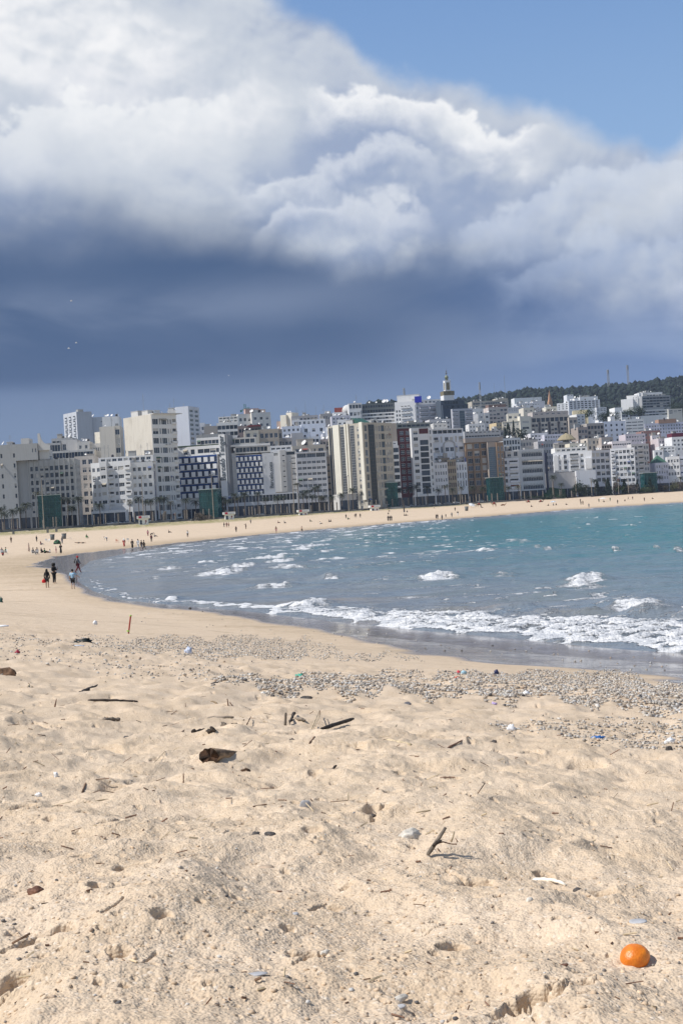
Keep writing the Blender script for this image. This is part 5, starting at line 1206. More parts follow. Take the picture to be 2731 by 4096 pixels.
b.block(1662, 1800, 1615, yaw=16, dep=14, dy=2, col=(.58, .57, .60), front=[P((1, 7), (.4, .5), u=(.03, .1), z=(.55, .98)), P((3, 7), (.84, .50), 'bal', u=(.12, .98), z=(.55, .98), bd=1.0), ]).clutter(4)  # balcony wing coloured greyer than the lit block to show its shade
b.block(1664, 1766, 1596, 1616, yaw=10, dep=9, dy=3, col=(.76, .75, .74), front=[P((6, 1), (.4, .5), z=(.2, .8))], name='roof_storey').dish(.55, 1.5, .1, -30)
p = at(1672, 1604, 930); mb = MB(); mb.box(-2.5, 2.5, 0, .3, 0, 4.5); b.child('blue_cloth', mb.mesh('cloth', [mat('cloth_blue', (.02, .03, .45), .7)]), Matrix.Translation((p.x, p.y, p.z - 1))); b.finish()
b = Bld('dark blue-glass block in front of the minaret', 1800, 1602, 925)
b.block(1762, 1856, 1600, yaw=14, dep=12, col=(.07, .09, .12), front=[P((8, 2), (.85, .8), 'plain', z=(.9, .99), fr=FRD)])
b.block(1766, 1868, 1618, yaw=14, dep=12, dy=-2, col=(.06, .08, .11), front=[P((9, 1), (.85, .7), 'plain', z=(.94, .99), fr=FRD)])
b.block(1800, 1882, 1636, yaw=14, dep=14, dy=-4, col=(.46, .47, .52), front=[P((2, 6), (.9, .5), 'bal', u=(.02, .3), z=(.6, .98), bd=.8), P((1, 1), (.9, .98), 'curtain', u=(.34, .6), z=(.5, .98), g=(4, 12), fr=METAL), P((2, 6), (.9, .5), 'bal', u=(.64, .98), z=(.6, .98), bd=.8)]).clutter(2); b.finish()
# the minaret
b = Bld('tall square white minaret with tiled panels and a green lantern dome on the skyline', 1792, 1580, 1000, 'minaret', 'minaret')
TILE = mat('green_brown_tiles', (.20, .17, .10), .6, .4, 3)
b.block(1774, 1815, 1580, yaw=14, dep=8, col=WHITE); b.block(1773, 1816, 1563, 1580, yaw=14, dep=8.4, dy=-.2, col=TILE, front=[P((3, 1), (.4, .5), 'open', u=(.35, .68), z=(.3, .8))], name='tiled_band')
b.block(1781, 1803, 1521, 1564, yaw=14, dep=4.4, dy=1.4, col=WHITE, name='shaft', par=.3, front=[P((1, 1), (.92, .9), 'panel', u=(.2, .8), z=(.1, .86), m=TILE, th=.06, nm='tile_panel')], left=[P((1, 1), (.92, .9), 'panel', u=(.2, .8), z=(.1, .86), m=TILE, th=.06, nm='tile_panel')])
Mw, u0, u1, dep, H, zb = b.last
mb = MB()
for i in range(4):
    for x in (u0 + .3 + (u1 - u0 - .6) * i / 3,): mb.box(x - .22, x + .22, 0, .4, H, H + .7); mb.box(x - .22, x + .22, dep - .4, dep, H, H + .7)
b.child('merlon', mb.mesh('merlon', [wall_mat(WHITE)]), Mw)
mb = MB(); cx, cy = (u0 + u1) / 2, dep / 2; mb.lathe([(1.15, H - .3), (1.15, H + 2.0), (1.45, H + 2.1), (1.4, H + 3.0), (.95, H + 4.0), (.2, H + 4.5)], 14, cx=cx, cy=cy); b.child('lantern', mb.mesh('lantern', [mat('lantern_green', (.20, .22, .13), .6)], True), Mw)
mb = MB(); mb.lathe([(.12, H + 4.4), (.12, H + 5.2), (.75, H + 5.5), (.75, H + 6.0), (.12, H + 6.4), (.5, H + 7.0), (.5, H + 7.3), (.1, H + 7.6), (.3, H + 8.1), (.06, H + 8.5), (.04, H + 10.4)], 10, cx=cx, cy=cy); b.child('finial', mb.mesh('finial', [mat('finial_dark', (.10, .10, .10), .5)], True), Mw); b.finish()
# right of the minaret
b = hb('broad brownish hilltop block bristling with antennas, right of the minaret', 1886, 2032, 1602, 1100, 10, (.44, .40, .34), [P((14, 2), (.7, .5), z=(.86, .98))], cl=9, more=[(1984, 2034, 1592, 1604, 10, 9, 3, (.46, .42, .35), (), 'roof_hut')])
b.mast(.05, 14).mast(.55, 9).mast(.9, 20, .3, r=.2)
hb('white block with a pitched canopy top catching the sun, left of the pinkish block', 1880, 1932, 1634, 965, 10, WHITE, [P((2, 5), (.3, .3), u=(.4, .98), z=(.6, .97))], cl=2, more=[(1884, 1914, 1658, None, -14, 8, -4, WHITE), (1938, 1958, 1650, None, 12, 10, 1, (.76, .75, .74), [P((1, 4), (.4, .35), z=(.6, .97))])])
hb('pinkish balcony block in the gap right of the pitched white block', 1952, 2030, 1628, 990, 12, (.56, .50, .47), [P((5, 6), (.6, .5), 'wide', z=(.6, .98), shut=.2)], cl=6, more=[(1958, 2028, 1616, 1630, 12, 8, 3, (.22, .15, .13), (), 'roof_shed')])
hb('ochre house corner right behind the tan hotel roof', 1984, 2006, 1690, 900, 14, (.58, .46, .28), [P((2, 4), (.4, .4), z=(.75, .98))], cl=0, name='house', cat='house')
hb('low white houses jumbled under the pitched white block', 1874, 1938, 1694, 880, 4, (.70, .69, .68), [P((5, 2), (.4, .4), z=(.85, .98))], cl=6)
# cream palace-like block
b = Bld('cream block with sunlit cylindrical stair tower above the cypress trees', 2060, 1672, 905)
b.block(2008, 2080, 1684, yaw=-6, dep=13, col=CREAM, front=[P((4, 4), (.36, .34), z=(.68, .97))], cornice=.3); b.block(2028, 2074, 1652, 1686, yaw=-4, dep=10, dy=2, col=CREAM, front=[P((2, 1), (.4, .4), z=(.2, .8))], name='penthouse')
b.block(2078, 2122, 1664, yaw=20, dep=15, col=(.74, .70, .60), left=[P((3, 5), (.3, .4), z=(.5, .95))], front=[P((1, 5), (.5, .3), z=(.5, .95))]).clutter(2); b.finish()
hb('round cream stair hut above the long beige ribbon block', 2092, 2134, 1630, 945, 6, CREAM, [P((2, 1), (.3, .3), z=(.92, .98))], cl=3)
b = Bld('long beige apartment block with dark bay strips, upper right of the centre', 2210, 1660, 912)
b.block(2120, 2276, 1664, yaw=10, dep=15, col=(.52, .48, .43), front=[P((8, 1), (.85, .8), 'plain', z=(.91, .985), fr=FRD)] + [P((2, 6), (.62, .46), 'wide', u=(.02 + .245 * k, .19 + .245 * k), z=(.5, .90), fr=FRD) for k in range(4)])
Mw, u0, u1, dep, H, zb = b.last
for k in range(4):
    mb = MB(); x = u0 + (u1 - u0) * (.225 + .245 * k); mb.box(x - .9, x + .9, -.3, -.004, zb, H - 4); b.child('dark_bay', mb.mesh('bay', [mat('bay_dark', (.07, .07, .08), .6)]), Mw)  # dark strips set on the wall in place of recesses
b.block(2132, 2276, 1644, 1665, yaw=10, dep=11, dy=2, col=(.46, .42, .40), front=[P((6, 1), (.4, .4), z=(.3, .8))], name='roof_storey').clutter(3)
b.block(2276, 2310, 1668, yaw=14, dep=13, dy=1, col=(.48, .43, .38), front=[P((2, 6), (.5, .45), z=(.5, .97))]); b.finish()
hb('beige house with a cream drum-shaped roof room, on the slope below the brown spire', 2182, 2226, 1626, 960, 2, (.72, .68, .58), [P((3, 1), (.3, .3), z=(.93, .98))], cl=3)
# rows between
hb('dark cluttered white terraces behind the narrow white apartment block', 2010, 2080, 1752, 800, 8, (.56, .58, .60), [P((6, 4), (.55, .55), 'wide', z=(.6, .98), fr=FRD)], cl=6)
hb('grey gabled old houses behind the ribbon-window hotel', 2076, 2150, 1758, 806, 8, (.42, .40, .38), [P((6, 3), (.5, .5), z=(.7, .97))], cl=8)
hb('tall narrow grey house block right of the ribbon-window hotel', 2150, 2212, 1764, 800, 12, (.44, .43, .44), [P((6, 6), (.46, .5), z=(.4, .97))], cl=4)
hb('low white roofs in front of the long beige block', 2120, 2192, 1732, 850, 6, (.72, .71, .74), [P((5, 2), (.5, .4), z=(.86, .98))], cl=5)
hb('low lavender house with a white roof box left of the straw-roofed terrace', 2176, 2252, 1736, 845, 6, (.60, .60, .68), [P((7, 2), (.5, .4), z=(.86, .98))], cl=4)
b = hb('grey house topped by a straw parasol-roofed terrace', 2232, 2300, 1768, 825, 8, (.36, .34, .32), [P((6, 3), (.6, .5), 'wide', z=(.7, .97), fr=FRD)], cl=3)
p = at(2265, 1762, 830); mb = MB(); mb.lathe([(6.2, 0), (6.0, .5), (3.2, 3.2), (1.2, 3.9), (.2, 4.6)], 14); b.child('straw_roof', mb.mesh('straw_roof', [mat('straw', (.32, .27, .17), .9, .3, 6)]), Matrix.Translation((p.x, p.y, p.z + .3)))
hb('low cream house with two small windows above the modern white block', 2277, 2348, 1772, 815, 6, (.74, .68, .55), [P((4, 1), (.3, .4), z=(.88, .97))], cl=3, name='house', cat='house')
hb('white house with a tilted white gable in front of the brown apartment block', 2305, 2338, 1656, 945, 14, WHITE, [P((2, 4), (.36, .4), z=(.8, .98))], cl=2, name='house', cat='house')
hb('brownish grey apartment block in the middle of the right-hand slope', 2346, 2414, 1692, 905, 10, (.40, .37, .34), [P((5, 5), (.6, .5), 'wide', z=(.55, .97), fr=FRD)], cl=4)
hb('dark brown shaded house left of the brownish grey apartment block', 2310, 2350, 1708, 895, 10, (.36, .31, .28), [P((3, 4), (.6, .5), z=(.6, .97))], cl=3)
hb('cream house with a small arched top on the right slope', 2348, 2400, 1752, 835, 8, (.60, .54, .46), [P((3, 2), (.4, .5), z=(.8, .97))], cl=4)
hb('long white flat-roofed wall building below the wooded ridge', 2056, 2166, 1590, 1500, 8, (.78, .79, .80), cl=0)
hb('scatter of small white houses at the ridge foot, left of the brown spire', 2064, 2160, 1612, 1250, 6, (.62, .64, .68), [P((9, 1), (.5, .4), z=(.93, .98))], cl=9)
hb('small grey house low on the wooded ridge left of the brown spire', 2130, 2178, 1604, 1300, 6, (.58, .58, .62), [P((5, 2), (.4, .4), z=(.94, .99))], cl=5, name='house', cat='house')
hb('mixed pale roofs between the brown block and the cream stair tower', 2030, 2110, 1628, 1060, 8, (.58, .58, .60), [P((8, 2), (.5, .4), z=(.92, .98))], cl=9)
b = Bld('brown pointed church spire standing up against the wooded ridge', 2201, 1612, 1240, 'spire', 'spire')
b.block(2195, 2209, 1606, yaw=20, dep=3.4, col=(.40, .26, .17)); Mw, u0, u1, dep, H, zb = b.last; mb = MB(); A = [(u0 + .3, .3, H - .5), (u1 - .3, .3, H - .5), (u1 - .3, dep - .3, H - .5), (u0 + .3, dep - .3, H - .5)]; tp = ((u0 + u1) / 2, dep / 2, H + 11.5)
for a, c in zip(A, A[1:] + A[:1]): mb.poly([a, c, tp])
b.child('pointed_roof', mb.mesh('spire', [wall_mat((.46, .27, .17))]), Mw); b.finish()
hb('white frame-fronted terrace building under the wooded ridge', 2272, 2398, 1600, 1150, 8, (.66, .68, .72), [P((8, 4), (.72, .56), 'log', z=(.83, .99), fr=FRD)], cl=3, more=[(2226, 2274, 1612, None, -10, 10, 0, (.80, .80, .80), [P((3, 3), (.4, .5), 'log', z=(.86, .98))]), (2298, 2314, 1592, 1602, 8, 6, 1, WHITE, (), 'roof_box'), (2380, 2420, 1630, None, 8, 10, -3, (.60, .62, .66), [P((3, 2), (.6, .5), z=(.9, .98))])])
hb('small white box house high on the wooded ridge', 2266, 2292, 1578, 1350, 4, (.68, .70, .74), [P((2, 1), (.5, .4), z=(.95, .99))], cl=1, name='house', cat='house')
hb('row of tiny white roofs strung along the wooded ridge foot', 2318, 2390, 1586, 1500, 4, (.70, .71, .74), cl=7)
hb('yellow ochre low house between the frame-fronted terrace and the gabled white house', 2290, 2350, 1640, 1010, -8, (.74, .64, .42), cl=2, name='house', cat='house')
# large white block top right
b = Bld('big bright white stepped block high on the right with a grey shaded right half', 2580, 1578, 1150)
b.block(2482, 2530, 1596, yaw=-22, dep=16, col=WHITE); b.block(2502, 2546, 1580, yaw=-22, dep=14, dy=4, col=WHITE, front=[P((2, 3), (.3, .4), u=(.5, .98), z=(.85, .97))])
b.block(2546, 2568, 1570, yaw=-22, dep=16, dy=2, col=WHITE); b.block(2566, 2680, 1582, yaw=14, dep=16, col=(.34, .35, .36), front=[P((8, 4), (.9, .5), 'wide', z=(.78, .98), fr=FRD)]).clutter(3)  # right half painted dark grey for its shade
b.block(2560, 2654, 1568, 1590, yaw=10, dep=11, dy=3, col=(.70, .71, .72), front=[P((7, 1), (.7, .5), 'wide', z=(.1, .7))], name='roof_storey').clutter(7); b.finish()
b = Bld('long low white building with round arches below the big stepped block', 2570, 1636, 1060)
b.block(2484, 2674, 1640, yaw=8, dep=13, col=(.62, .64, .66), front=[P((2, 2), (.7, .7), 'win', u=(.01, .14), z=(.88, .98)), P((12, 2), (.8, .45), 'wide', u=(.17, .99), z=(.88, .98), fr=FRD)], cornice=.3)
b.block(2456, 2486, 1630, yaw=8, dep=13, dy=-1, col=(.78, .78, .78)).clutter(1); b.block(2674, 2730, 1634, yaw=8, dep=13, dy=1, col=(.55, .54, .50), front=[P((3, 2), (.6, .5), z=(.9, .98))]); b.finish()
hb('bluish white block with dark square windows on the right slope', 2408, 2500, 1684, 950, 8, (.70, .73, .82), [P((4, 4), (.26, .38), z=(.62, .97), fr=FRD)], cl=3, more=[(2444, 2462, 1664, 1686, 8, 6, 2, WHITE, (), 'roof_box')])
hb('white terraced villa with curved balcony bands right of the bluish white block', 2500, 2574, 1676, 965, 6, WHITE, [P((3, 4), (.7, .3), 'wide', z=(.75, .97))], cl=4)
hb('lavender block with a terracotta tiled roof edge and blue awning, right slope', 2576, 2760, 1690, 985, 6, (.60, .60, .70), [P((16, 3), (.4, .45), z=(.78, .97))], cl=4, more=[(2632, 2702, 1676, 1692, 6, 8, -.5, (.36, .23, .17), (), 'tiled_roof')])
hb('pinkish low house with white boxes on its roof, between two white villas', 2500, 2580, 1735, 870, 6, (.60, .54, .58), [P((7, 2), (.5, .4), z=(.85, .98))], cl=6)
hb('red-fronted small houses crowded on the right slope', 2572, 2640, 1722, 880, 8, (.32, .19, .17), [P((4, 2), (.4, .4), z=(.8, .97))], cl=5, more=[(2600, 2630, 1742, None, 8, 8, -3, (.72, .68, .70), [P((3, 2), (.3, .4), z=(.8, .97))])])
hb('white stepped houses above the green pyramid roof', 2636, 2700, 1784, 835, -4, WHITE, [P((4, 2), (.5, .35), z=(.86, .98))], cl=3, more=[(2614, 2650, 1800, None, -6, 8, -2, WHITE, [P((2, 1), (.4, .4), z=(.85, .98))])])
hb('white block with a maroon roof shed above the right front row', 2686, 2770, 1746, 850, 6, (.78, .78, .78), [P((5, 3), (.4, .4), z=(.75, .97))], cl=2, more=[(2690, 2770, 1730, 1748, 6, 9, 2, (.13, .03, .05), (), 'roof_shed')])
hb('pink and grey small houses right of the red-fronted ones', 2632, 2690, 1752, 865, 6, (.58, .52, .54), [P((5, 2), (.4, .4), z=(.82, .97))], cl=5)
hb('beige grey old block between the brown apartment block and the front row', 2404, 2450, 1748, 830, 8, (.46, .40, .36), [P((4, 2), (.5, .5), z=(.82, .97))], cl=5)
hb('dark old roofs above the tan hotel, left of the cypress trees', 1940, 2014, 1722, 850, 8, (.40, .38, .37), [P((6, 1), (.6, .5), z=(.9, .98))], cl=6)
hb('plain low grey block filling the gap behind the checkered hotel', 1090, 1170, 1752, 735, 4, (.42, .40, .40), [P((5, 2), (.5, .45), z=(.8, .97))], cl=5)
hb('grey house with balconies behind the shabby loggia block', 1290, 1345, 1732, 790, 6, (.55, .56, .60), [P((4, 3), (.5, .45), z=(.7, .97))], cl=4)
hb('pale lower block behind the arched hotel and maroon tower', 1716, 1800, 1676, 860, 8, (.60, .58, .58), [P((6, 2), (.5, .45), z=(.85, .97))], cl=6)
# ------------------------------------------------------------------ promenade
def wallD(px): return 515 + 0.095 * px
def prom(px, off=0.0, z=PROM):
    D = wallD(px) + off; d = ray(px, 2041 - (px - 1365) * math.tan(ROLL)); x = d.x / d.y * D
    return Vector((x, D, z))
LINE = [prom(px) for px in range(-500, 3300, 100)]
def strip(name, o0, o1, z, m, label, kind='structure'):
    V = []; 
    for px in range(-500, 3300, 50): V += [tuple(prom(px, o0, z)), tuple(prom(px, o1, z))]
    n = len(V) // 2; Fc = [(2 * i, 2 * i + 2, 2 * i + 3, 2 * i + 1) for i in range(n - 1)]
    me = np_mesh(name, V, Fc, m, False); o = obj(name, me); props(o, label, None, None, kind); return o
PAV = mat('pavement', (.30, .28, .26), .85, .2, .8); ASPH = mat('asphalt', (.06, .06, .062), .85, .2, .6)
strip('promenade', 0.3, 16, PROM, PAV, 'paved promenade behind the beach wall'); strip('road', 16.2, 30, PROM - 0.12, ASPH, 'asphalt seafront road'); strip('pavement', 30.2, 46, PROM + 0.01, PAV, 'pavement in front of the seafront buildings')
def long_wall(name, label, cat, x0, x1, off, h, th, m, z0=PROM - 1.6):
    mb = MB(); prev = None
    pts = [prom(px, off) for px in np.arange(x0, x1 + 1, 40)]
    for a, c in zip(pts[:-1], pts[1:]):
        A, B = Vector((a.x, a.y, 0)), Vector((c.x, c.y, 0)); t = Vector((0, th, 0))
        for P4 in ([A + Vector((0, 0, z0)), B + Vector((0, 0, z0)), B + Vector((0, 0, PROM + h)), A + Vector((0, 0, PROM + h))], [B + t + Vector((0, 0, z0)), A + t + Vector((0, 0, z0)), A + t + Vector((0, 0, PROM + h)), B + t + Vector((0, 0, PROM + h))], [A + Vector((0, 0, PROM + h)), B + Vector((0, 0, PROM + h)), B + t + Vector((0, 0, PROM + h)), A + t + Vector((0, 0, PROM + h))]): mb.poly(P4)
    o = mb.obj(name, m); props(o, label, cat); return o
CW = mat('sea_wall', (.20, .19, .18), .9, .3, .35)
long_wall('beach_wall', 'long low dark grey wall between the sand and the palm promenade', 'wall', -480, 2260, 0, .55, .3, CW)
long_wall('beach_wall', 'pale wall pierced by dark holes near the rightmost white cabin', 'wall', 1560, 1640, -4, .35, .3, mat('pale_wall', (.40, .40, .41), .9, .2, .5), PROM - 1.8)
long_wall('beach_wall', 'brownish low bank wall under the shrubs at the right end of the beach', 'wall', 2262, 3200, 4, .3, .3, mat('bank_wall', (.17, .14, .12), .9, .4, .35), PROM - 2.5)

# which building stands behind a promenade pixel, for labels that can be found
LM = [(110, 'the blank end of the slab hotel'), (298, 'the grid windows of the slab hotel'), (375, 'the narrow stained beige block'), (525, 'the stepped white block'), (612, 'the right part of the stepped white block'), (705, 'the tower with the beige flank'), (880, 'the checkered balcony wing'), (945, 'the tall name pylon'), (1095, 'the smaller checkered wing'), (1185, 'the white ribbed stair wing'), (1305, 'the square-windowed white hotel'), (1350, 'the shabby loggia block'), (1460, 'the ivory tower flank'), (1568, 'the ivory tower front'), (1645, 'the maroon block'), (1728, 'the white half of the maroon tower'), (1790, 'the arched hotel'), (1862, 'the low ochre and white houses'), (2012, 'the tan hotel'), (2074, 'the narrow balcony block'), (2190, 'the ribbon-window hotel'), (2300, 'the blank podium wall'), (2440, 'the modern white block'), (2610, 'the white grid-window block'), (2672, 'the green pyramid roof'), (9999, 'the right-edge corner block')]
ORD = ['first', 'second', 'third', 'fourth', 'fifth', 'sixth', 'seventh', 'eighth', 'ninth', 'tenth', 'eleventh', 'twelfth']
def lm(px):
    for e, n in LM:
        if px < e: return n
_cnt = {}
def where(kind, px, pxs):
    """'second from the left before the arched hotel'"""
    n = lm(px); same = sorted(p for p in pxs if lm(p) == n)
    if len(same) == 1: return 'the only one before ' + n
    return ORD[same.index(px)] + ' from the left before ' + n

# ---- palms
TRUNK = mat('palm_trunk', (.13, .10, .075), .9, .4, 8); FROND = mat('palm_frond', (.030, .042, .020), .65, .45, 2.5); FROND2 = mat('palm_frond_pale', (.07, .07, .035), .7, .45, 2.5)
def palm_crown(seed, m, L=3.1, n=34):
    r = random.Random(seed); mb = MB()
    for k in range(n):
        a = 2 * math.pi * k * 0.381966 + r.uniform(-.2, .2); e0 = R(75 - 85 * k / n + r.uniform(-8, 8)); l = L * r.uniform(.8, 1.12) * (0.75 if k < 6 else 1)
        p = Vector((0, 0, 0)); el = e0; seg = 7; prev = None
        for i in range(seg + 1):
            d = Vector((math.cos(a) * math.cos(el), math.sin(a) * math.cos(el), math.sin(el)))
            side = Vector((-math.sin(a), math.cos(a), 0)); w = 0.46 * math.sin(math.pi * (0.16 + 0.80 * i / seg)) * (l / 3)
            droop = Vector((0, 0, -0.35 * w))
            if prev is not None:
                pp, pw, pd, ps = prev
                for sgn in (-1, 1):
                    for jj in range(2):
                        f0, f1 = jj / 2.0, jj / 2.0 + 0.34
                        A = pp + (p - pp) * f0; B = pp + (p - pp) * f1
                        T = A + ps * sgn * (pw + (w - pw) * f0) * r.uniform(.8, 1.1) + pd + d * (0.28 * l / 3)
                        mb.poly([A, B, T])
            prev = (p.copy(), w, droop, side); p = p + d * (l / seg); el -= R(15 + 4 * i) * r.uniform(.7, 1.2) * .75
    mb.lathe([(.12, -.7), (.34, -.35), (.30, .1), (.1, .35)], 7, 1)
    return mb.mesh('crown', [m, TRUNK])
CROWNS = [palm_crown(1, FROND), palm_crown(2, FROND), palm_crown(3, FROND2, 2.8, 28), palm_crown(4, FROND, 3.5, 40)]
def trunk_mesh(h, lean, seed):
    r = random.Random(seed); mb = MB(); pts = [(lean * (z / h) ** 1.6 * h, 0, z) for z in np.linspace(-.5, h, 7)]
    mb.tube([(lean * max(z, 0) * (max(z, 0) / h) ** .6, 0, z) for _, _, z in pts], [.30, .24, .20, .18, .17, .17, .18], 7); return mb.mesh('trunk', [TRUNK], True), lean * h
PALMS = [(4, 2040, 14), (16, 2059, 8), (49, 2048, 14), (79, 2040, 12), (104, 2022, 10), (151, 1976, 24), (246, 1999, 14), (272, 1999, 9), (288, 2034, 16), (313, 1996, 12), (397, 2024, 9), (520, 2011, 12), (553, 1996, 14), (581, 2010, 10), (601, 2006, 16), (636, 1997, 10), (655, 1999, 18), (682, 2012, 8), (743, 2003, 10), (782, 2010, 14), (888, 1996, 10), (912, 2006, 16), (937, 1982, 10), (949, 1997, 17), (977, 1980, 10), (1031, 1976, 14), (1061, 1997, 18), (1109, 1992, 12), (1135, 1989, 10), (1190, 1938, 12), (1211, 1980, 10), (1225, 1968, 14), (1248, 1988, 9), (1258, 1956, 18), (1271, 1949, 13), (1283, 1991, 10), (1292, 1995, 17), (1327, 1991, 12), (1366, 1981, 9), (1408, 1960, 14), (1452, 1970, 10), (1499, 1970, 12), (1598, 1959, 9), (1637, 1954, 15), (1665, 1948, 10), (1707, 1952, 10), (1753, 1962, 9), (1779, 1948, 11), (1809, 1959, 14), (1844, 1952, 11), (1889, 1952, 12), (1932, 1955, 9), (2033, 1952, 14), (2072, 1948, 11), (2211, 1910, 9), (2244, 1938, 14), (2344, 1948, 12), (2378, 1924, 10), (2420, 1924, 13), (2458, 1913, 10), (2637, 1910, 12), (2721, 1913, 12)]
ppx = [p[0] for p in PALMS]; proto = None
for i, (px, py, off) in enumerate(PALMS):
    b0 = prom(px, off); top = at(px, py, b0.y); lean = random.Random(px).uniform(-.05, .05)
    h = max(4.0, top.z - PROM)
    me, dxx = trunk_mesh(h, lean, px); b0.x = top.x - dxx
    tall = 'tall' if h > 10.5 else ('short' if h < 7.6 else 'middling')
    o = thing('palm_tree', '%s palm tree, %s' % (tall, where('palm', px, ppx)), 'palm tree', b0, 0, 'palm trees along the promenade')
    obj('trunk', me, o); c = obj('crown', CROWNS[[0, 1, 0, 3, 1, 2][i % 6]], o, (dxx, 0, h)); c.rotation_euler = (0, 0, px * 1.7); sc = random.Random(px + 1).uniform(.85, 1.2); c.scale = (sc, sc, sc)
# ---- wooden posts
WOOD = mat('grey_wood', (.22, .19, .16), .85, .35, 5, streak=4)
PX = [14, 48, 72, 174, 215, 227, 270, 290, 378, 395, 424, 475, 523, 540, 613, 655, 660, 665, 703, 740, 750, 782, 815, 838, 905, 938, 955, 977, 998, 1010, 1022, 1040, 1062, 1085, 1104, 1125, 1150, 1172, 1210, 1245, 1280, 1300, 1313, 1325, 1348, 1482, 1506, 1527, 1548, 1570, 1608, 1614, 1634, 1657, 1674, 1690, 1708, 1740, 1765, 1782, 1820, 1850, 1862, 1880, 1905, 1918, 1950, 1968, 1990, 2040, 2098, 2124, 2150, 2172, 2240, 2286]
mb = MB(); mb.lathe([(.30, -.3), (.28, 4.2), (.24, 4.6)], 8); POST = mb.mesh('post', [WOOD]); mb = MB(); mb.lathe([(.29, -.3), (.27, 3.4), (.23, 3.7)], 8); POST2 = mb.mesh('post', [WOOD])
for i, px in enumerate(PX):
    o = obj('wooden_post', POST if i % 3 else POST2, None, prom(px, 1.6)); props(o, 'wooden promenade post, %s' % where('post', px, PX), 'post', 'wooden posts along the promenade')
# ---- tall lamp posts
LPX = [(165, 1915, -3), (565, 1906, -1), (845, 1900, -6), (1165, 1848, -4), (1387, 1905, -2), (1836, 1935, -2), (2078, 1930, 4), (2208, 1922, 4), (2300, 1908, 5), (2363, 1915, 5), (2470, 1905, 5), (2510, 1915, 5)]
for px, py, off in LPX:
    b0 = prom(px, off, PROM - 1.0); top = at(px, py, b0.y); b0.x = top.x; h = top.z - b0.z
    o = thing('street_lamp', 'very tall slender mast, %s' % where('lamp', px, [l[0] for l in LPX]), 'lamp post', b0, 0, 'floodlight masts along the beach wall')
    mb = MB(); mb.tube([(0, 0, -.5), (0, 0, h)], [.24, .12], 8); mb.obj('mast', mat('mast_tan', (.30, .26, .21), .6), o)
    mb = MB(); mb.box(-.9, .9, -.12, .12, h, h + .14); mb.box(-.85, -.35, -.35, .2, h + .15, h + .5); mb.box(.35, .85, -.35, .2, h + .15, h + .5); mb.obj('lamp_head', METAL, o)
# ---- green glass pavilions
def tinted():
    m, t, b = new_mat('green_glass'); b.inputs['Base Color'].default_value = (.020, .10, .105, 1); b.inputs['Roughness'].default_value = .06; b.inputs['Specular IOR Level'].default_value = .6
    tr = t.nodes.new('ShaderNodeBsdfTransparent'); tr.inputs[0].default_value = (.30, .62, .62, 1); mx = t.nodes.new('ShaderNodeMixShader')
    tc = t.nodes.new('ShaderNodeTexCoord'); n = noise(t, tc.outputs['Object'], .35, 3, .6); t.links.new((n * .7 + .12).clamp().s, mx.inputs[0])
    t.links.new(b.outputs[0], mx.inputs[1]); t.links.new(tr.outputs[0], mx.inputs[2]); t.links.new(mx.outputs[0], t.nodes['Material Output'].inputs[0]); return m
GG = tinted(); GF = mat('pavilion_frame', (.03, .10, .09), .4, .1)
for (x0, x1, yt, off, yaw, lab) in [(152, 240, 1982, 10, 12, 'green glass lift pavilion by the slab hotel, the leftmost one'), (802, 876, 1958, 10, -10, 'green glass pavilion below the checkered balconies'), (1518, 1584, 1932, 12, 8, 'darkest green glass pavilion, at the foot of the ivory tower'), (1948, 2006, 1911, 12, 8, 'green glass pavilion below the tan hotel'), (2566, 2618, 1892, 14, 8, 'green glass pavilion beside the green pyramid roof house')]:
    b0 = prom((x0 + x1) / 2, off); top = at((x0 + x1) / 2, yt, b0.y); b0.x = top.x; h = top.z - b0.z; w = (x1 - x0) / F * b0.y; d = w * .8
    o = thing('glass_pavilion', lab, 'pavilion', b0, R(yaw), 'green glass pavilions on the promenade')
    mb = MB(); mb.box(-w / 2, w / 2, -d / 2, d / 2, 0, h, skip='bt'); mb.obj('glass_wall', GG, o)
    mb = MB()
    for i in range(5):
        for s, y in ((1, -d / 2 - .06), (1, d / 2 + .06)):
            x = -w / 2 + w * i / 4; mb.box(x - .07, x + .07, y - .05, y + .05, 0, h - .3)
    for k in range(1, 5): mb.box(-w / 2 - .02, w / 2 + .02, -d / 2 - .14, -d / 2 - .112, h * k / 5 - .06, h * k / 5 + .06)
    mb.obj('frame', GF, o)
    mb = MB(); mb.box(-w / 2 - .5, w / 2 + .5, -d / 2 - .5, d / 2 + .5, h + .003, h + .25); mb.obj('roof', mat('pavilion_roof', (.45, .50, .48), .5), o)
    mb = MB(); mb.box(-w * .22, w * .22, -d * .2, d * .25, 0, h - .6); mb.box(-w * .4, w * .4, -d * .38, d * .38, h * .33, h * .33 + .25); mb.box(-w * .4, w * .4, -d * .38, d * .38, h * .66, h * .66 + .25); mb.obj('lift_shaft', mat('shaft_dark', (.05, .08, .08), .6), o)
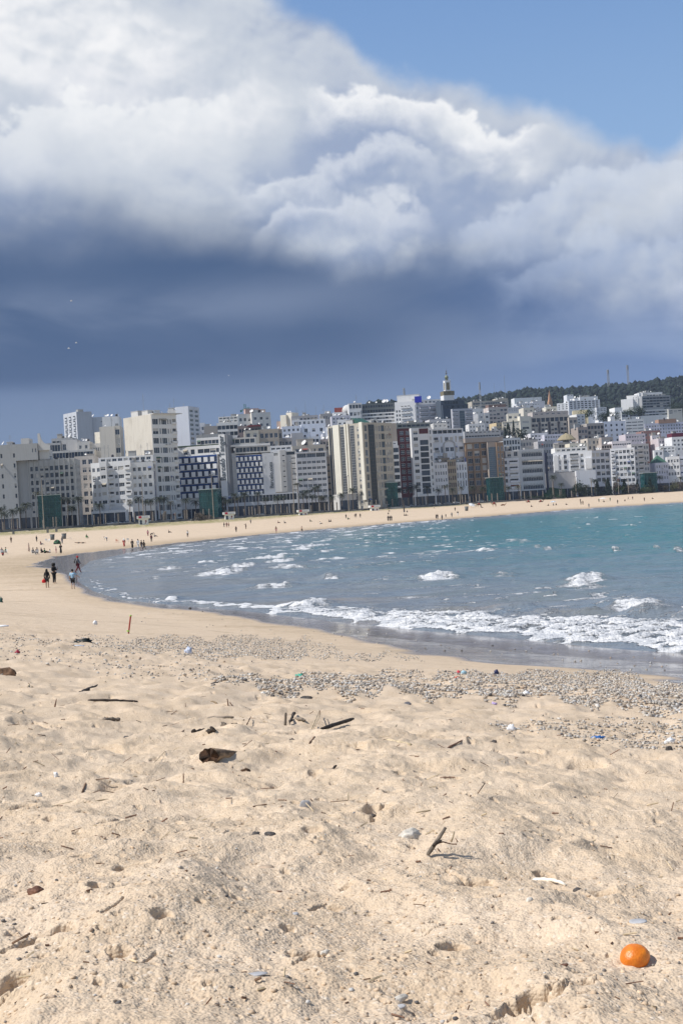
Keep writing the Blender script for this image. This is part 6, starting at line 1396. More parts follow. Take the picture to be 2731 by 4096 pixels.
# ---- white beach cabins with a red square and painted emblems
KW = mat('cabin_white', (.80, .80, .79), .6, .06); KR = mat('cabin_red', (.50, .02, .03), .5, .05); KD = mat('emblem_dark', (.04, .06, .10), .6); KB = mat('emblem_brown', (.25, .07, .07), .6); KG = mat('print_grey', (.45, .46, .48), .6)
for (x0, x1, yt, yb, lab) in [(549, 601, 2063, 2100, 'white flared beach cabin before the tower with the beige flank'), (893, 942, 2048, 2080, 'white flared beach cabin below the tall name pylon'), (1190, 1235, 2039, 2068, 'white flared beach cabin before the square-windowed white hotel'), (1477, 1519, 2021, 2049, 'white flared beach cabin before the ivory tower, the rightmost one')]:
    g = ground((x0 + x1) / 2, yb); D = wallD((x0 + x1) / 2) - 14; t = at((x0 + x1) / 2, yt, D); bb = at((x0 + x1) / 2, yb, D); h = t.z - bb.z; W2 = (x1 - x0) / F * D / 2
    o = thing('beach_cabin', lab, 'cabin', bb, R(8), 'white beach cabins on the sand')
    w = W2 * .74; mb = MB(); mb.box(-w, w, -w, w, -.6, h * .62); mb.obj('cabin_body', KW, o)
    mb = MB(); Z0, Z1 = h * .622, h; lo = [(-w, -w), (w, -w), (w, w), (-w, w)]; hi = [(-W2, -W2), (W2, -W2), (W2, W2), (-W2, W2)]
    zz = h * .70
    for a in range(4):
        c = (a + 1) % 4; mb.poly([(*lo[a], Z0), (*lo[c], Z0), (*hi[c], zz), (*hi[a], zz)]); mb.poly([(*hi[a], zz), (*hi[c], zz), (*hi[c], Z1), (*hi[a], Z1)])
    mb.poly([(*p_, Z1) for p_ in hi]); mb.obj('flared_top', KW, o)
    mb = MB(); mb.box(-W2 * .75, W2 * .75, -W2 * .7, W2 * .7, h + .003, h + .22); mb.obj('roof', mat('cabin_roof', (.16, .14, .13), .8), o)
    mb = MB(); mb.box(-W2 * .72, -W2 * .25, -W2 - .04, -W2 - .003, h * .74, h * .97); mb.obj('red_square', KR, o)
    mb = MB()
    for k in range(3): mb.box(-W2 * .1, W2 * .75, -W2 - .03, -W2 - .003, h * (.76 + .07 * k), h * (.785 + .07 * k))
    mb.obj('printing', KG, o)
    mb = MB()
    for zc in (h * .42, h * .18): mb.poly([(-w * .52 + w * .26 * math.cos(q_), -w - .02, zc + w * .24 * math.sin(q_)) for q_ in np.linspace(0, 2 * math.pi, 14)[:-1]])
    mb.poly([(-w * .76, -w - .03, h * .28), (-w * .28, -w - .03, h * .28), (-w * .28, -w - .03, h * .31), (-w * .76, -w - .03, h * .31)]); mb.obj('emblem', KD, o)
    mb = MB(); mb.poly([(w * .22, -w - .02, h * .12), (w * .36, -w - .02, h * .10), (w * .66, -w - .02, h * .36), (w * .52, -w - .02, h * .40)]); mb.poly([(w * .50 + w * .18 * math.cos(q_), -w - .025, h * .42 + w * .18 * math.sin(q_)) for q_ in np.linspace(0, 2 * math.pi, 12)[:-1]]); mb.obj('emblem', KB, o)
# ---- parked cars along the road
def car_meshes():
    prof = [(-2.05, .35), (-2.08, .72), (-1.45, .88), (-.75, 1.38), (.75, 1.42), (1.55, .95), (2.05, .86), (2.08, .36)]
    mb = MB(); wd = .84
    for s in (-1, 1):
        pts = [(x, s * wd * (1 if z < 1 else .84), z) for x, z in prof]; mb.poly(pts if s > 0 else list(reversed(pts)))
    for (xa, za), (xb, zb) in zip(prof, prof[1:] + prof[:1]):
        wa, wb = wd * (1 if za < 1 else .84), wd * (1 if zb < 1 else .84); mb.poly([(xa, -wa, za), (xb, -wb, zb), (xb, wb, zb), (xa, wa, za)])
    body = mb.mesh('body', [None]); mb = MB()
    for s in (-1, 1): mb.poly([(-1.28, s * .86, .93), (1.40, s * .86, .97), (.72, s * .75, 1.36), (-.72, s * .75, 1.33)])
    win = mb.mesh('side_window', [GLT]); mb = MB(); mb.tube([(0, -.1, 0), (0, .1, 0)], .32, 14); wh = mb.mesh('wheel', [mat('tyre', (.02, .02, .02), .8)]); return body, win, wh
CB, CWN, CWH = car_meshes()
CARS = [(30, 26, (.05, .05, .06), 'dark'), (62, 27, (.10, .03, .04), 'dark red'), (438, 20, (.75, .75, .75), 'white'), (468, 20, (.72, .72, .72), 'white'), (508, 20, (.55, .56, .58), 'silver'), (542, 21, (.10, .11, .13), 'black'), (590, 21, (.6, .6, .6), 'silver'), (640, 20, (.06, .06, .07), 'black'), (720, 20, (.10, .12, .16), 'dark blue'), (930, 20, (.5, .5, .5), 'grey'), (1040, 21, (.7, .7, .7), 'white'), (1100, 20, (.1, .1, .1), 'black'), (1160, 20, (.5, .5, .52), 'silver'), (1290, 20, (.65, .65, .65), 'white'), (1612, 21, (.3, .3, .32), 'grey'), (1650, 20, (.75, .75, .75), 'white'), (1688, 20, (.08, .08, .09), 'black'), (1718, 20, (.5, .5, .5), 'grey'), (1750, 20, (.7, .7, .7), 'white'), (1790, 20, (.25, .27, .3), 'dark grey'), (1822, 20, (.7, .7, .72), 'white'), (1868, 20, (.1, .1, .12), 'black'), (1925, 20, (.65, .65, .65), 'white')]
cps = [c[0] for c in CARS]
for px, off, c, nm in CARS:
    o = thing('parked_car', '%s parked car, %s' % (nm, where('car', px, cps)), 'car', prom(px, off, PROM - .1), R(5), 'cars on the seafront road')
    m = mat('paint_%s' % nm.replace(' ', '_'), c, .3, .05, spec=.6); bo = obj('body', CB, o); bo.material_slots[0].link = 'OBJECT'; bo.material_slots[0].material = m
    obj('side_window', CWN, o)
    for x in (-1.3, 1.3):
        for y in (-.78, .78): obj('wheel', CWH, o, (x, y, .32))
# ---- plants
def leaf_blob(name, seed, n, rx, rz, leaf, m, shape='round', lumps=7):
    r = np.random.RandomState(seed)
    if shape == 'cone': z = r.rand(n) ** 1.2; rad = (1 - z) * .95 + .05; a = r.rand(n) * 6.283; q_ = np.sqrt(.35 + .65 * r.rand(n)) * rad * rx * (1 + .18 * np.sin(a * 5 + z * 17)); C = np.stack([q_ * np.cos(a), q_ * np.sin(a), z * rz], 1)
    else:
        lc = r.randn(lumps, 3) * [.42, .42, .26]; lr = .42 + .25 * r.rand(lumps); k = r.randint(0, lumps, n); d = r.randn(n, 3); d /= np.linalg.norm(d, axis=1)[:, None]
        C = lc[k] + d * (lr[k] * (.55 + .45 * r.rand(n)))[:, None]; C[:, 2] = (C[:, 2] + .72) / 1.44; C = C * [rx, rx, rz]; C[:, 2] = np.maximum(C[:, 2], .02)
    u = r.randn(n, 3); u /= np.linalg.norm(u, axis=1)[:, None]; v = np.cross(u, r.randn(n, 3)); v /= np.linalg.norm(v, axis=1)[:, None]; s_ = leaf * (.6 + .8 * r.rand(n))[:, None]
    V = np.stack([C - u * s_ - v * s_ * .6, C + u * s_ - v * s_ * .5, C + u * s_ * .7 + v * s_ * .6, C - u * s_ * .7 + v * s_ * .5], 1).reshape(-1, 3)
    return np_mesh(name, V, np.arange(4 * n).reshape(-1, 4), m, False)
LEAFD = mat('leaf_dark', (.022, .040, .022), .8, .5, 1.2); LEAFG = mat('leaf_green', (.05, .075, .03), .8, .45, 1.0); LEAFB = mat('leaf_brownish', (.11, .09, .07), .85, .4, 1.0); LEAFY = mat('leaf_olive', (.10, .11, .05), .8, .4, 1.0); BARK = mat('bark', (.10, .075, .055), .9, .4, 6)
def shrub(px, py, off, w, h, m, shape, lab, name='shrub', cat='shrub', trunk=0.0, seed=0, z=None):
    b0 = prom(px, off, PROM - .1 if z is None else z); t = at(px, py, b0.y); b0.x = t.x
    o = thing(name, lab, cat, b0)
    n = int(520 * max(1, w * h / 14.0) ** .6); me = leaf_blob('crown', px + seed, n, w / 2, h, .22 if shape == 'round' else .26, m, shape); c = obj('crown', me, o, (0, 0, trunk))
    mb = MB(); mb.tube([(0, 0, -.4), (.05, 0, trunk + h * .35), (0, .03, trunk + h * .7)], [.16 + .02 * h, .10, .05], 6); mb.obj('trunk', BARK, o); return o
shrub(802, 2068, -9, 7.5, 3.6, LEAFB, 'round', 'big round brownish bush on the sand beside the checkered hotel pavilion', z=PROM - .9)
shrub(2195, 1986, -3, 4.6, 2.2, LEAFD, 'round', 'low round dark shrub left of a wider one under the blank podium', z=PROM - .8); shrub(2241, 1983, -3, 6.5, 2.6, LEAFD, 'round', 'wide clipped dark shrub on the bank under the blank podium', z=PROM - .8)
shrub(2140, 1988, 2, 12, 2.2, LEAFD, 'round', 'long low dark hedge before the ribbon-window hotel', 'hedge', 'hedge')
for i, (px, w, h, m, sh, lab) in enumerate([(2312, 9, 7, LEAFD, 'round', 'spreading dark green tree before the modern white block podium'), (2290, 6, 5, LEAFD, 'round', 'smaller dark green tree left of the spreading one'), (2388, 5, 9, LEAFD, 'cone', 'dark pointed conifer before the modern white block, the leftmost one'), (2432, 6, 10, LEAFD, 'cone', 'tallest dark pointed conifer, second along the right bank'), (2497, 5, 9, LEAFD, 'cone', 'dark pointed conifer before the white grid-window block'), (2548, 4.5, 8, LEAFD, 'cone', 'slim dark conifer just left of the rightmost glass pavilion'), (2600, 4.5, 9, LEAFD, 'cone', 'slim dark conifer in front of the rightmost glass pavilion'), (2459, 6, 6, LEAFB, 'round', 'bare brownish tree between two dark conifers'), (2523, 8, 5.5, LEAFB, 'round', 'grey brown bush under the white grid-window block'), (2575, 7, 4.5, LEAFG, 'round', 'mid green bush before the rightmost glass pavilion'), (2606, 6, 4.0, LEAFY, 'round', 'yellowish olive bush right of the rightmost glass pavilion'), (2645, 9, 5.0, LEAFB, 'round', 'wide brown bush under the green pyramid roof'), (2686, 8, 5.0, LEAFY, 'round', 'olive bush near the right edge of the bank'), (2722, 9, 6.5, LEAFB, 'round', 'tall brown bush cut by the right edge'), (2340, 7, 4, LEAFD, 'round', 'dark bush at the foot of the modern white block podium'), (2475, 6, 3.2, LEAFG, 'round', 'low green bush in front of the bare brownish tree'), (2410, 6, 3.2, LEAFD, 'round', 'low dark bush between the two left conifers')]):
    shrub(px, 1960 - (px - 2300) * .06, 6 + i % 3 * 3, w, h, m, sh, lab, 'conifer' if sh == 'cone' else ('tree' if 'tree' in lab else 'shrub'), 'conifer' if sh == 'cone' else ('tree' if 'tree' in lab else 'shrub'), 1.5 if 'tree' in lab else 0.0)
def hill_tree(px, py, D, w, h, m, sh, lab, nm='tree'):
    t = at(px, py, D); o = thing(nm, lab, 'tree', (t.x, t.y, t.z - h))
    me = leaf_blob('crown', px, int(500 * max(1, w * h / 20) ** .5), w / 2, h, .3, m, sh); obj('crown', me, o); mb = MB(); mb.tube([(0, 0, -6), (0, 0, h * .6)], [.4, .12], 6); mb.obj('trunk', BARK, o)
hill_tree(2030, 1692, 845, 9, 15, LEAFD, 'cone', 'broad dark conifer before the cream block, left of the cypress'); hill_tree(2052, 1682, 845, 5, 20, LEAFD, 'cone', 'tall thin dark cypress before the cream block', 'cypress'); hill_tree(2018, 1708, 842, 5, 10, LEAFD, 'cone', 'small dark conifer at the left foot of the broad one'); hill_tree(2078, 1716, 842, 8, 7, LEAFD, 'round', 'low dark tree right of the thin cypress')
hill_tree(2410, 1642, 985, 14, 9, LEAFD, 'round', 'dark leafy tree beside the yellow ochre house on the right slope'); hill_tree(2445, 1648, 990, 13, 8, LEAFD, 'round', 'dark leafy tree left of the white arched building'); hill_tree(2704, 1612, 1090, 20, 13, LEAFD, 'round', 'large dark tree right of the big stepped block'); hill_tree(2520, 1628, 1040, 12, 6, LEAFG, 'round', 'green tree at the foot of the big stepped block'); hill_tree(2556, 1622, 1040, 8, 8, LEAFD, 'round', 'dark tree against the middle of the big stepped block'); hill_tree(2156, 1632, 960, 16, 7, LEAFB, 'round', 'dusky brown trees behind the long beige block'); hill_tree(2340, 1640, 985, 9, 6, LEAFG, 'round', 'green bush behind the yellow ochre house')
# ---- the wood on the ridge (one mass)
def wood():
    r = np.random.RandomState(5); V0, F0 = ico(1); n = 9500
    px = r.uniform(1500, 3050, n); Y = 1350 + 1050 * r.rand(n) ** .8; X = (px - 1365) / F * Y
    Z = hbase(X, Y) - 1; rad = 2.2 + 3.4 * r.rand(n) ** 2; hh = rad * (.8 + .5 * r.rand(n))
    jit = 1 + .30 * (r.rand(n, len(V0), 1) - .5) * 2
    V = V0[None] * jit * np.stack([rad, rad, hh], 1)[:, None, :] + np.stack([X, Y, Z + hh * .9 + 2], 1)[:, None, :]
    FF = (F0[None] + (np.arange(n) * len(V0))[:, None, None]).reshape(-1, 3)
    m = mat('wood_leaves', (.022, .032, .024), .95, .6, .16, spec=.1); return np_mesh('wood', V.reshape(-1, 3), FF, m, False)
o = obj('wood', wood()); props(o, 'dense dark wood covering the ridge behind the town', 'wood', kind='stuff')
gl = MB(); p0 = prom(2180, 34); 
def lawn():
    V = []; 
    for px in (2176, 2200, 2230, 2262): V += [tuple(prom(px, 28, PROM + .1)), tuple(prom(px, 46, PROM + 6.5))]
    return np_mesh('lawn', V, [(0, 2, 3, 1), (2, 4, 5, 3), (4, 6, 7, 5)], mat('lawn_green', (.035, .085, .03), .9, .4, .8), False)
o = obj('lawn', lawn()); props(o, 'sloping green lawn below the blank podium', 'lawn', kind='structure')
# ---- crane, masts, gulls
p = at(981, 1654, 900); o = thing('tower_crane', 'small green tower crane over the roofs in the middle left', 'crane', p); GCR = mat('crane_green', (.04, .16, .12), .5)
def lattice(a, c, w, n, m, name, par):
    mb = MB(); A, B = Vector(a), Vector(c); d = (B - A).normalized(); s1 = d.cross(Vector((0, 1, 0))).normalized(); s2 = d.cross(s1)
    cs = [s1 * w + s2 * w, -s1 * w + s2 * w, -s1 * w - s2 * w, s1 * w - s2 * w]
    for k in cs: mb.tube([A + k, B + k], w * .22, 4)
    for i in range(n):
        f, g_ = i / n, (i + 1) / n
        for j in range(4): mb.tube([A + (B - A) * f + cs[j], A + (B - A) * g_ + cs[(j + 1) % 4]], w * .14, 3)
    return mb.obj(name, m, par)
lattice((0, 0, -10), (0, 0, 6.6), .55, 14, GCR, 'mast', o); lattice((-2.2, 0, 2.4), (3.2, -4, 3.6), .4, 8, GCR, 'jib', o); mb = MB(); mb.box(-.9, .9, -.9, .9, -2.2, .2); mb.box(-3.4, -2.2, -.6, .6, 1.2, 2.6); mb.obj('cab', GCR, o)
for px, y0, y1, D, w, lab in [(1615, 1604, 1556, 960, .5, 'tall grey telecom mast above the bright white hilltop block'), (1917, 1604, 1532, 1090, .5, 'tall lattice mast on the skyline right of the minaret'), (2430, 1530, 1480, 2150, 1.3, 'left of two tall radio masts on the wooded ridge'), (2508, 1535, 1462, 2150, 1.2, 'right and paler of two tall radio masts on the wooded ridge')]:
    a = at(px, y0, D); t = at(px, y1, D); o = thing('radio_mast', lab, 'mast', (t.x, t.y, a.z - 8)); lattice((0, 0, 0), (0, 0, t.z - a.z + 8), w, 16, METAL, 'lattice_tower', o)
    mb = MB(); h = t.z - a.z + 8
    for k in range(3): mb.tube([(0, 0, h - 1 - 2.2 * k), (0, 0, h + .6 - 2.2 * k)], w * 1.5, 8)
    mb.obj('aerial', METAL, o)
for px, py, lab in [(285, 1203, 'white gull flying highest in the dark cloud'), (305, 1371, 'white gull flying upper of the lower pair at the left'), (275, 1393, 'white gull flying lower of the lower pair at the left'), (915, 1502, 'white gull flying alone low over the checkered hotel')]:
    p = at(px, py, 300); o = thing('gull', lab, 'bird', p, R(px), 'gulls in the sky')
    mb = MB(); mb.tube([(0, -.28, 0), (0, -.1, .03), (0, .12, .02), (0, .3, 0)], [.03, .07, .06, .02], 7); mb.obj('body', mat('gull_white', (.8, .8, .8), .6), o)
    for s in (-1, 1):
        mb = MB(); mb.poly([(0, -.1, .05), (s * .3, -.08, .2), (s * .3, .06, .19), (0, .1, .05)]); mb.poly([(s * .3, -.08, .2), (s * .7, .02, .12), (s * .68, .07, .12), (s * .3, .06, .19)]); mb.obj('wing', MATS['gull_white'], o)
# ------------------------------------------------------------------ people and camels: one continuous skinned body each
def skin_mesh(name, nodes, edges, root, sub=1, mats=None):
    """nodes {key: (x, y, z, r)}; grows one surface over the joints"""
    keys = list(nodes); ix = {k: i for i, k in enumerate(keys)}
    me = bpy.data.meshes.new('tmp'); me.from_pydata([nodes[k][:3] for k in keys], [(ix[a], ix[b]) for a, b in edges], [])
    o = bpy.data.objects.new('tmp', me); COL.objects.link(o)
    md = o.modifiers.new('skin', 'SKIN'); md.use_smooth_shade = True
    sv = me.skin_vertices[0].data
    for k in keys:
        r = nodes[k][3]; sv[ix[k]].radius = (r, r) if not isinstance(r, tuple) else r; sv[ix[k]].use_root = (k == root)
    ss = o.modifiers.new('sub', 'SUBSURF'); ss.levels = sub; ss.render_levels = sub
    dg = bpy.context.evaluated_depsgraph_get()
    res = bpy.data.meshes.new_from_object(o.evaluated_get(dg)); res.name = name
    bpy.data.objects.remove(o); bpy.data.meshes.remove(me)
    res.materials.clear(); res.materials.append(None)
    res.polygons.foreach_set('use_smooth', [True] * len(res.polygons))
    return res
def pose(kind):
    """joint positions of a 1.72 m figure that faces -Y"""
    J = dict(pel=(0, 0, .95), sp=(0, .0, 1.14), ch=(0, 0, 1.33), nk=(0, 0, 1.47), hd=(0, -.02, 1.58), ht=(0, -.01, 1.67))
    for s, n in ((-1, 'L'), (1, 'R')):
        J['sh' + n] = (s * .17, 0, 1.39); J['el' + n] = (s * .235, .03, 1.12); J['wr' + n] = (s * .245, -.05, .89); J['ha' + n] = (s * .24, -.07, .79)
        J['hp' + n] = (s * .085, 0, .88); J['kn' + n] = (s * .10, -.02, .49); J['an' + n] = (s * .10, .02, .08); J['to' + n] = (s * .11, -.15, .035)
    def legs(n, kn, an, to): J['kn' + n] = kn; J['an' + n] = an; J['to' + n] = to
    def arm(n, el, wr, ha): J['el' + n] = el; J['wr' + n] = wr; J['ha' + n] = ha
    if kind == 'walk':
        legs('L', (-.09, -.16, .52), (-.09, -.28, .11), (-.09, -.44, .10)); legs('R', (.09, .08, .50), (.09, .34, .14), (.09, .22, .05))
        arm('L', (-.23, .12, 1.13), (-.23, .12, .89), (-.22, .10, .80)); arm('R', (.23, -.08, 1.13), (.22, -.24, .95), (.21, -.30, .88))
    if kind == 'phone':
        arm('R', (.24, -.04, 1.12), (.15, -.28, 1.20), (.12, -.34, 1.24)); arm('L', (-.24, .0, 1.12), (-.10, -.22, 1.05), (-.02, -.28, 1.07))
    if kind == 'reach': arm('L', (-.36, -.04, 1.18), (-.52, -.16, 1.02), (-.60, -.22, .98)); arm('R', (.25, .02, 1.12), (.27, -.02, .88), (.27, -.04, .78))
    if kind == 'armup': arm('R', (.28, -.18, 1.36), (.36, -.38, 1.48), (.38, -.46, 1.52))
    if kind in ('sit', 'chair', 'lie'):
        dz = .80 if kind != 'chair' else .48
        for k, v in list(J.items()):
            if k[:2] not in ('kn', 'an', 'to'): J[k] = (v[0], v[1] + (.12 if kind == 'sit' and v[2] > 1.0 else .0) * (v[2] - .9), v[2] - dz)
        if kind == 'sit':
            legs('L', (-.12, -.40, .40), (-.12, -.58, .06), (-.12, -.74, .04)); legs('R', (.12, -.46, .30), (.13, -.74, .06), (.14, -.88, .10))
            arm('L', (-.26, -.06, .36), (-.18, -.30, .36), (-.14, -.38, .37)); arm('R', (.26, .14, .34), (.26, .26, .12), (.26, .28, .04))
        elif kind == 'chair':
            legs('L', (-.12, -.42, .46), (-.12, -.44, .08), (-.12, -.60, .04)); legs('R', (.12, -.42, .46), (.13, -.40, .08), (.13, -.56, .04))
            arm('L', (-.24, -.08, .66), (-.16, -.30, .56), (-.12, -.38, .54)); arm('R', (.24, -.08, .66), (.16, -.30, .56), (.12, -.38, .54))
        else:
            a = R(78)
            for k, v in list(J.items()):
                if k[:2] not in ('kn', 'an', 'to'): y, z = v[1], v[2] - .13; J[k] = (v[0], y * math.cos(a) + z * math.sin(a), .13 + z * math.cos(a) + abs(v[0]) * .0)
            legs('L', (-.1, -.42, .20), (-.1, -.80, .07), (-.1, -.86, .16)); legs('R', (.1, -.40, .12), (.1, -.82, .07), (.1, -.88, .16))
    if kind == 'bend':
        a = R(-72)
        for k, v in list(J.items()):
            if k[:2] in ('sp', 'ch', 'nk', 'hd', 'ht', 'sh'):
                y, z = v[1], v[2] - .93; J[k] = (v[0], y * math.cos(-a) - z * math.sin(-a), .93 + y * math.sin(-a) + z * math.cos(-a))
        for s, n in ((-1, 'L'), (1, 'R')): arm(n, (s * .2, -.50, .78), (s * .16, -.56, .54), (s * .14, -.58, .44))
    return J
LIMBS = [('pel', 'sp'), ('sp', 'ch'), ('ch', 'nk'), ('nk', 'hd'), ('hd', 'ht')] + [(a + n, b + n) for n in 'LR' for a, b in (('sh', 'el'), ('el', 'wr'), ('wr', 'ha'), ('hp', 'kn'), ('kn', 'an'), ('an', 'to'))] + [('ch', 'sh' + n) for n in 'LR'] + [('pel', 'hp' + n) for n in 'LR']
RAD = dict(pel=.125, sp=.115, ch=.135, nk=.055, hd=.088, ht=.075, sh=.062, el=.045, wr=.030, ha=.036, hp=.085, kn=.056, an=.038, to=.034)
_pm = {}
def body_parts(kind):
    if kind in _pm: return _pm[kind]
    J = pose(kind); key = lambda k: k[:-1] if k[-1] in 'LR' and k[:-1] in RAD else k
    rad = lambda k: RAD[k if k in RAD else k[:-1]]
    body = skin_mesh('body', {k: (*v, rad(k)) for k, v in J.items()}, LIMBS, 'pel')
    def sub(ks, ed, grow, root): return skin_mesh('cloth', {k: (*J[k], rad(k) * grow + .008) for k in ks}, ed, root)
    U = ['pel', 'sp', 'ch'] + [a + n for n in 'LR' for a in ('sh', 'el', 'wr')]
    top = sub(U, [('pel', 'sp'), ('sp', 'ch')] + [(a + n, b + n) for n in 'LR' for a, b in (('sh', 'el'), ('el', 'wr'))] + [('ch', 'sh' + n) for n in 'LR'], 1.16, 'sp')
    U2 = ['pel', 'sp', 'ch'] + [a + n for n in 'LR' for a in ('sh', 'el')]
    tee = sub(U2, [('pel', 'sp'), ('sp', 'ch')] + [('sh' + n, 'el' + n) for n in 'LR'] + [('ch', 'sh' + n) for n in 'LR'], 1.18, 'sp')
    Lw = ['pel'] + [a + n for n in 'LR' for a in ('hp', 'kn', 'an')]
    tr = sub(Lw, [('hp' + n, 'kn' + n) for n in 'LR'] + [('kn' + n, 'an' + n) for n in 'LR'] + [('pel', 'hp' + n) for n in 'LR'], 1.22, 'pel')
    Ls = ['pel'] + [a + n for n in 'LR' for a in ('hp', 'kn')]
    sh = sub(Ls, [('hp' + n, 'kn' + n) for n in 'LR'] + [('pel', 'hp' + n) for n in 'LR'], 1.28, 'pel')
    _pm[kind] = (J, body, top, tee, tr, sh); return _pm[kind]
def hair_mesh(style):
    k = 'hair_' + style
    if k in _pm: return _pm[k]
    mb = MB(); n = 14
    prof = {'short': [(.100, -.03), (.112, .03), (.108, .08), (.085, .125), (.04, .15)], 'long': [(.13, -.26), (.15, -.16), (.13, -.06), (.118, .03), (.110, .08), (.088, .13), (.04, .155)], 'scarf': [(.19, -.24), (.155, -.14), (.125, -.04), (.128, .04), (.118, .09), (.09, .14), (.03, .165)], 'curly': [(.12, -.14), (.165, -.06), (.175, .03), (.16, .11), (.11, .17), (.04, .19)]}[style]
    rings = []
    for r, z in prof:
        i = len(mb.v)
        for a in range(n):
            an = 2 * math.pi * a / n; fr = max(0.0, -math.sin(an)); face = .45 if z < .05 and style != 'x' else 0
            y = r * math.sin(an) * (1 - face * fr) + .015; mb.v.append((r * .95 * math.cos(an), y, z))
        rings.append(i)
    for a, b in zip(rings[:-1], rings[1:]):
        for q_ in range(n): mb.f.append((a + q_, a + (q_ + 1) % n, b + (q_ + 1) % n, b + q_)); mb.m.append(0)
    mb.f.append(tuple(rings[-1] + q_ for q_ in range(n))); mb.m.append(0)
    _pm[k] = mb.mesh('hair', [None], True); return _pm[k]
def robe_mesh(kind):
    k = 'robe_' + kind
    if k in _pm: return _pm[k]
    J = pose(kind)
    if kind in ('stand', 'walk', 'phone', 'armup'):
        N = {'a': (0, 0, .10, .23), 'b': (0, 0, .45, .20), 'c': (0, 0, .85, .175), 'd': (0, 0, 1.15, .15), 'e': (0, 0, 1.34, .155)}; E_ = [('a', 'b'), ('b', 'c'), ('c', 'd'), ('d', 'e')]
    else:
        N = {'c': (0, -.1, .16, .20), 'd': (0, .02, .36, .17), 'e': (0, .06, .54, .155), 'a': (0, -.45, .20, .15), 'b': (0, -.70, .08, .10)}; E_ = [('b', 'a'), ('a', 'c'), ('c', 'd'), ('d', 'e')]
    for n in 'LR':
        N['s' + n] = (*J['sh' + n], .075); N['l' + n] = (*J['el' + n], .07); N['w' + n] = (*J['wr' + n], .06); E_ += [('e', 's' + n), ('s' + n, 'l' + n), ('l' + n, 'w' + n)]
    _pm[k] = skin_mesh('robe', N, E_, 'd'); return _pm[k]
SKINS = [mat('skin_a', (.34, .20, .13), .6, .08), mat('skin_b', (.24, .135, .085), .6, .08), mat('skin_c', (.45, .29, .20), .6, .08)]
CL = {}
def cloth(c):
    k = 'cloth_%d_%d_%d' % tuple(int(v * 250) for v in c)
    return mat(k, c, .85, .2, 6)
BLK, NAVY, DRED, RED_, WHT, GRY, BRN, LBL, PNK, BEI, GRN, JEAN = (.012, .012, .014), (.02, .03, .07), (.16, .02, .03), (.45, .02, .03), (.72, .72, .72), (.22, .22, .23), (.08, .05, .035), (.35, .55, .72), (.50, .22, .26), (.50, .42, .34), (.03, .12, .05), (.07, .10, .17)
def setm(o, m): o.material_slots[0].link = 'OBJECT'; o.material_slots[0].material = m
def on_ground(px, py):
    g = ground(px, py); a = np.array([g.x]), np.array([g.y]); s = shore(*a)
    g.z = float(hbase(*a, s)[0] + relief(a[0], a[1], s)[0]); return g
def person(px, py, kind, face, top, bottom, label, h=1.72, hair='short', haircol=(.012, .010, .009), legs='long', sleeves=True, robe=None, group=None, seat=0.0):
    """face: degrees, 0 looks at the camera, 90 to the right, 180 away"""
    g = on_ground(px, py); o = thing('person', label, 'person', g + Vector((0, 0, seat)), R(face), group or 'people on the beach')
    k = h / 1.72; o.scale = (k, k, k)
    J, body, tp, tee, tr, sh = body_parts(kind); sk_ = SKINS[int(px) % 3]
    b = obj('body', body, o); setm(b, sk_)
    if robe is not None: c = obj('robe', robe_mesh(kind if kind in ('stand', 'walk', 'phone', 'armup') else 'sit'), o); setm(c, cloth(robe))
    else:
        if top is not None: c = obj('shirt', tp if sleeves else tee, o); setm(c, cloth(top))
        if bottom is not None: c = obj('trousers' if legs == 'long' else 'shorts', tr if legs == 'long' else sh, o); setm(c, cloth(bottom))
    hm = obj('headscarf' if hair == 'scarf' else 'hair', hair_mesh(hair), o); hd, ht = Vector(J['hd']), Vector(J['ht']); hm.location = hd + Vector((0, 0, -.005))
    d = (ht - Vector(J['nk'])).normalized(); hm.rotation_euler = Vector((0, 0, 1)).rotation_difference(d).to_euler(); setm(hm, cloth(haircol))
    return o, g, J, k
def face_on(o, J):
    hd = Vector(J['hd']); 
    for s in (-1, 1):
        mb = MB(); mb.lathe([(.004, -.012), (.014, 0), (.004, .012)], 8); e = mb.obj('eye', cloth((.02, .015, .012)), o, True); e.location = hd + Vector((s * .034, -.088, .012))
    mb = MB(); mb.poly([(-.014, -.085, -.028), (.014, -.085, -.028), (0, -.088, .012)]); mb.poly([(-.014, -.085, -.028), (0, -.088, .012), (0, -.115, -.024)]); mb.poly([(0, -.115, -.024), (0, -.088, .012), (.014, -.085, -.028)]); mb.poly([(-.014, -.085, -.028), (0, -.115, -.024), (.014, -.085, -.028)]); n = mb.obj('nose', SKINS[0], o)
    n.location = hd + Vector((0, .004, 0))
    mb = MB(); mb.box(-.024, .024, -.092, -.084, -.050, -.042); m_ = mb.obj('mouth', cloth((.22, .08, .07)), o); m_.location = hd
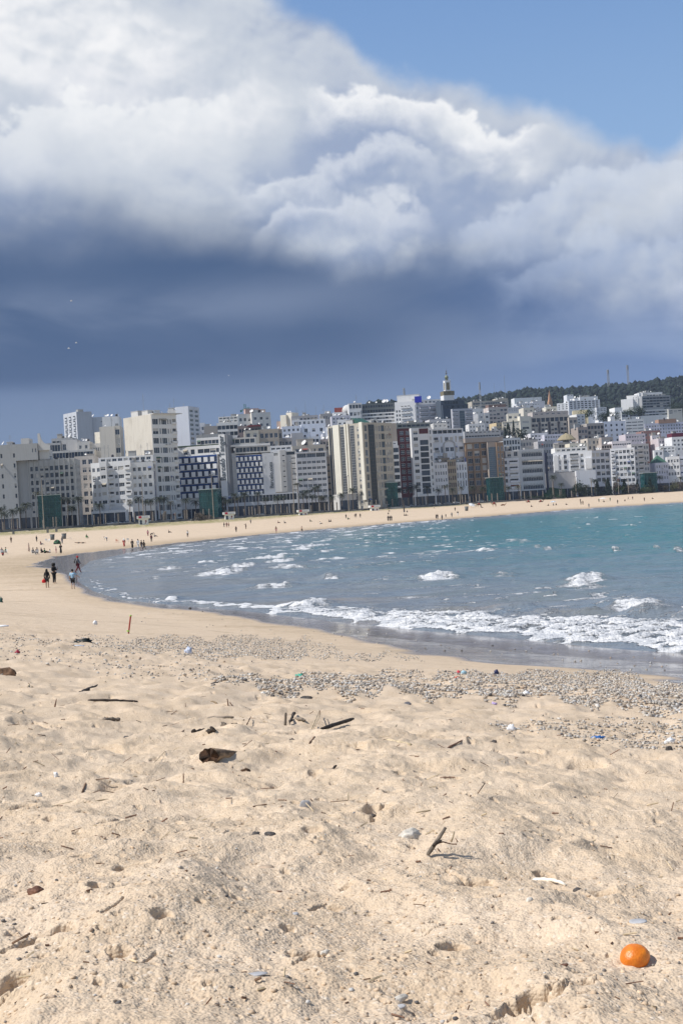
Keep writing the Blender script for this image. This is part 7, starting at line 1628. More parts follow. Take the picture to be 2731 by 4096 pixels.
# --- the four near figures at the water's edge
o, g, J, k = person(190, 2352, 'stand', 175, BLK, BLK, 'child in black top and black shorts holding a red bag at the water edge', 1.52, 'long', legs='short'); face_on(o, J)
bg = thing('bag', 'small bright red bag hanging from the hand of the child in black', 'bag', g + Vector((-.26, -.02, .42))); mb = MB(); mb.lathe([(.10, 0), (.16, .06), (.15, .20), (.05, .30)], 10, sx=1, sy=.6); mb.obj('pouch', cloth((.55, .015, .015)), bg, True); mb = MB(); mb.tube([(-.05, 0, .28), (-.03, 0, .38), (.03, 0, .38), (.05, 0, .28)], .012, 5); mb.obj('handle', cloth((.55, .015, .015)), bg)
o, g, J, k = person(218, 2335, 'phone', 60, BLK, BLK, 'woman all in black with thick curly hair looking at a phone at the water edge', 1.76, 'curly', legs='long'); face_on(o, J)
ph = thing('phone', 'small dark phone in the hands of the curly-haired woman in black', 'phone', g + Vector((.33 * k, -.14 * k, 1.24 * k)), R(60)); mb = MB(); mb.box(-.035, .035, -.005, .005, 0, .14); mb.obj('phone_body', cloth(BLK), ph); mb = MB(); mb.box(-.03, .03, .0055, .007, .01, .13); mb.obj('screen', GLT, ph)
o, g, J, k = person(293, 2357, 'reach', 180, LBL, BLK, 'boy in pale blue shirt and black shorts, one arm out, at the water edge', 1.55, 'short', legs='short', sleeves=False); face_on(o, J)
bt = thing('bottle', 'small grey bottle held low by the boy in the pale blue shirt', 'bottle', g + Vector((.27, .03, .46))); mb = MB(); mb.lathe([(.04, 0), (.042, .16), (.016, .22), (.016, .25)], 10); mb.obj('flask', mat('bottle_grey', (.16, .22, .25), .3), bt, True); mb = MB(); mb.lathe([(.02, .252), (.02, .285)], 8); mb.obj('cap', cloth((.1, .1, .1)), bt)
o, g, J, k = person(313, 2293, 'walk', 85, GRY, DRED, 'man in red cap and dark red trousers with a black backpack, walking in the shallows', 1.80, 'short', haircol=(.45, .02, .02), legs='long'); face_on(o, J)
cp = MB(); cp.box(-.07, .07, -.20, -.09, .02, .04); c = cp.obj('cap_peak', cloth((.45, .02, .02)), o); c.location = Vector(J['hd']) + Vector((0, 0, .035))
bp = thing('backpack', 'black backpack on the back of the man in the red cap', 'backpack', g + Vector((-.20, 0, 1.02))); mb = MB(); mb.lathe([(.10, 0), (.17, .06), (.18, .28), (.12, .44), (.04, .48)], 10, sx=.75, sy=1); mb.obj('pack', cloth(BLK), bp, True); mb = MB(); mb.box(-.17, -.13, -.09, .09, .06, .22); mb.obj('pocket', cloth((.02, .02, .022)), bp)
# --- the others along the beach
PEOPLE = [
 (45, 2172, 'stand', 20, BRN, BRN, 'person in a brown coat standing alone near the left edge, below the slab hotel', {}),
 (147, 2167, 'stand', 150, BLK, BLK, 'man dressed all in black standing left of the first grey bin', {}),
 (164, 2180, 'sit', 70, DRED, GRY, 'person in red sitting with legs out, below the man in black by the bins', {}),
 (249, 2175, 'stand', 60, GRY, JEAN, 'person in a pale grey hooded top standing beside the second grey bin', {}),
 (313, 2174, 'lie', 95, None, NAVY, 'left of two sunbathers lying on the sand below the stepped white block', dict(legs='short')),
 (330, 2174, 'lie', 85, None, BLK, 'right of two sunbathers lying on the sand, half propped up', dict(legs='short')),
 (347, 2153, 'chair', 80, BLK, BLK, 'person in black sitting in a green chair', {}),
 (428, 2166, 'bend', 270, WHT, JEAN, 'person in white top and jeans bending down to the sand', {}),
 (497, 2189, 'walk', 200, None, None, 'person in a long red coat and white headscarf at the wet edge', dict(robe=(.40, .02, .03), hair='scarf', haircol=WHT)),
 (116, 2206, 'stand', 120, None, None, 'person in a long beige robe standing by the black-clad group in chairs', dict(robe=(.40, .30, .25), hair='scarf', haircol=(.45, .36, .3))),
 (133, 2219, 'chair', 90, BLK, BLK, 'person in black on a white chair facing right in the seated beach group', {}),
 (149, 2218, 'chair', 200, BLK, NAVY, 'person in black on the right chair of the seated beach group', {}),
 (167, 2212, 'sit', 60, BLK, BLK, 'person in black sitting up straight just right of the seated group', {}),
 (180, 2213, 'sit', 80, GRN, BLK, 'person in dark green sitting low on the sand right of the seated group', {}),
 (199, 2212, 'sit', 250, WHT, BRN, 'child in a white shirt sitting on the damp sand', dict(h=1.3)),
 (225, 2213, 'stand', 270, PNK, PNK, 'small child in pink standing left of the person in the black robe', dict(h=1.2)),
 (244, 2214, 'phone', 0, None, None, 'person in a long black robe standing near the little children', dict(robe=BLK, hair='short')),
 (8, 2219, 'chair', 30, BLK, BLK, 'person in black seated at the left edge of the frame', {}),
 (24, 2217, 'chair', 300, GRN, BLK, 'person in dark green seated close to the left edge of the frame', {}),
 (11, 2223, 'sit', 20, RED_, BLK, 'child in bright red sitting in front of the left-edge group', dict(h=1.2)),
 (592, 2145, 'stand', 190, PNK, (.22, .04, .06), 'person in a pink top and long burgundy skirt before the tower with the beige flank', {}),
 (604, 2149, 'bend', 100, BLK, BLK, 'person in black bending over right of the burgundy skirt', {}),
 (606, 2168, 'stand', 30, (.14, .015, .03), BLK, 'person in dark red top and black trousers just below the bending one', {}),
 (619, 2147, 'sit', 100, GRY, GRY, 'person in grey sitting low beside the bending one in black', {}),
 (676, 2131, 'sit', 95, BLK, BLK, 'dark figure sitting alone with legs stretched to the right', {}),
 (751, 2149, 'stand', 185, WHT, BLK, 'person in white top and dark trousers standing alone before the checkered wing', {}),
 (897, 2110, 'walk', 250, BLK, BLK, 'left of three swimmers standing below the name pylon, dark clothes', {}),
 (907, 2110, 'stand', 200, DRED, DRED, 'middle of three swimmers below the name pylon, dark red clothes', {}),
 (915, 2110, 'stand', 160, None, BRN, 'right of three swimmers below the name pylon, bare chested', dict(legs='short')),
 (945, 2130, 'walk', 10, BLK, BLK, 'person in black carrying something low, left of the one with a raised arm', {}),
 (530, 2194, 'stand', 180, None, None, 'person in a long black robe standing at the wet edge right of the red coat', dict(robe=BLK)),
 (553, 2193, 'walk', 190, WHT, WHT, 'person all in white walking at the wet edge', {}),
 (567, 2199, 'walk', 80, BLK, GRY, 'person in black top and grey shorts walking in a pair through the shallows', dict(legs='short')),
 (577, 2199, 'walk', 90, BLK, BLK, 'person in black striding in front of the pair in the shallows', {}),
 (984, 2117, 'armup', 250, BRN, BRN, 'person in brown with one arm raised before the smaller checkered wing', {}),
 (1003, 2096, 'walk', 20, GRY, BLK, 'person walking with hands at sides above the one with a raised arm', {}),
 (1113, 2093, 'sit', 90, DRED, BLK, 'person in dark red sitting below the white ribbed stair wing', {}),
 (1138, 2093, 'sit', 60, GRY, BLK, 'person in grey and black sitting right of the one in dark red', {}),
 (1105, 2132, 'stand', 185, None, PNK, 'bare bather standing in the shallows before the white ribbed stair wing', dict(legs='short')),
 (1208, 2132, 'walk', 150, None, BLK, 'bather in black shorts stepping into the sea below the square-windowed hotel', dict(legs='short')),
 (1241, 2087, 'sit', 100, BLK, GRN, 'person in black sitting right of the cabin before the square-windowed hotel', {}),
 (1281, 2096, 'sit', 90, WHT, BLK, 'person in white sitting low nearest the water below the loggia block', {}),
 (1316, 2087, 'sit', 80, BLK, BLK, 'left of two people in black sitting close together', {}),
 (1322, 2087, 'sit', 280, BLK, BLK, 'right of two people in black sitting close together', {}),
 (1384, 2074, 'stand', 200, BLK, BLK, 'person in black standing behind a sitter below the ivory tower', {}),
 (1392, 2078, 'sit', 90, GRN, BLK, 'person in dark green sitting at the feet of a standing one below the ivory tower', {}),
 (1419, 2070, 'stand', 0, GRY, BRN, 'smaller person of a pair standing below the ivory tower', dict(h=1.45)),
 (1424, 2070, 'stand', 180, BLK, BLK, 'taller person in black of a pair standing below the ivory tower', {}),
 (1441, 2071, 'stand', 190, BLK, BLK, 'person in black standing wide alone, right of the pair below the ivory tower', {}),
 (1553, 2058, 'sit', 180, BLK, BLK, 'person in black sitting hunched below the darkest glass pavilion', {}),
 (1555, 2046, 'sit', 90, BRN, BLK, 'person in brown sitting by the pale pierced wall', {}),
 (1552, 2084, 'stand', 180, None, None, 'left of three figures in long black robes side by side', dict(robe=BLK, hair='scarf', haircol=BLK)),
 (1559, 2084, 'stand', 180, None, None, 'middle of three figures in long black robes side by side', dict(robe=BLK, hair='scarf', haircol=BLK)),
 (1566, 2084, 'stand', 180, None, None, 'right of three figures in long black robes side by side', dict(robe=BLK, hair='scarf', haircol=BLK)),
 (1617, 2063, 'sit', 80, BLK, BLK, 'left of two dark figures sitting below the maroon block', {}),
 (1624, 2063, 'sit', 90, BRN, BLK, 'right of two dark figures sitting below the maroon block', {}),
 (1617, 2049, 'sit', 200, NAVY, BLK, 'left sitter of the group at a thick post below the maroon block', {}),
 (1628, 2049, 'sit', 160, BLK, BRN, 'right sitter of the group at a thick post below the maroon block', {}),
 (1744, 2075, 'stand', 230, None, None, 'shorter dark-robed person of a pair at the water before the arched hotel', dict(robe=BLK, h=1.5)),
 (1750, 2077, 'stand', 180, BLK, NAVY, 'taller dark person of a pair at the water before the arched hotel', {}),
 (1768, 2080, 'stand', 200, GRY, BLK, 'person in grey at the water right of the dark pair', {}),
 (1783, 2070, 'stand', 180, BLK, BLK, 'small child in black standing apart before the arched hotel', dict(h=1.2)),
 (1807, 2070, 'walk', 190, GRY, NAVY, 'person in grey jacket walking before the low ochre house', {}),
 (1831, 2064, 'walk', 170, BLK, WHT, 'person in black top and white trousers before the low ochre house', {}),
 (1820, 2045, 'stand', 180, BLK, BLK, 'thin dark person standing high on the sand before the low ochre house', {}),
 (1736, 2037, 'walk', 90, BEI, BEI, 'pale person walking near the beach wall below the arched hotel', {}),
 (1926, 2031, 'sit', 90, BLK, BLK, 'person in black sitting beside the dark standing camel', {}),
 (1903, 2028, 'stand', 180, BRN, BRN, 'little brown child standing left of the dark camel', dict(h=1.1)),
 (2125, 2028, 'sit', 100, BLK, BLK, 'dark person sitting on the sand before the ribbon-window hotel', {}),
 (2193, 2023, 'sit', 270, BLK, BRN, 'dark person reclining below the blank podium', {}),
 (2213, 2022, 'sit', 180, GRY, BRN, 'person sitting under the blue and white parasol', {}),
 (2224, 2021, 'sit', 170, BRN, BLK, 'person in brown sitting right of the parasol', {}),
 (2264, 2020, 'sit', 90, BLK, BLK, 'lone dark person sitting below the blank podium, right of the parasol', {}),
 (2321, 2009, 'stand', 180, BLK, BLK, 'person in black standing behind a robed pair below the modern white block', {}),
 (2323, 2019, 'stand', 150, None, None, 'shorter dark-robed person of the pair below the modern white block', dict(robe=BLK, h=1.6)),
 (2331, 2019, 'stand', 200, None, None, 'taller brown-robed person of the pair below the modern white block', dict(robe=BRN, hair='scarf', haircol=BRN)),
 (2355, 2031, 'stand', 180, GRY, GRY, 'person in grey standing in the shallows below the modern white block', {}),
 (2395, 2009, 'stand', 180, GRN, BLK, 'person in dark green standing left of the white parasol', {}),
 (2415, 2009, 'sit', 160, BRN, BRN, 'person in brown sitting under the white parasol', {}),
 (2440, 2005, 'stand', 170, GRN, GRN, 'person in green standing right of the white parasol', {}),
 (2470, 2015, 'stand', 190, BLK, BLK, 'person in black standing nearer the sea right of the white parasol', {}),
 (2499, 2005, 'sit', 180, BRN, BLK, 'dark person sitting hunched before the white grid-window block', {}),
 (2512, 1999, 'walk', 90, BEI, GRY, 'pale person walking up the beach before the white grid-window block', {}),
 (2530, 1998, 'stand', 190, DRED, BLK, 'person in dark red with pale hat standing before the white grid-window block', dict(haircol=WHT)),
 (2577, 2005, 'stand', 180, BRN, BLK, 'person in brown standing below the rightmost glass pavilion', {}),
 (2609, 1996, 'sit', 100, BRN, BRN, 'rightmost person on the beach, sitting alone in brown', {}),
]
for px, py, kd, fc, tp, bt_, lab, kw in PEOPLE:
    seat = 0.0
    person(px, py, kd, fc, tp, bt_, lab, seat=seat, **kw)
# --- chairs, bins, parasols
def chair(px, py, face, m, lab):
    g = on_ground(px, py); o = thing('plastic_chair', lab, 'chair', g, R(face), 'plastic chairs on the sand')
    mb = MB(); mb.box(-.23, .23, -.22, .22, .42, .45); mb.obj('seat', m, o); mb = MB(); mb.box(-.23, .23, .20, .235, .455, .86); mb.obj('backrest', m, o)
    for sx_ in (-1, 1):
        for sy_ in (-1, 1): mb = MB(); mb.tube([(sx_ * .24, sy_ * .24, -.03), (sx_ * .2, sy_ * .19, .42)], .022, 5); mb.obj('leg', m, o)
        mb = MB(); mb.box(sx_ * .26 - .03, sx_ * .26 + .03, -.2, .2, .62, .65); mb.box(sx_ * .26 - .02, sx_ * .26 + .02, -.19, -.15, .42, .62); mb.obj('armrest', m, o)
CW_ = mat('plastic_white', (.75, .75, .74), .45, .05); CO = mat('plastic_orange', (.62, .14, .05), .45, .05); CGN = mat('plastic_green', (.05, .42, .10), .45, .05)
chair(469, 2170, 80, CO, 'empty orange plastic chair left of the red coat'); chair(511, 2167, 200, CW_, 'empty white plastic chair between the orange chair and the red coat'); chair(347, 2153.5, 80, CGN, 'bright green plastic chair under the person in black'); chair(133, 2219.5, 90, CW_, 'white plastic chair under the left member of the seated group'); chair(149, 2218.5, 200, CW_, 'white plastic chair under the right member of the seated group'); chair(8, 2219.5, 30, CW_, 'white plastic chair at the left edge of the frame'); chair(24, 2217.5, 300, CW_, 'white plastic chair second from the left edge of the frame'); chair(186, 2168, 40, CW_, 'empty white chair left of the first grey bin'); chair(195, 2169, 330, CW_, 'empty white chair directly below the first grey bin'); chair(281, 2158, 100, CW_, 'empty white chair right of the second grey bin')
BINM = mat('bin_grey', (.13, .14, .14), .6, .15)
for px, py, lab in [(210, 2160, 'left of two grey tapered bins on the sand below the slab hotel'), (257, 2156, 'right of two grey tapered bins, beside the person in the hooded top'), (1866, 2044, 'dark grey bin standing alone before the tan hotel'), (767, 2085, 'small dark bin beside the big brownish bush')]:
    g = on_ground(px, py); o = thing('bin', lab, 'bin', g, 0, 'bins on the beach'); k_ = .95 if px < 300 else (1.1 if px > 1000 else .6)
    mb = MB(); mb.lathe([(.55 * k_, -.05), (.72 * k_, 1.55 * k_)], 14); mb.obj('tub', BINM, o, True); mb = MB(); mb.lathe([(.78 * k_, 1.553 * k_), (.78 * k_, 1.66 * k_)], 14); mb.obj('rim', mat('bin_rim', (.2, .21, .21), .5), o)
def parasol(px, py, r, m, lab, tilt=0):
    g = on_ground(px, py); o = thing('parasol', lab, 'parasol', g, 0, 'parasols on the beach'); o.rotation_euler = (R(tilt), R(tilt * .6), 0)
    mb = MB(); mb.tube([(0, 0, -.2), (0, 0, 1.75)], .03, 6); mb.obj('pole', METAL, o); mb = MB(); n = 10
    for k_ in range(n):
        a, c = 2 * math.pi * k_ / n, 2 * math.pi * (k_ + 1) / n
        mb.poly([(r * math.cos(a), r * math.sin(a), 1.35), (r * math.cos(c), r * math.sin(c), 1.35), (0, 0, 1.85)], k_ % 2)
    mb.obj('canopy', m, o)
parasol(2212, 2020, 1.5, [cloth((.25, .42, .6)), cloth(WHT)], 'blue and white parasol below the blank podium'); parasol(2412, 2007, 1.9, [cloth(WHT), cloth((.66, .68, .66))], 'white parasol below the modern white block'); parasol(1884, 2029, 1.6, [cloth(WHT), cloth((.6, .6, .6))], 'white parasol left of the dark camel', 25); parasol(231, 2176, .9, [cloth(BLK), cloth(GRN)], 'black and green parasol tipped over on the sand left of the second bin', 80)
# --- camels
def camel(px, py, face, lying, m, lab, saddle=True):
    g = on_ground(px, py); o = thing('camel', lab, 'camel', g, R(face), 'camels on the beach'); dz = -.95 if lying else 0
    N = {'rump': (0, .75, 1.45 + dz, .30), 'hump': (0, .1, 1.72 + dz, .36), 'belly': (0, -.1, 1.42 + dz, .42), 'chest': (0, -.65, 1.42 + dz, .32), 'n1': (0, -1.05, 1.35 + dz, .17), 'n2': (0, -1.38, 1.62 + dz, .13), 'n3': (0, -1.45, 2.05 + dz, .11), 'head': (0, -1.62, 2.18 + dz, .13), 'muz': (0, -1.92, 2.08 + dz, .085), 't1': (0, 1.02, 1.35 + dz, .06), 't2': (0, 1.10, .95 + dz * .8, .03)}
    E_ = [('rump', 'belly'), ('belly', 'hump'), ('belly', 'chest'), ('chest', 'n1'), ('n1', 'n2'), ('n2', 'n3'), ('n3', 'head'), ('head', 'muz'), ('rump', 't1'), ('t1', 't2')]
    for s, n in ((-1, 'L'), (1, 'R')):
        if lying: N.update({'f1' + n: (s * .28, -.6, .30, .13), 'f2' + n: (s * .32, -1.0, .12, .08), 'f3' + n: (s * .32, -.5, .08, .07), 'b1' + n: (s * .32, .65, .32, .17), 'b2' + n: (s * .38, .15, .14, .09), 'b3' + n: (s * .36, .75, .09, .07)})
        else: N.update({'f1' + n: (s * .22, -.62, 1.05, .14), 'f2' + n: (s * .22, -.62 - s * .1, .58, .085), 'f3' + n: (s * .22, -.62 - s * .08, .06, .07), 'b1' + n: (s * .22, .72, 1.10, .18), 'b2' + n: (s * .22, .85 + s * .1, .62, .08), 'b3' + n: (s * .22, .74 + s * .1, .06, .07)})
        E_ += [('chest', 'f1' + n), ('f1' + n, 'f2' + n), ('f2' + n, 'f3' + n), ('rump', 'b1' + n), ('b1' + n, 'b2' + n), ('b2' + n, 'b3' + n)]
    b = obj('body', skin_mesh('body', N, E_, 'belly'), o); setm(b, m)
    if saddle: mb = MB(); mb.lathe([(.62, 1.30 + dz), (.58, 1.62 + dz), (.44, 1.98 + dz), (.2, 2.12 + dz)], 12, sx=.8, sy=.9); mb.obj('saddle_blanket', mat('blanket_red', (.28, .05, .04), .9, .4, 5), o, True)
CAM1 = mat('camel_dark', (.085, .05, .035), .9, .25, 3); CAM2 = mat('camel_brown', (.24, .12, .06), .9, .25, 3)
camel(1916, 2029, -75, False, CAM1, 'dark brown camel standing side on before the tan hotel', True); camel(1976, 2026, -80, False, CAM2, 'reddish brown camel standing with a red blanket below the tan hotel pavilion'); camel(2010, 2023, 90, True, CAM2, 'reddish brown camel lying down right of the standing one', False); camel(2113, 2010, -80, True, CAM2, 'left of two camels lying high on the sand before the ribbon-window hotel'); camel(2162, 2009, 85, True, CAM1, 'right of two camels lying high on the sand before the ribbon-window hotel')
mb = MB(); g = on_ground(1616, 2046); o = thing('thick_post', 'thick dark post standing in the sand below the maroon block', 'post', g); mb.lathe([(.32, -.3), (.30, 3.6)], 10); mb.obj('shaft', mat('post_dark', (.07, .06, .055), .8), o); mb = MB(); mb.lathe([(.36, 3.603), (.2, 3.9)], 10); mb.obj('cap', mat('post_dark', (.07, .06, .055), .8), o)
for px, py, lab in [(191, 2131, 'left of two stubby grey posts on the grass below the slab hotel'), (226, 2128, 'right of two stubby grey posts on the grass below the slab hotel'), (54, 2137, 'dark squat box post at the grass edge near the left side')]:
    g = on_ground(px, py); mb = MB(); mb.box(-.35, .35, -.35, .35, -.3, 2.1 if px > 100 else 1.0); mb.box(-.4, .4, -.4, .4, 2.103 if px > 100 else 1.003, 2.25 if px > 100 else 1.15); o = mb.obj('stub_post', mat('post_grey', (.16, .16, .15), .8, .2)); o.location = g; props(o, lab, 'post')
# ------------------------------------------------------------------ things lying on the near sand
DRIFT = mat('driftwood_dark', (.055, .042, .033), .9, .5, 14, .006, streak=1); DRIFTB = mat('driftwood_brown', (.17, .10, .06), .9, .5, 10, .005); DRIFTG = mat('driftwood_grey', (.20, .165, .13), .9, .4, 12, .005); REED = mat('dry_reed', (.50, .40, .26), .8, .3, 20, .002); REEDB = mat('brown_twig', (.20, .11, .07), .85, .35, 20, .002); SLATE = mat('slate', (.13, .13, .145), .7, .3, 14, .004); STONEW = mat('pale_stone', (.66, .61, .53), .8, .2, 16, .004); STONET = mat('tan_stone', (.48, .37, .27), .8, .25, 12, .004); STONED = mat('dark_stone', (.09, .08, .075), .75, .4, 14, .005); STONEB = mat('brown_stone', (.20, .10, .065), .8, .4, 14, .006); STONEG = mat('grey_stone', (.42, .42, .43), .6, .15, 12, .002); BONE = mat('bleached_wood', (.72, .66, .56), .8, .2, 18, .003)
def stick(p0, p1, w, m, lab, up=0.0, name='driftwood', cat='driftwood', bend=0.0, n=9, rag=.25, taper=.7, seed=0, sink=.3):
    """a piece of wood between two photo pixels; up: height in m of the far end when it stands out of the sand (None: it stands straight up to p1)"""
    g0 = on_ground(*p0); r = random.Random(p0[0] * 3 + p0[1] + seed)
    if up is None: e = at(p1[0], p1[1], g0.y + .01)
    else: e = on_ground(*p1); zb = ground(*p1).z; r0_ = g0.z - ground(*p0).z; e.z = zb + max(min(e.z - zb, r0_ + .02), r0_ - .03) + up
    rad = w * g0.y / F / 2
    s0 = Vector(g0) + Vector((0, 0, rad * (1 - 2 * sink) if up is not None else -rad * 2)); e = Vector(e) + (Vector((0, 0, rad * .3)) if up is not None else Vector((0, 0, 0)))
    d = e - s0; sd = d.cross(Vector((0, 0, 1))); sd = sd.normalized() if sd.length > 1e-6 else Vector((1, 0, 0)); upv = Vector((0, 0, 1))
    pts = []; rads = []
    for i in range(n + 1):
        f = i / n; p = d * f + sd * (bend * d.length * math.sin(math.pi * f)) + upv * (abs(bend) * .35 * d.length * math.sin(math.pi * f) if up == 0 else 0)
        p += Vector((r.uniform(-1, 1), r.uniform(-1, 1), r.uniform(-1, 1))) * rad * rag * .7
        pts.append(p); rads.append(rad * (1 - (1 - taper) * f) * (1 + r.uniform(-rag, rag)) * (.6 if i in (0, n) else 1))
    mb = MB(); mb.tube(pts, rads, 8); o = mb.obj(name, m, None, True, s0); props(o, lab, cat); return o
def stone(px, py, w, hfrac, m, lab, deep=.62, rot=0.0, rough=.16, name='stone', cat='stone', sink=.35):
    g = on_ground(px, py); s_ = w * g.y / F / 2; V0, F0 = ico(3); r = np.random.RandomState(int(px + py))
    o3 = r.rand(3) * 50; D_ = 1 + rough * fbm(V0[:, 0] * 1.4 + V0[:, 2] * .9 + o3[0], V0[:, 1] * 1.4 - V0[:, 2] * .7 + o3[1], 4, 3) * 1.6
    V = V0 * D_[:, None] * [s_, s_ * deep, s_ * hfrac]; c, sn = math.cos(rot), math.sin(rot); V = np.stack([V[:, 0] * c - V[:, 1] * sn, V[:, 0] * sn + V[:, 1] * c, V[:, 2]], 1)
    o = obj(name, np_mesh(name, V, F0, m, True), None, g + Vector((0, 0, s_ * hfrac * (1 - 2 * sink)))); props(o, lab, cat); return o
# the orange
g = on_ground(2541, 3868); r_ = 122 * g.y / F / 2
def orange():
    m, t, b = new_mat('orange_peel'); tc = t.nodes.new('ShaderNodeTexCoord'); n1 = noise(t, tc.outputs['Object'], 28, 4, .6); n2 = noise(t, tc.outputs['Object'], 260, 2, .5)
    t.links.new(mixc(t, n1.sstep(.35, .7), (.60, .150, .006), (.76, .23, .012)), b.inputs['Base Color']); b.inputs['Roughness'].default_value = .38
    bp = t.nodes.new('ShaderNodeBump'); bp.inputs['Distance'].default_value = .0012; t.links.new((n2 + n1 * 1.5).s, bp.inputs['Height']); t.links.new(bp.outputs[0], b.inputs['Normal'])
    V0, F0 = ico(4); f = 1 + .035 * fbm(V0[:, 0] * 2 + 3, V0[:, 1] * 2 + V0[:, 2], 3, 8); V = V0 * f[:, None] * [r_, r_ * .95, r_ * .80]
    o = obj('orange', np_mesh('orange', V, F0, m), None, g + Vector((0, .0, r_ * .16))); o.rotation_euler = (.1, -.15, .4); props(o, 'bright orange fruit sitting on the sand at the lower right', 'orange')
orange()
stone(2555, 3755, 74, .16, STONEG, 'smooth flat blue-grey stone just behind the orange', .85, .2, .05, sink=.2); stone(2123, 3688, 34, .7, STONEW, 'small smooth oval white pebble on the sand left of the orange', .6, .6, .06); stone(1638, 3405, 86, .52, STONEW, 'rough pale lump of stone with a hollow under it, left of the forked branch', .6, .5, .30); stone(1590, 3945, 92, .30, STONEW, 'long pale chalky stone lying at the bottom centre', .36, .75, .2); stone(1602, 3978, 34, .5, STONEG, 'small grey pebble touching the long pale chalky stone', .8); stone(1062, 3490, 66, .42, STONET, 'smooth flat tan stone half buried in the middle sand', .7, .1, .08); stone(1298, 3800, 42, .5, STONEW, 'small pale stone at the edge of a footprint near the bottom centre', .5, .6, .2)
stone(1223, 3255, 46, .9, STONEG, 'flat square grey tile standing out of the middle sand', .25, .15, .08); stone(146, 3612, 62, .62, STONEB, 'reddish brown stone half sunk in the left sand', .7, .3, .22); stone(1085, 3412, 46, .6, STONED, 'dark grey angular stone in the middle sand, right one of a pair', .8, .2, .3); stone(1026, 3402, 36, .5, STONED, 'smaller dark stone, left one of a pair in the middle sand', .7, .6, .3); stone(1182, 3655, 28, .6, STONEG, 'small blue-grey stone below the flat tan one', .8, .2, .1); stone(1018, 3905, 110, .10, STONEG, 'large thin pale flake lying flush in the sand at the bottom', .4, .2, .15, sink=.2)
stone(22, 2706, 80, .62, DRIFTB, 'knobbly brown lump at the left edge beyond the driftwood', .7, .1, .4, 'lump', 'lump'); stone(1628, 2812, 34, .6, SLATE, 'dark blue-grey stone lying between pebble bank and dry sand', .7, .1, .2); stone(1225, 2800, 46, .42, STONED, 'dark flaky lump at the near edge of the pebbles', .6, .2, .4); stone(1977, 2980, 20, .9, STONED, 'small black ball on the dry sand left of the right-hand pebbles', .9, 0, .15); stone(1846, 3022, 26, .6, STONEB, 'small dark brown lump beside two thin upright twigs', .7, 0, .3); stone(2676, 3008, 24, 1.7, STONED, 'black upright lump at the near edge of the right-hand pebbles', .7, 0, .3); stone(850, 2960, 34, .8, DRIFT, 'dark knobbly lump right of the black chunk above the log', .8, .3, .4, 'lump', 'lump'); stone(897, 2930, 24, .9, DRIFTG, 'grey brown lump standing above the broken log', .8, 0, .3); stone(980, 3075, 44, .8, DRIFTB, 'wedge of dark brown wood tilted on the sand below the log', .4, .6, .3, 'wood_wedge', 'driftwood'); stone(1170, 2990, 24, 1.3, DRIFTG, 'small pointed brown stub sticking up right of the log', .7, 0, .3, 'stub', 'driftwood'); stone(1308, 3088, 70, .22, STONET, 'flat pinkish stone lying flush above the double footprint', .5, .2, .1, sink=.2); stone(505, 2950, 22, .5, STONED, 'small dark lump left above the black chunk', .7); stone(1090, 2785, 18, .7, STONED, 'small dark stone at the pebble edge right of the ribbed shell', .8); stone(2310, 3600, 34, .6, STONED, 'small dark stone far right of the bleached stick', .7); stone(2253, 3905, 40, .5, STONEB, 'mossy brown lump below and left of the orange', .6, .3, .4, 'lump', 'lump'); stone(1490, 3275, 30, .5, STONED, 'small black lump in the middle sand, right of the grey tile', .6, .3, .3)
# the broken log
def log():
    g0 = on_ground(838, 3042); g1 = on_ground(960, 3014); d = g1 - g0; L = d.length; rr = 74 * g0.y / F / 2; r = np.random.RandomState(4); nu, nv = 18, 26
    V = []; 
    for i in range(nu + 1):
        f = i / nu; R_ = rr * (1.1 - .72 * f)
        for j in range(nv):
            a = 2 * math.pi * j / nv; wob = 1 + .10 * math.sin(3 * a + 1) + .05 * math.sin(9 * a) + .07 * r.randn() * .5; ex = (.30 * rr * (math.sin(2 * a + .6) + .6 * math.sin(5 * a)) * max(0, 1 - f * 3.2)) - (.25 * rr if i == 0 else 0) * r.rand()
            V.append((f * L * 1.18 + ex, R_ * wob * math.cos(a), R_ * wob * math.sin(a) * .92))
    Fc = [(i * nv + j, i * nv + (j + 1) % nv, (i + 1) * nv + (j + 1) % nv, (i + 1) * nv + j) for i in range(nu) for j in range(nv)]
    o = thing('log', 'broken brown log half buried in the sand, ragged dark left end', 'log', g0 + Vector((0, 0, rr * .45)), math.atan2(d.y, d.x)); o.rotation_euler = (0.2, -math.atan2(g1.z - rr * .45 - g0.z - rr * .45, L), math.atan2(d.y, d.x))
    obj('bark', np_mesh('bark', V, Fc, mat('log_brown', (.30, .20, .12), .9, .5, 8, .010, streak=.2)), o)
    mb = MB(); c = [V[j] for j in range(nv)]; ctr = (rr * .22, 0, 0)
    for j in range(nv): mb.poly([c[j], ctr, c[(j + 1) % nv]])
    mb.obj('broken_end', mat('log_dark', (.06, .032, .018), .95, .6, 20, .01), o)
log()
stick((1283, 2934), (1414, 2898), 17, DRIFT, 'straight dark plank-like branch rising to the right, right of the root clump', .05, rag=.12, taper=.95, sink=.2)
stick((320, 2776), (390, 2740), 17, DRIFT, 'dark knotted branch on the sand at the upper left', .02, rag=.45, taper=.6); stick((352, 2806), (552, 2812), 9, DRIFT, 'long thin dark curved stalk at the upper left', 0.0, bend=.05, taper=1.4, n=14, rag=.2)
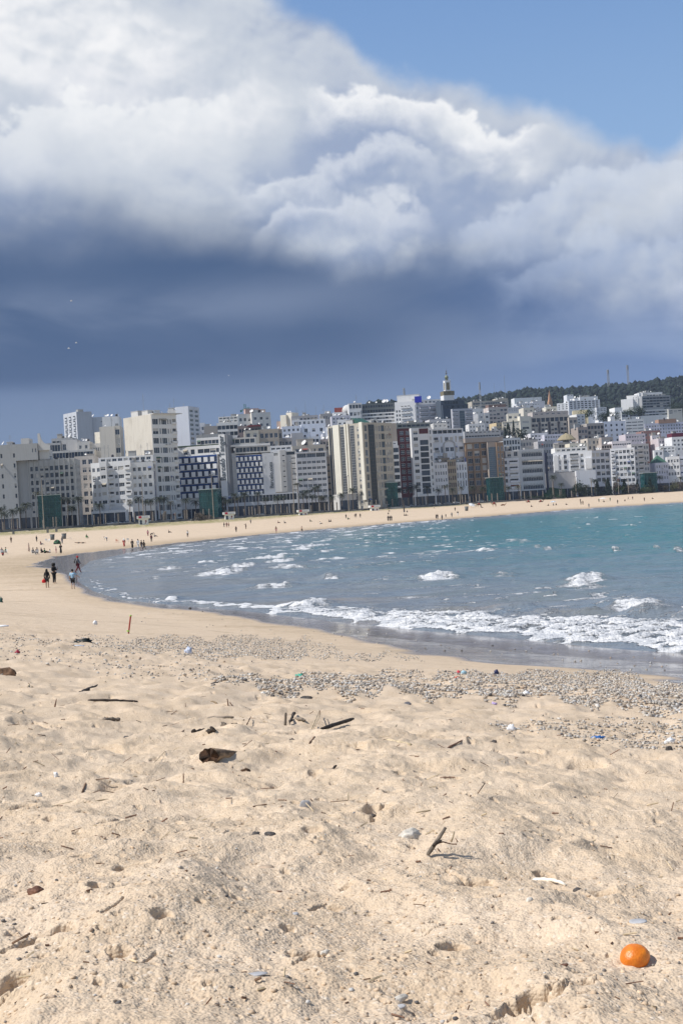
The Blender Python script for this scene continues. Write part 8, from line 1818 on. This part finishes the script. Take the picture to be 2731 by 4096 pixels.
stick((411, 2884), (482, 2884), 24, DRIFTG, 'short chunk of dark weathered bark left of the long stalk', 0.01, rag=.3, taper=.6); stick((832, 2876), (935, 2882), 15, DRIFTG, 'grey brown stick lying flat above the log', .01, rag=.15); stick((1000, 2868), (1057, 2881), 9, DRIFTB, 'short brown stick pointing at the root clump', .0, rag=.2); stick((287, 2980), (370, 2972), 15, SLATE, 'smooth dark grey sliver of wood on the left sand', .0, rag=.1, taper=.5)
stick((768, 2953), (822, 2950), 17, DRIFT, 'black charred chunk left above the log', .01, rag=.4); stick((1139, 2902), (1143, 2852), 11, DRIFTG, 'short flat stake standing upright in the root clump', None, rag=.1, taper=1.0); stick((1156, 2900), (1180, 2872), 12, DRIFT, 'dark tangle of root wood behind the upright stake', .03, rag=.8, n=12); stick((1182, 2884), (1222, 2892), 16, DRIFTG, 'grey knotted root end right of the upright stake', .02, rag=.4); stick((1243, 2930), (1280, 2878), 6, REED, 'pale dry reed leaning over beside the dark plank', .06, rag=.1, name='reed', cat='reed'); stick((1250, 2932), (1288, 2884), 4, REED, 'thinner pale reed leaning beside the first', .05, rag=.1, name='reed', cat='reed'); stick((1277, 2878), (1279, 2842), 4, REEDB, 'thin brown stem standing upright behind the pale reeds', None, rag=.1, name='twig', cat='twig')
stick((914, 2842), (909, 2795), 6, REEDB, 'brown upright stem left of a bent one beyond the log', None, rag=.1, name='twig', cat='twig'); stick((934, 2842), (918, 2808), 5, REEDB, 'brown bent stem right of the upright one beyond the log', None, rag=.15, name='twig', cat='twig'); stick((1950, 3048), (1965, 3004), 3.5, DRIFT, 'left of two thin dark twigs standing in the right-hand sand', None, rag=.1, name='twig', cat='twig'); stick((1984, 3051), (1993, 3004), 3.5, DRIFT, 'right of two thin dark twigs standing in the right-hand sand', None, rag=.1, name='twig', cat='twig')
stick((1790, 3002), (1855, 2985), 9, REEDB, 'pale brown stick near the upper middle right', .01, rag=.15); stick((1548, 2998), (1645, 3030), 20, REED, 'pale board half buried in the sand right of the dark plank', 0.0, rag=.08, taper=.9, sink=.55, name='board', cat='board'); stick((1562, 2934), (1604, 2908), 9, REED, 'short pale stick leaning right of the dark plank', .02, rag=.12); stick((1512, 2932), (1540, 2942), 16, DRIFT, 'dark broken stub beside the short pale stick', .01, rag=.3); stick((1905, 3003), (1948, 3012), 9, REED, 'flat pale sliver left of the two thin twigs', .0, rag=.1)
stick((214, 2824), (226, 2796), 9, REEDB, 'small reddish wedge of wood standing at the upper left', None, rag=.15, taper=.4, name='wood_wedge'); stick((66, 2865), (100, 2836), 4, REED, 'pale reed lying at the far left', .0, name='reed', cat='reed'); stick((104, 2752), (124, 2736), 6, REED, 'short pale reed at the upper left corner of the sand', .01, name='reed', cat='reed'); stick((612, 3046), (662, 3006), 4, REED, 'long pale reed lying beside a pit, left of the log', .0, name='reed', cat='reed'); stick((545, 2942), (615, 2926), 5, REED, 'pale reed lying above the black chunk', .0, name='reed', cat='reed'); stick((300, 3196), (432, 3194), 6, REED, 'straight pale reed lying level on the left sand', .0, rag=.1, name='reed', cat='reed'); stick((326, 3128), (347, 3104), 9, DRIFTB, 'short brown stick with a knob on the left sand', .01); stick((718, 2940), (738, 2924), 8, DRIFTB, 'short dark stick above and left of the black chunk', .01); stick((732, 3108), (733, 3092), 6, REEDB, 'tiny brown peg standing below the log', None, name='twig', cat='twig'); stick((988, 2920), (1005, 2886), 6, DRIFTB, 'knobbed brown stalk leaning above the log', .03, rag=.3)
stick((1078, 2988), (1108, 3006), 6, REED, 'short pale reed right of the log', .0, name='reed', cat='reed'); stick((1240, 3012), (1262, 3002), 10, DRIFTB, 'small brown stick below the dark plank', .01); stick((1290, 3084), (1345, 3076), 12, DRIFT, 'dark curved chip in the sand below the dark plank', .01, bend=.1, rag=.4)
# forked branch
g = on_ground(1722, 3478); o = thing('forked_branch', 'dark forked branch sticking up out of the middle right sand', 'branch', g)
def tubep(name, P_, w, m):
    mb = MB(); dz_ = Vector((0, 0, max(0, g.z - ground(1722, 3478).z) + .012)); pts = [Vector(at(x, y, g.y + dy)) - g + dz_ for x, y, dy in P_]; rr = [k_ * .8 * g.y / F / 2 for k_ in w]; mb.tube(pts, rr, 8); return mb.obj(name, m, o, True)
tubep('stem', [(1714, 3490, -.01), (1726, 3472, 0), (1742, 3448, .0), (1762, 3418, .01), (1786, 3380, .02)], [16, 24, 22, 20, 15], DRIFTG); tubep('knot', [(1735, 3455, -.012), (1752, 3440, -.016), (1770, 3432, -.01)], [14, 20, 8], DRIFT); tubep('side_twig', [(1752, 3444, 0), (1776, 3438, .01), (1806, 3446, .01), (1830, 3448, .01), (1832, 3434, .01), (1824, 3422, .01)], [10, 7, 6, 6, 5, 3], REEDB); tubep('side_twig', [(1808, 3440, .01), (1816, 3416, .012), (1820, 3396, .014)], [9, 8, 7], REED)
# bleached stick, ribbed shell
stick((2126, 3534), (2264, 3562), 20, BONE, 'bleached white curved stick at the lower right', 0.0, bend=-.10, rag=.18, taper=.6, n=10, sink=.15)
stick((2080, 3608), (2160, 3584), 12, BONE, 'shorter bleached sliver below the bleached curved stick', 0.0, rag=.3, taper=.6)
g = on_ground(866, 2835); o = thing('ribbed_shell', 'pale ribbed horn-like shell arching out of the sand beyond the log', 'shell', g); mb = MB(); P_ = [(842, 2806, .03), (852, 2806, .02), (864, 2812, .01), (872, 2824, 0), (870, 2838, -.01)]; pts = []; rads = []
for i in range(21):
    f = i / 20 * 4; a = min(int(f), 3); t_ = f - a; x = P_[a][0] + (P_[a + 1][0] - P_[a][0]) * t_; y = P_[a][1] + (P_[a + 1][1] - P_[a][1]) * t_; pts.append(Vector(at(x, y, g.y + .02 - .02 * f / 4)) - g); rads.append((5 + 8 * f / 4) * (1.12 if i % 2 else .9) * g.y / F / 2)
mb.tube(pts, rads, 8); mb.obj('horn', mat('shell_tan', (.50, .38, .25), .7, .25, 20), o, True); mb = MB(); mb.tube([Vector(at(836, 2848, g.y - .02)) - g, Vector(at(848, 2832, g.y - .01)) - g, Vector(at(862, 2832, g.y - .01)) - g, Vector(at(870, 2846, g.y - .01)) - g], [4 * g.y / F, 7 * g.y / F, 6 * g.y / F, 3 * g.y / F], 7); mb.obj('broken_rim', DRIFTB, o, True)
# red stake
g = on_ground(514, 2536); t_ = at(523, 2460, g.y); o = thing('marker_stake', 'thin red stake with yellow-green tips stuck in the sand on the left', 'stake', g, 0); d = t_ - g; mb = MB(); mb.tube([d * -.05, d * .93], 3.2 * g.y / F, 8); mb.obj('shaft', mat('stake_red', (.36, .05, .03), .5), o); YG = mat('tip_green', (.40, .60, .14), .6)
mb = MB(); mb.tube([d * .932, d], [5 * g.y / F, 4 * g.y / F], 8); mb.obj('tip', YG, o); mb = MB(); mb.tube([d * .12 + Vector((-.02, -.03, 0)), d * .19 + Vector((-.02, -.03, 0))], 6 * g.y / F, 8); mb.obj('tag', YG, o)
# rubbish
def rag(px, py, w, h, m, lab, name='plastic_scrap', cat='litter'):
    g = on_ground(px, py); k_ = w * g.y / F / 2; r = np.random.RandomState(int(px * 3 + py)); V0, F0 = ico(3); f = .55 + .75 * np.abs(fbm(V0[:, 0] * 1.8 + r.rand() * 30, V0[:, 1] * 1.8 + V0[:, 2] * 2, 4, 5)); V = V0 * f[:, None] * [k_, k_ * .6, h * g.y / F]; o = obj(name, np_mesh(name, V, F0, m, False), None, g + Vector((0, 0, h * g.y / F * .4))); props(o, lab, cat)
PLB = mat('black_plastic', (.012, .016, .014), .45, .2); PLW = mat('white_plastic', (.75, .76, .78), .4, .08)
rag(332, 2572, 92, 16, PLB, 'long crumpled black plastic bag on the left pebbles', 'plastic_bag'); rag(380, 2474 + 26, 20, 14, PLW, 'crumpled white plastic on the sand left of the red stake'); rag(1198, 2706, 40, 10, mat('net_green', (.05, .38, .28), .7), 'small piece of green net at the top edge of the pebble bank', 'net', 'litter'); rag(1834, 2698, 18, 9, mat('scrap_red', (.6, .05, .08), .6), 'small red scrap at the top of the pebble bank'); rag(1855, 2700, 24, 12, mat('scrap_blue', (.35, .55, .65), .5), 'pale blue scrap right of the red one at the top of the pebble bank'); rag(1825, 2718, 28, 8, mat('scrap_orange', (.6, .12, .06), .6), 'orange-red scrap just below the red one on the pebble bank'); rag(2388, 2948, 60, 10, mat('scrap_deep_blue', (.03, .15, .45), .5), 'torn blue plastic on the right-hand pebbles'); rag(2045, 2925, 44, 18, PLW, 'crumpled clear white plastic at the left end of the right-hand pebbles', 'plastic_bag'); rag(2680, 2950, 50, 20, PLW, 'crumpled white plastic near the right end of the right-hand pebbles', 'plastic_bag'); rag(2105, 2775, 34, 16, PLW, 'crumpled pale plastic bag in the middle of the pebble bank', 'plastic_bag'); rag(70, 2622, 26, 10, mat('scrap_dark_red', (.30, .02, .05), .6), 'dark red scrap on the left sand below the black bag'); rag(1985, 2700, 22, 16, mat('scrap_navy', (.02, .03, .10), .6), 'navy scrap standing at the top of the pebble bank'); rag(1975, 2810, 26, 8, mat('scrap_lilac', (.45, .35, .6), .6), 'lilac scrap below the pebble bank'); rag(155, 3156, 30, 14, PLW, 'small white scrap, lower one of two on the left sand'); rag(224, 3100, 22, 16, PLW, 'small white scrap, upper one of two on the left sand'); rag(755, 2616, 30, 18, mat('scrap_white_blue', (.5, .56, .7), .5), 'white and blue scrap at the right end of the left pebbles'); rag(5, 2410, 14, 16, mat('crate_green', (.01, .06, .05), .5), 'dark green scrap at the left edge near the water', 'plastic_scrap')
def bottle(px, py, w, rot, m, lab):
    g = on_ground(px, py); L = w * g.y / F; o = thing('plastic_bottle', lab, 'bottle', g + Vector((0, 0, L * .14)), rot, 'plastic bottles on the sand'); o.rotation_euler = (0, R(90), rot)
    mb = MB(); mb.lathe([(L * .13, -L * .45), (L * .15, -L * .40), (L * .15, L * .18), (L * .06, L * .36), (L * .05, L * .42)], 14); mb.obj('flask', m, o, True); mb = MB(); mb.lathe([(L * .065, L * .423), (L * .065, L * .49)], 10); mb.obj('cap', mat('cap_blue', (.05, .15, .5), .5), o)
bottle(316, 2586, 40, .1, mat('bottle_blue', (.45, .52, .62), .25), 'pale blue plastic bottle below the black plastic bag'); bottle(16, 2506, 36, .05, PLW, 'white plastic bottle lying at the left edge')
stone(760, 2436, 12, .9, STONED, 'small black stone standing in the wet sand at the surf line', .8); stone(810, 2448, 6, .8, STONED, 'tiny black stone right of the other at the surf line', .8)
# stranded wood chips and straw nobody could count
def straws():
    r = np.random.RandomState(21); mb = MB(); n = 760
    for _ in range(n):
        px = r.rand() * 2800 - 40; py = 2760 + 1300 * r.rand() ** 1.7; g_ = ground(px, py)
        if _ % 3 and py > 3400: continue
        a = r.rand() * 6.28; L = (.02 + .07 * r.rand() ** 2) * (1 if py < 3300 else .5); w = .0012 + .002 * r.rand()
        x, y = np.array([g_.x]), np.array([g_.y]); s = shore(x, y); z = g_.z + float(relief(x, y, s)[0]) + w
        d = Vector((math.cos(a) * L, math.sin(a) * L * .8, r.rand() ** 3 * L * .6)); mb.tube([(g_.x, g_.y, z), tuple(Vector((g_.x, g_.y, z)) + d)], w, 4, int(r.rand() * 3))
    o = mb.obj('straw', [REED, REEDB, DRIFTB]); props(o, 'scattered bits of straw and twigs on the dry sand', 'straw', kind='stuff')
straws()
# ------------------------------------------------------------------ the sea air between us and the ridge
def haze():
    me = bpy.data.meshes.new('haze'); x0, x1, y0, y1, z0, z1 = -3400, 3400, -3400, 3400, -5.0, 330.0
    V = [(x, y, z) for z in (z0, z1) for x, y in ((x0, y0), (x1, y0), (x1, y1), (x0, y1))]
    me.from_pydata(V, [], [(0, 3, 2, 1), (4, 5, 6, 7), (0, 1, 5, 4), (1, 2, 6, 5), (2, 3, 7, 6), (3, 0, 4, 7)])
    m = bpy.data.materials.new('haze_air'); m.use_nodes = True; t = m.node_tree; t.nodes.clear()
    v = t.nodes.new('ShaderNodeVolumePrincipled'); v.inputs['Color'].default_value = (.62, .74, 1.0, 1); v.inputs['Density'].default_value = 0.000065; v.inputs['Anisotropy'].default_value = 0.0
    o_ = t.nodes.new('ShaderNodeOutputMaterial'); t.links.new(v.outputs[0], o_.inputs['Volume'])
    me.materials.append(m); o = obj('haze', me); props(o, 'thin bluish sea haze over the whole bay', 'haze', kind='stuff')
haze()
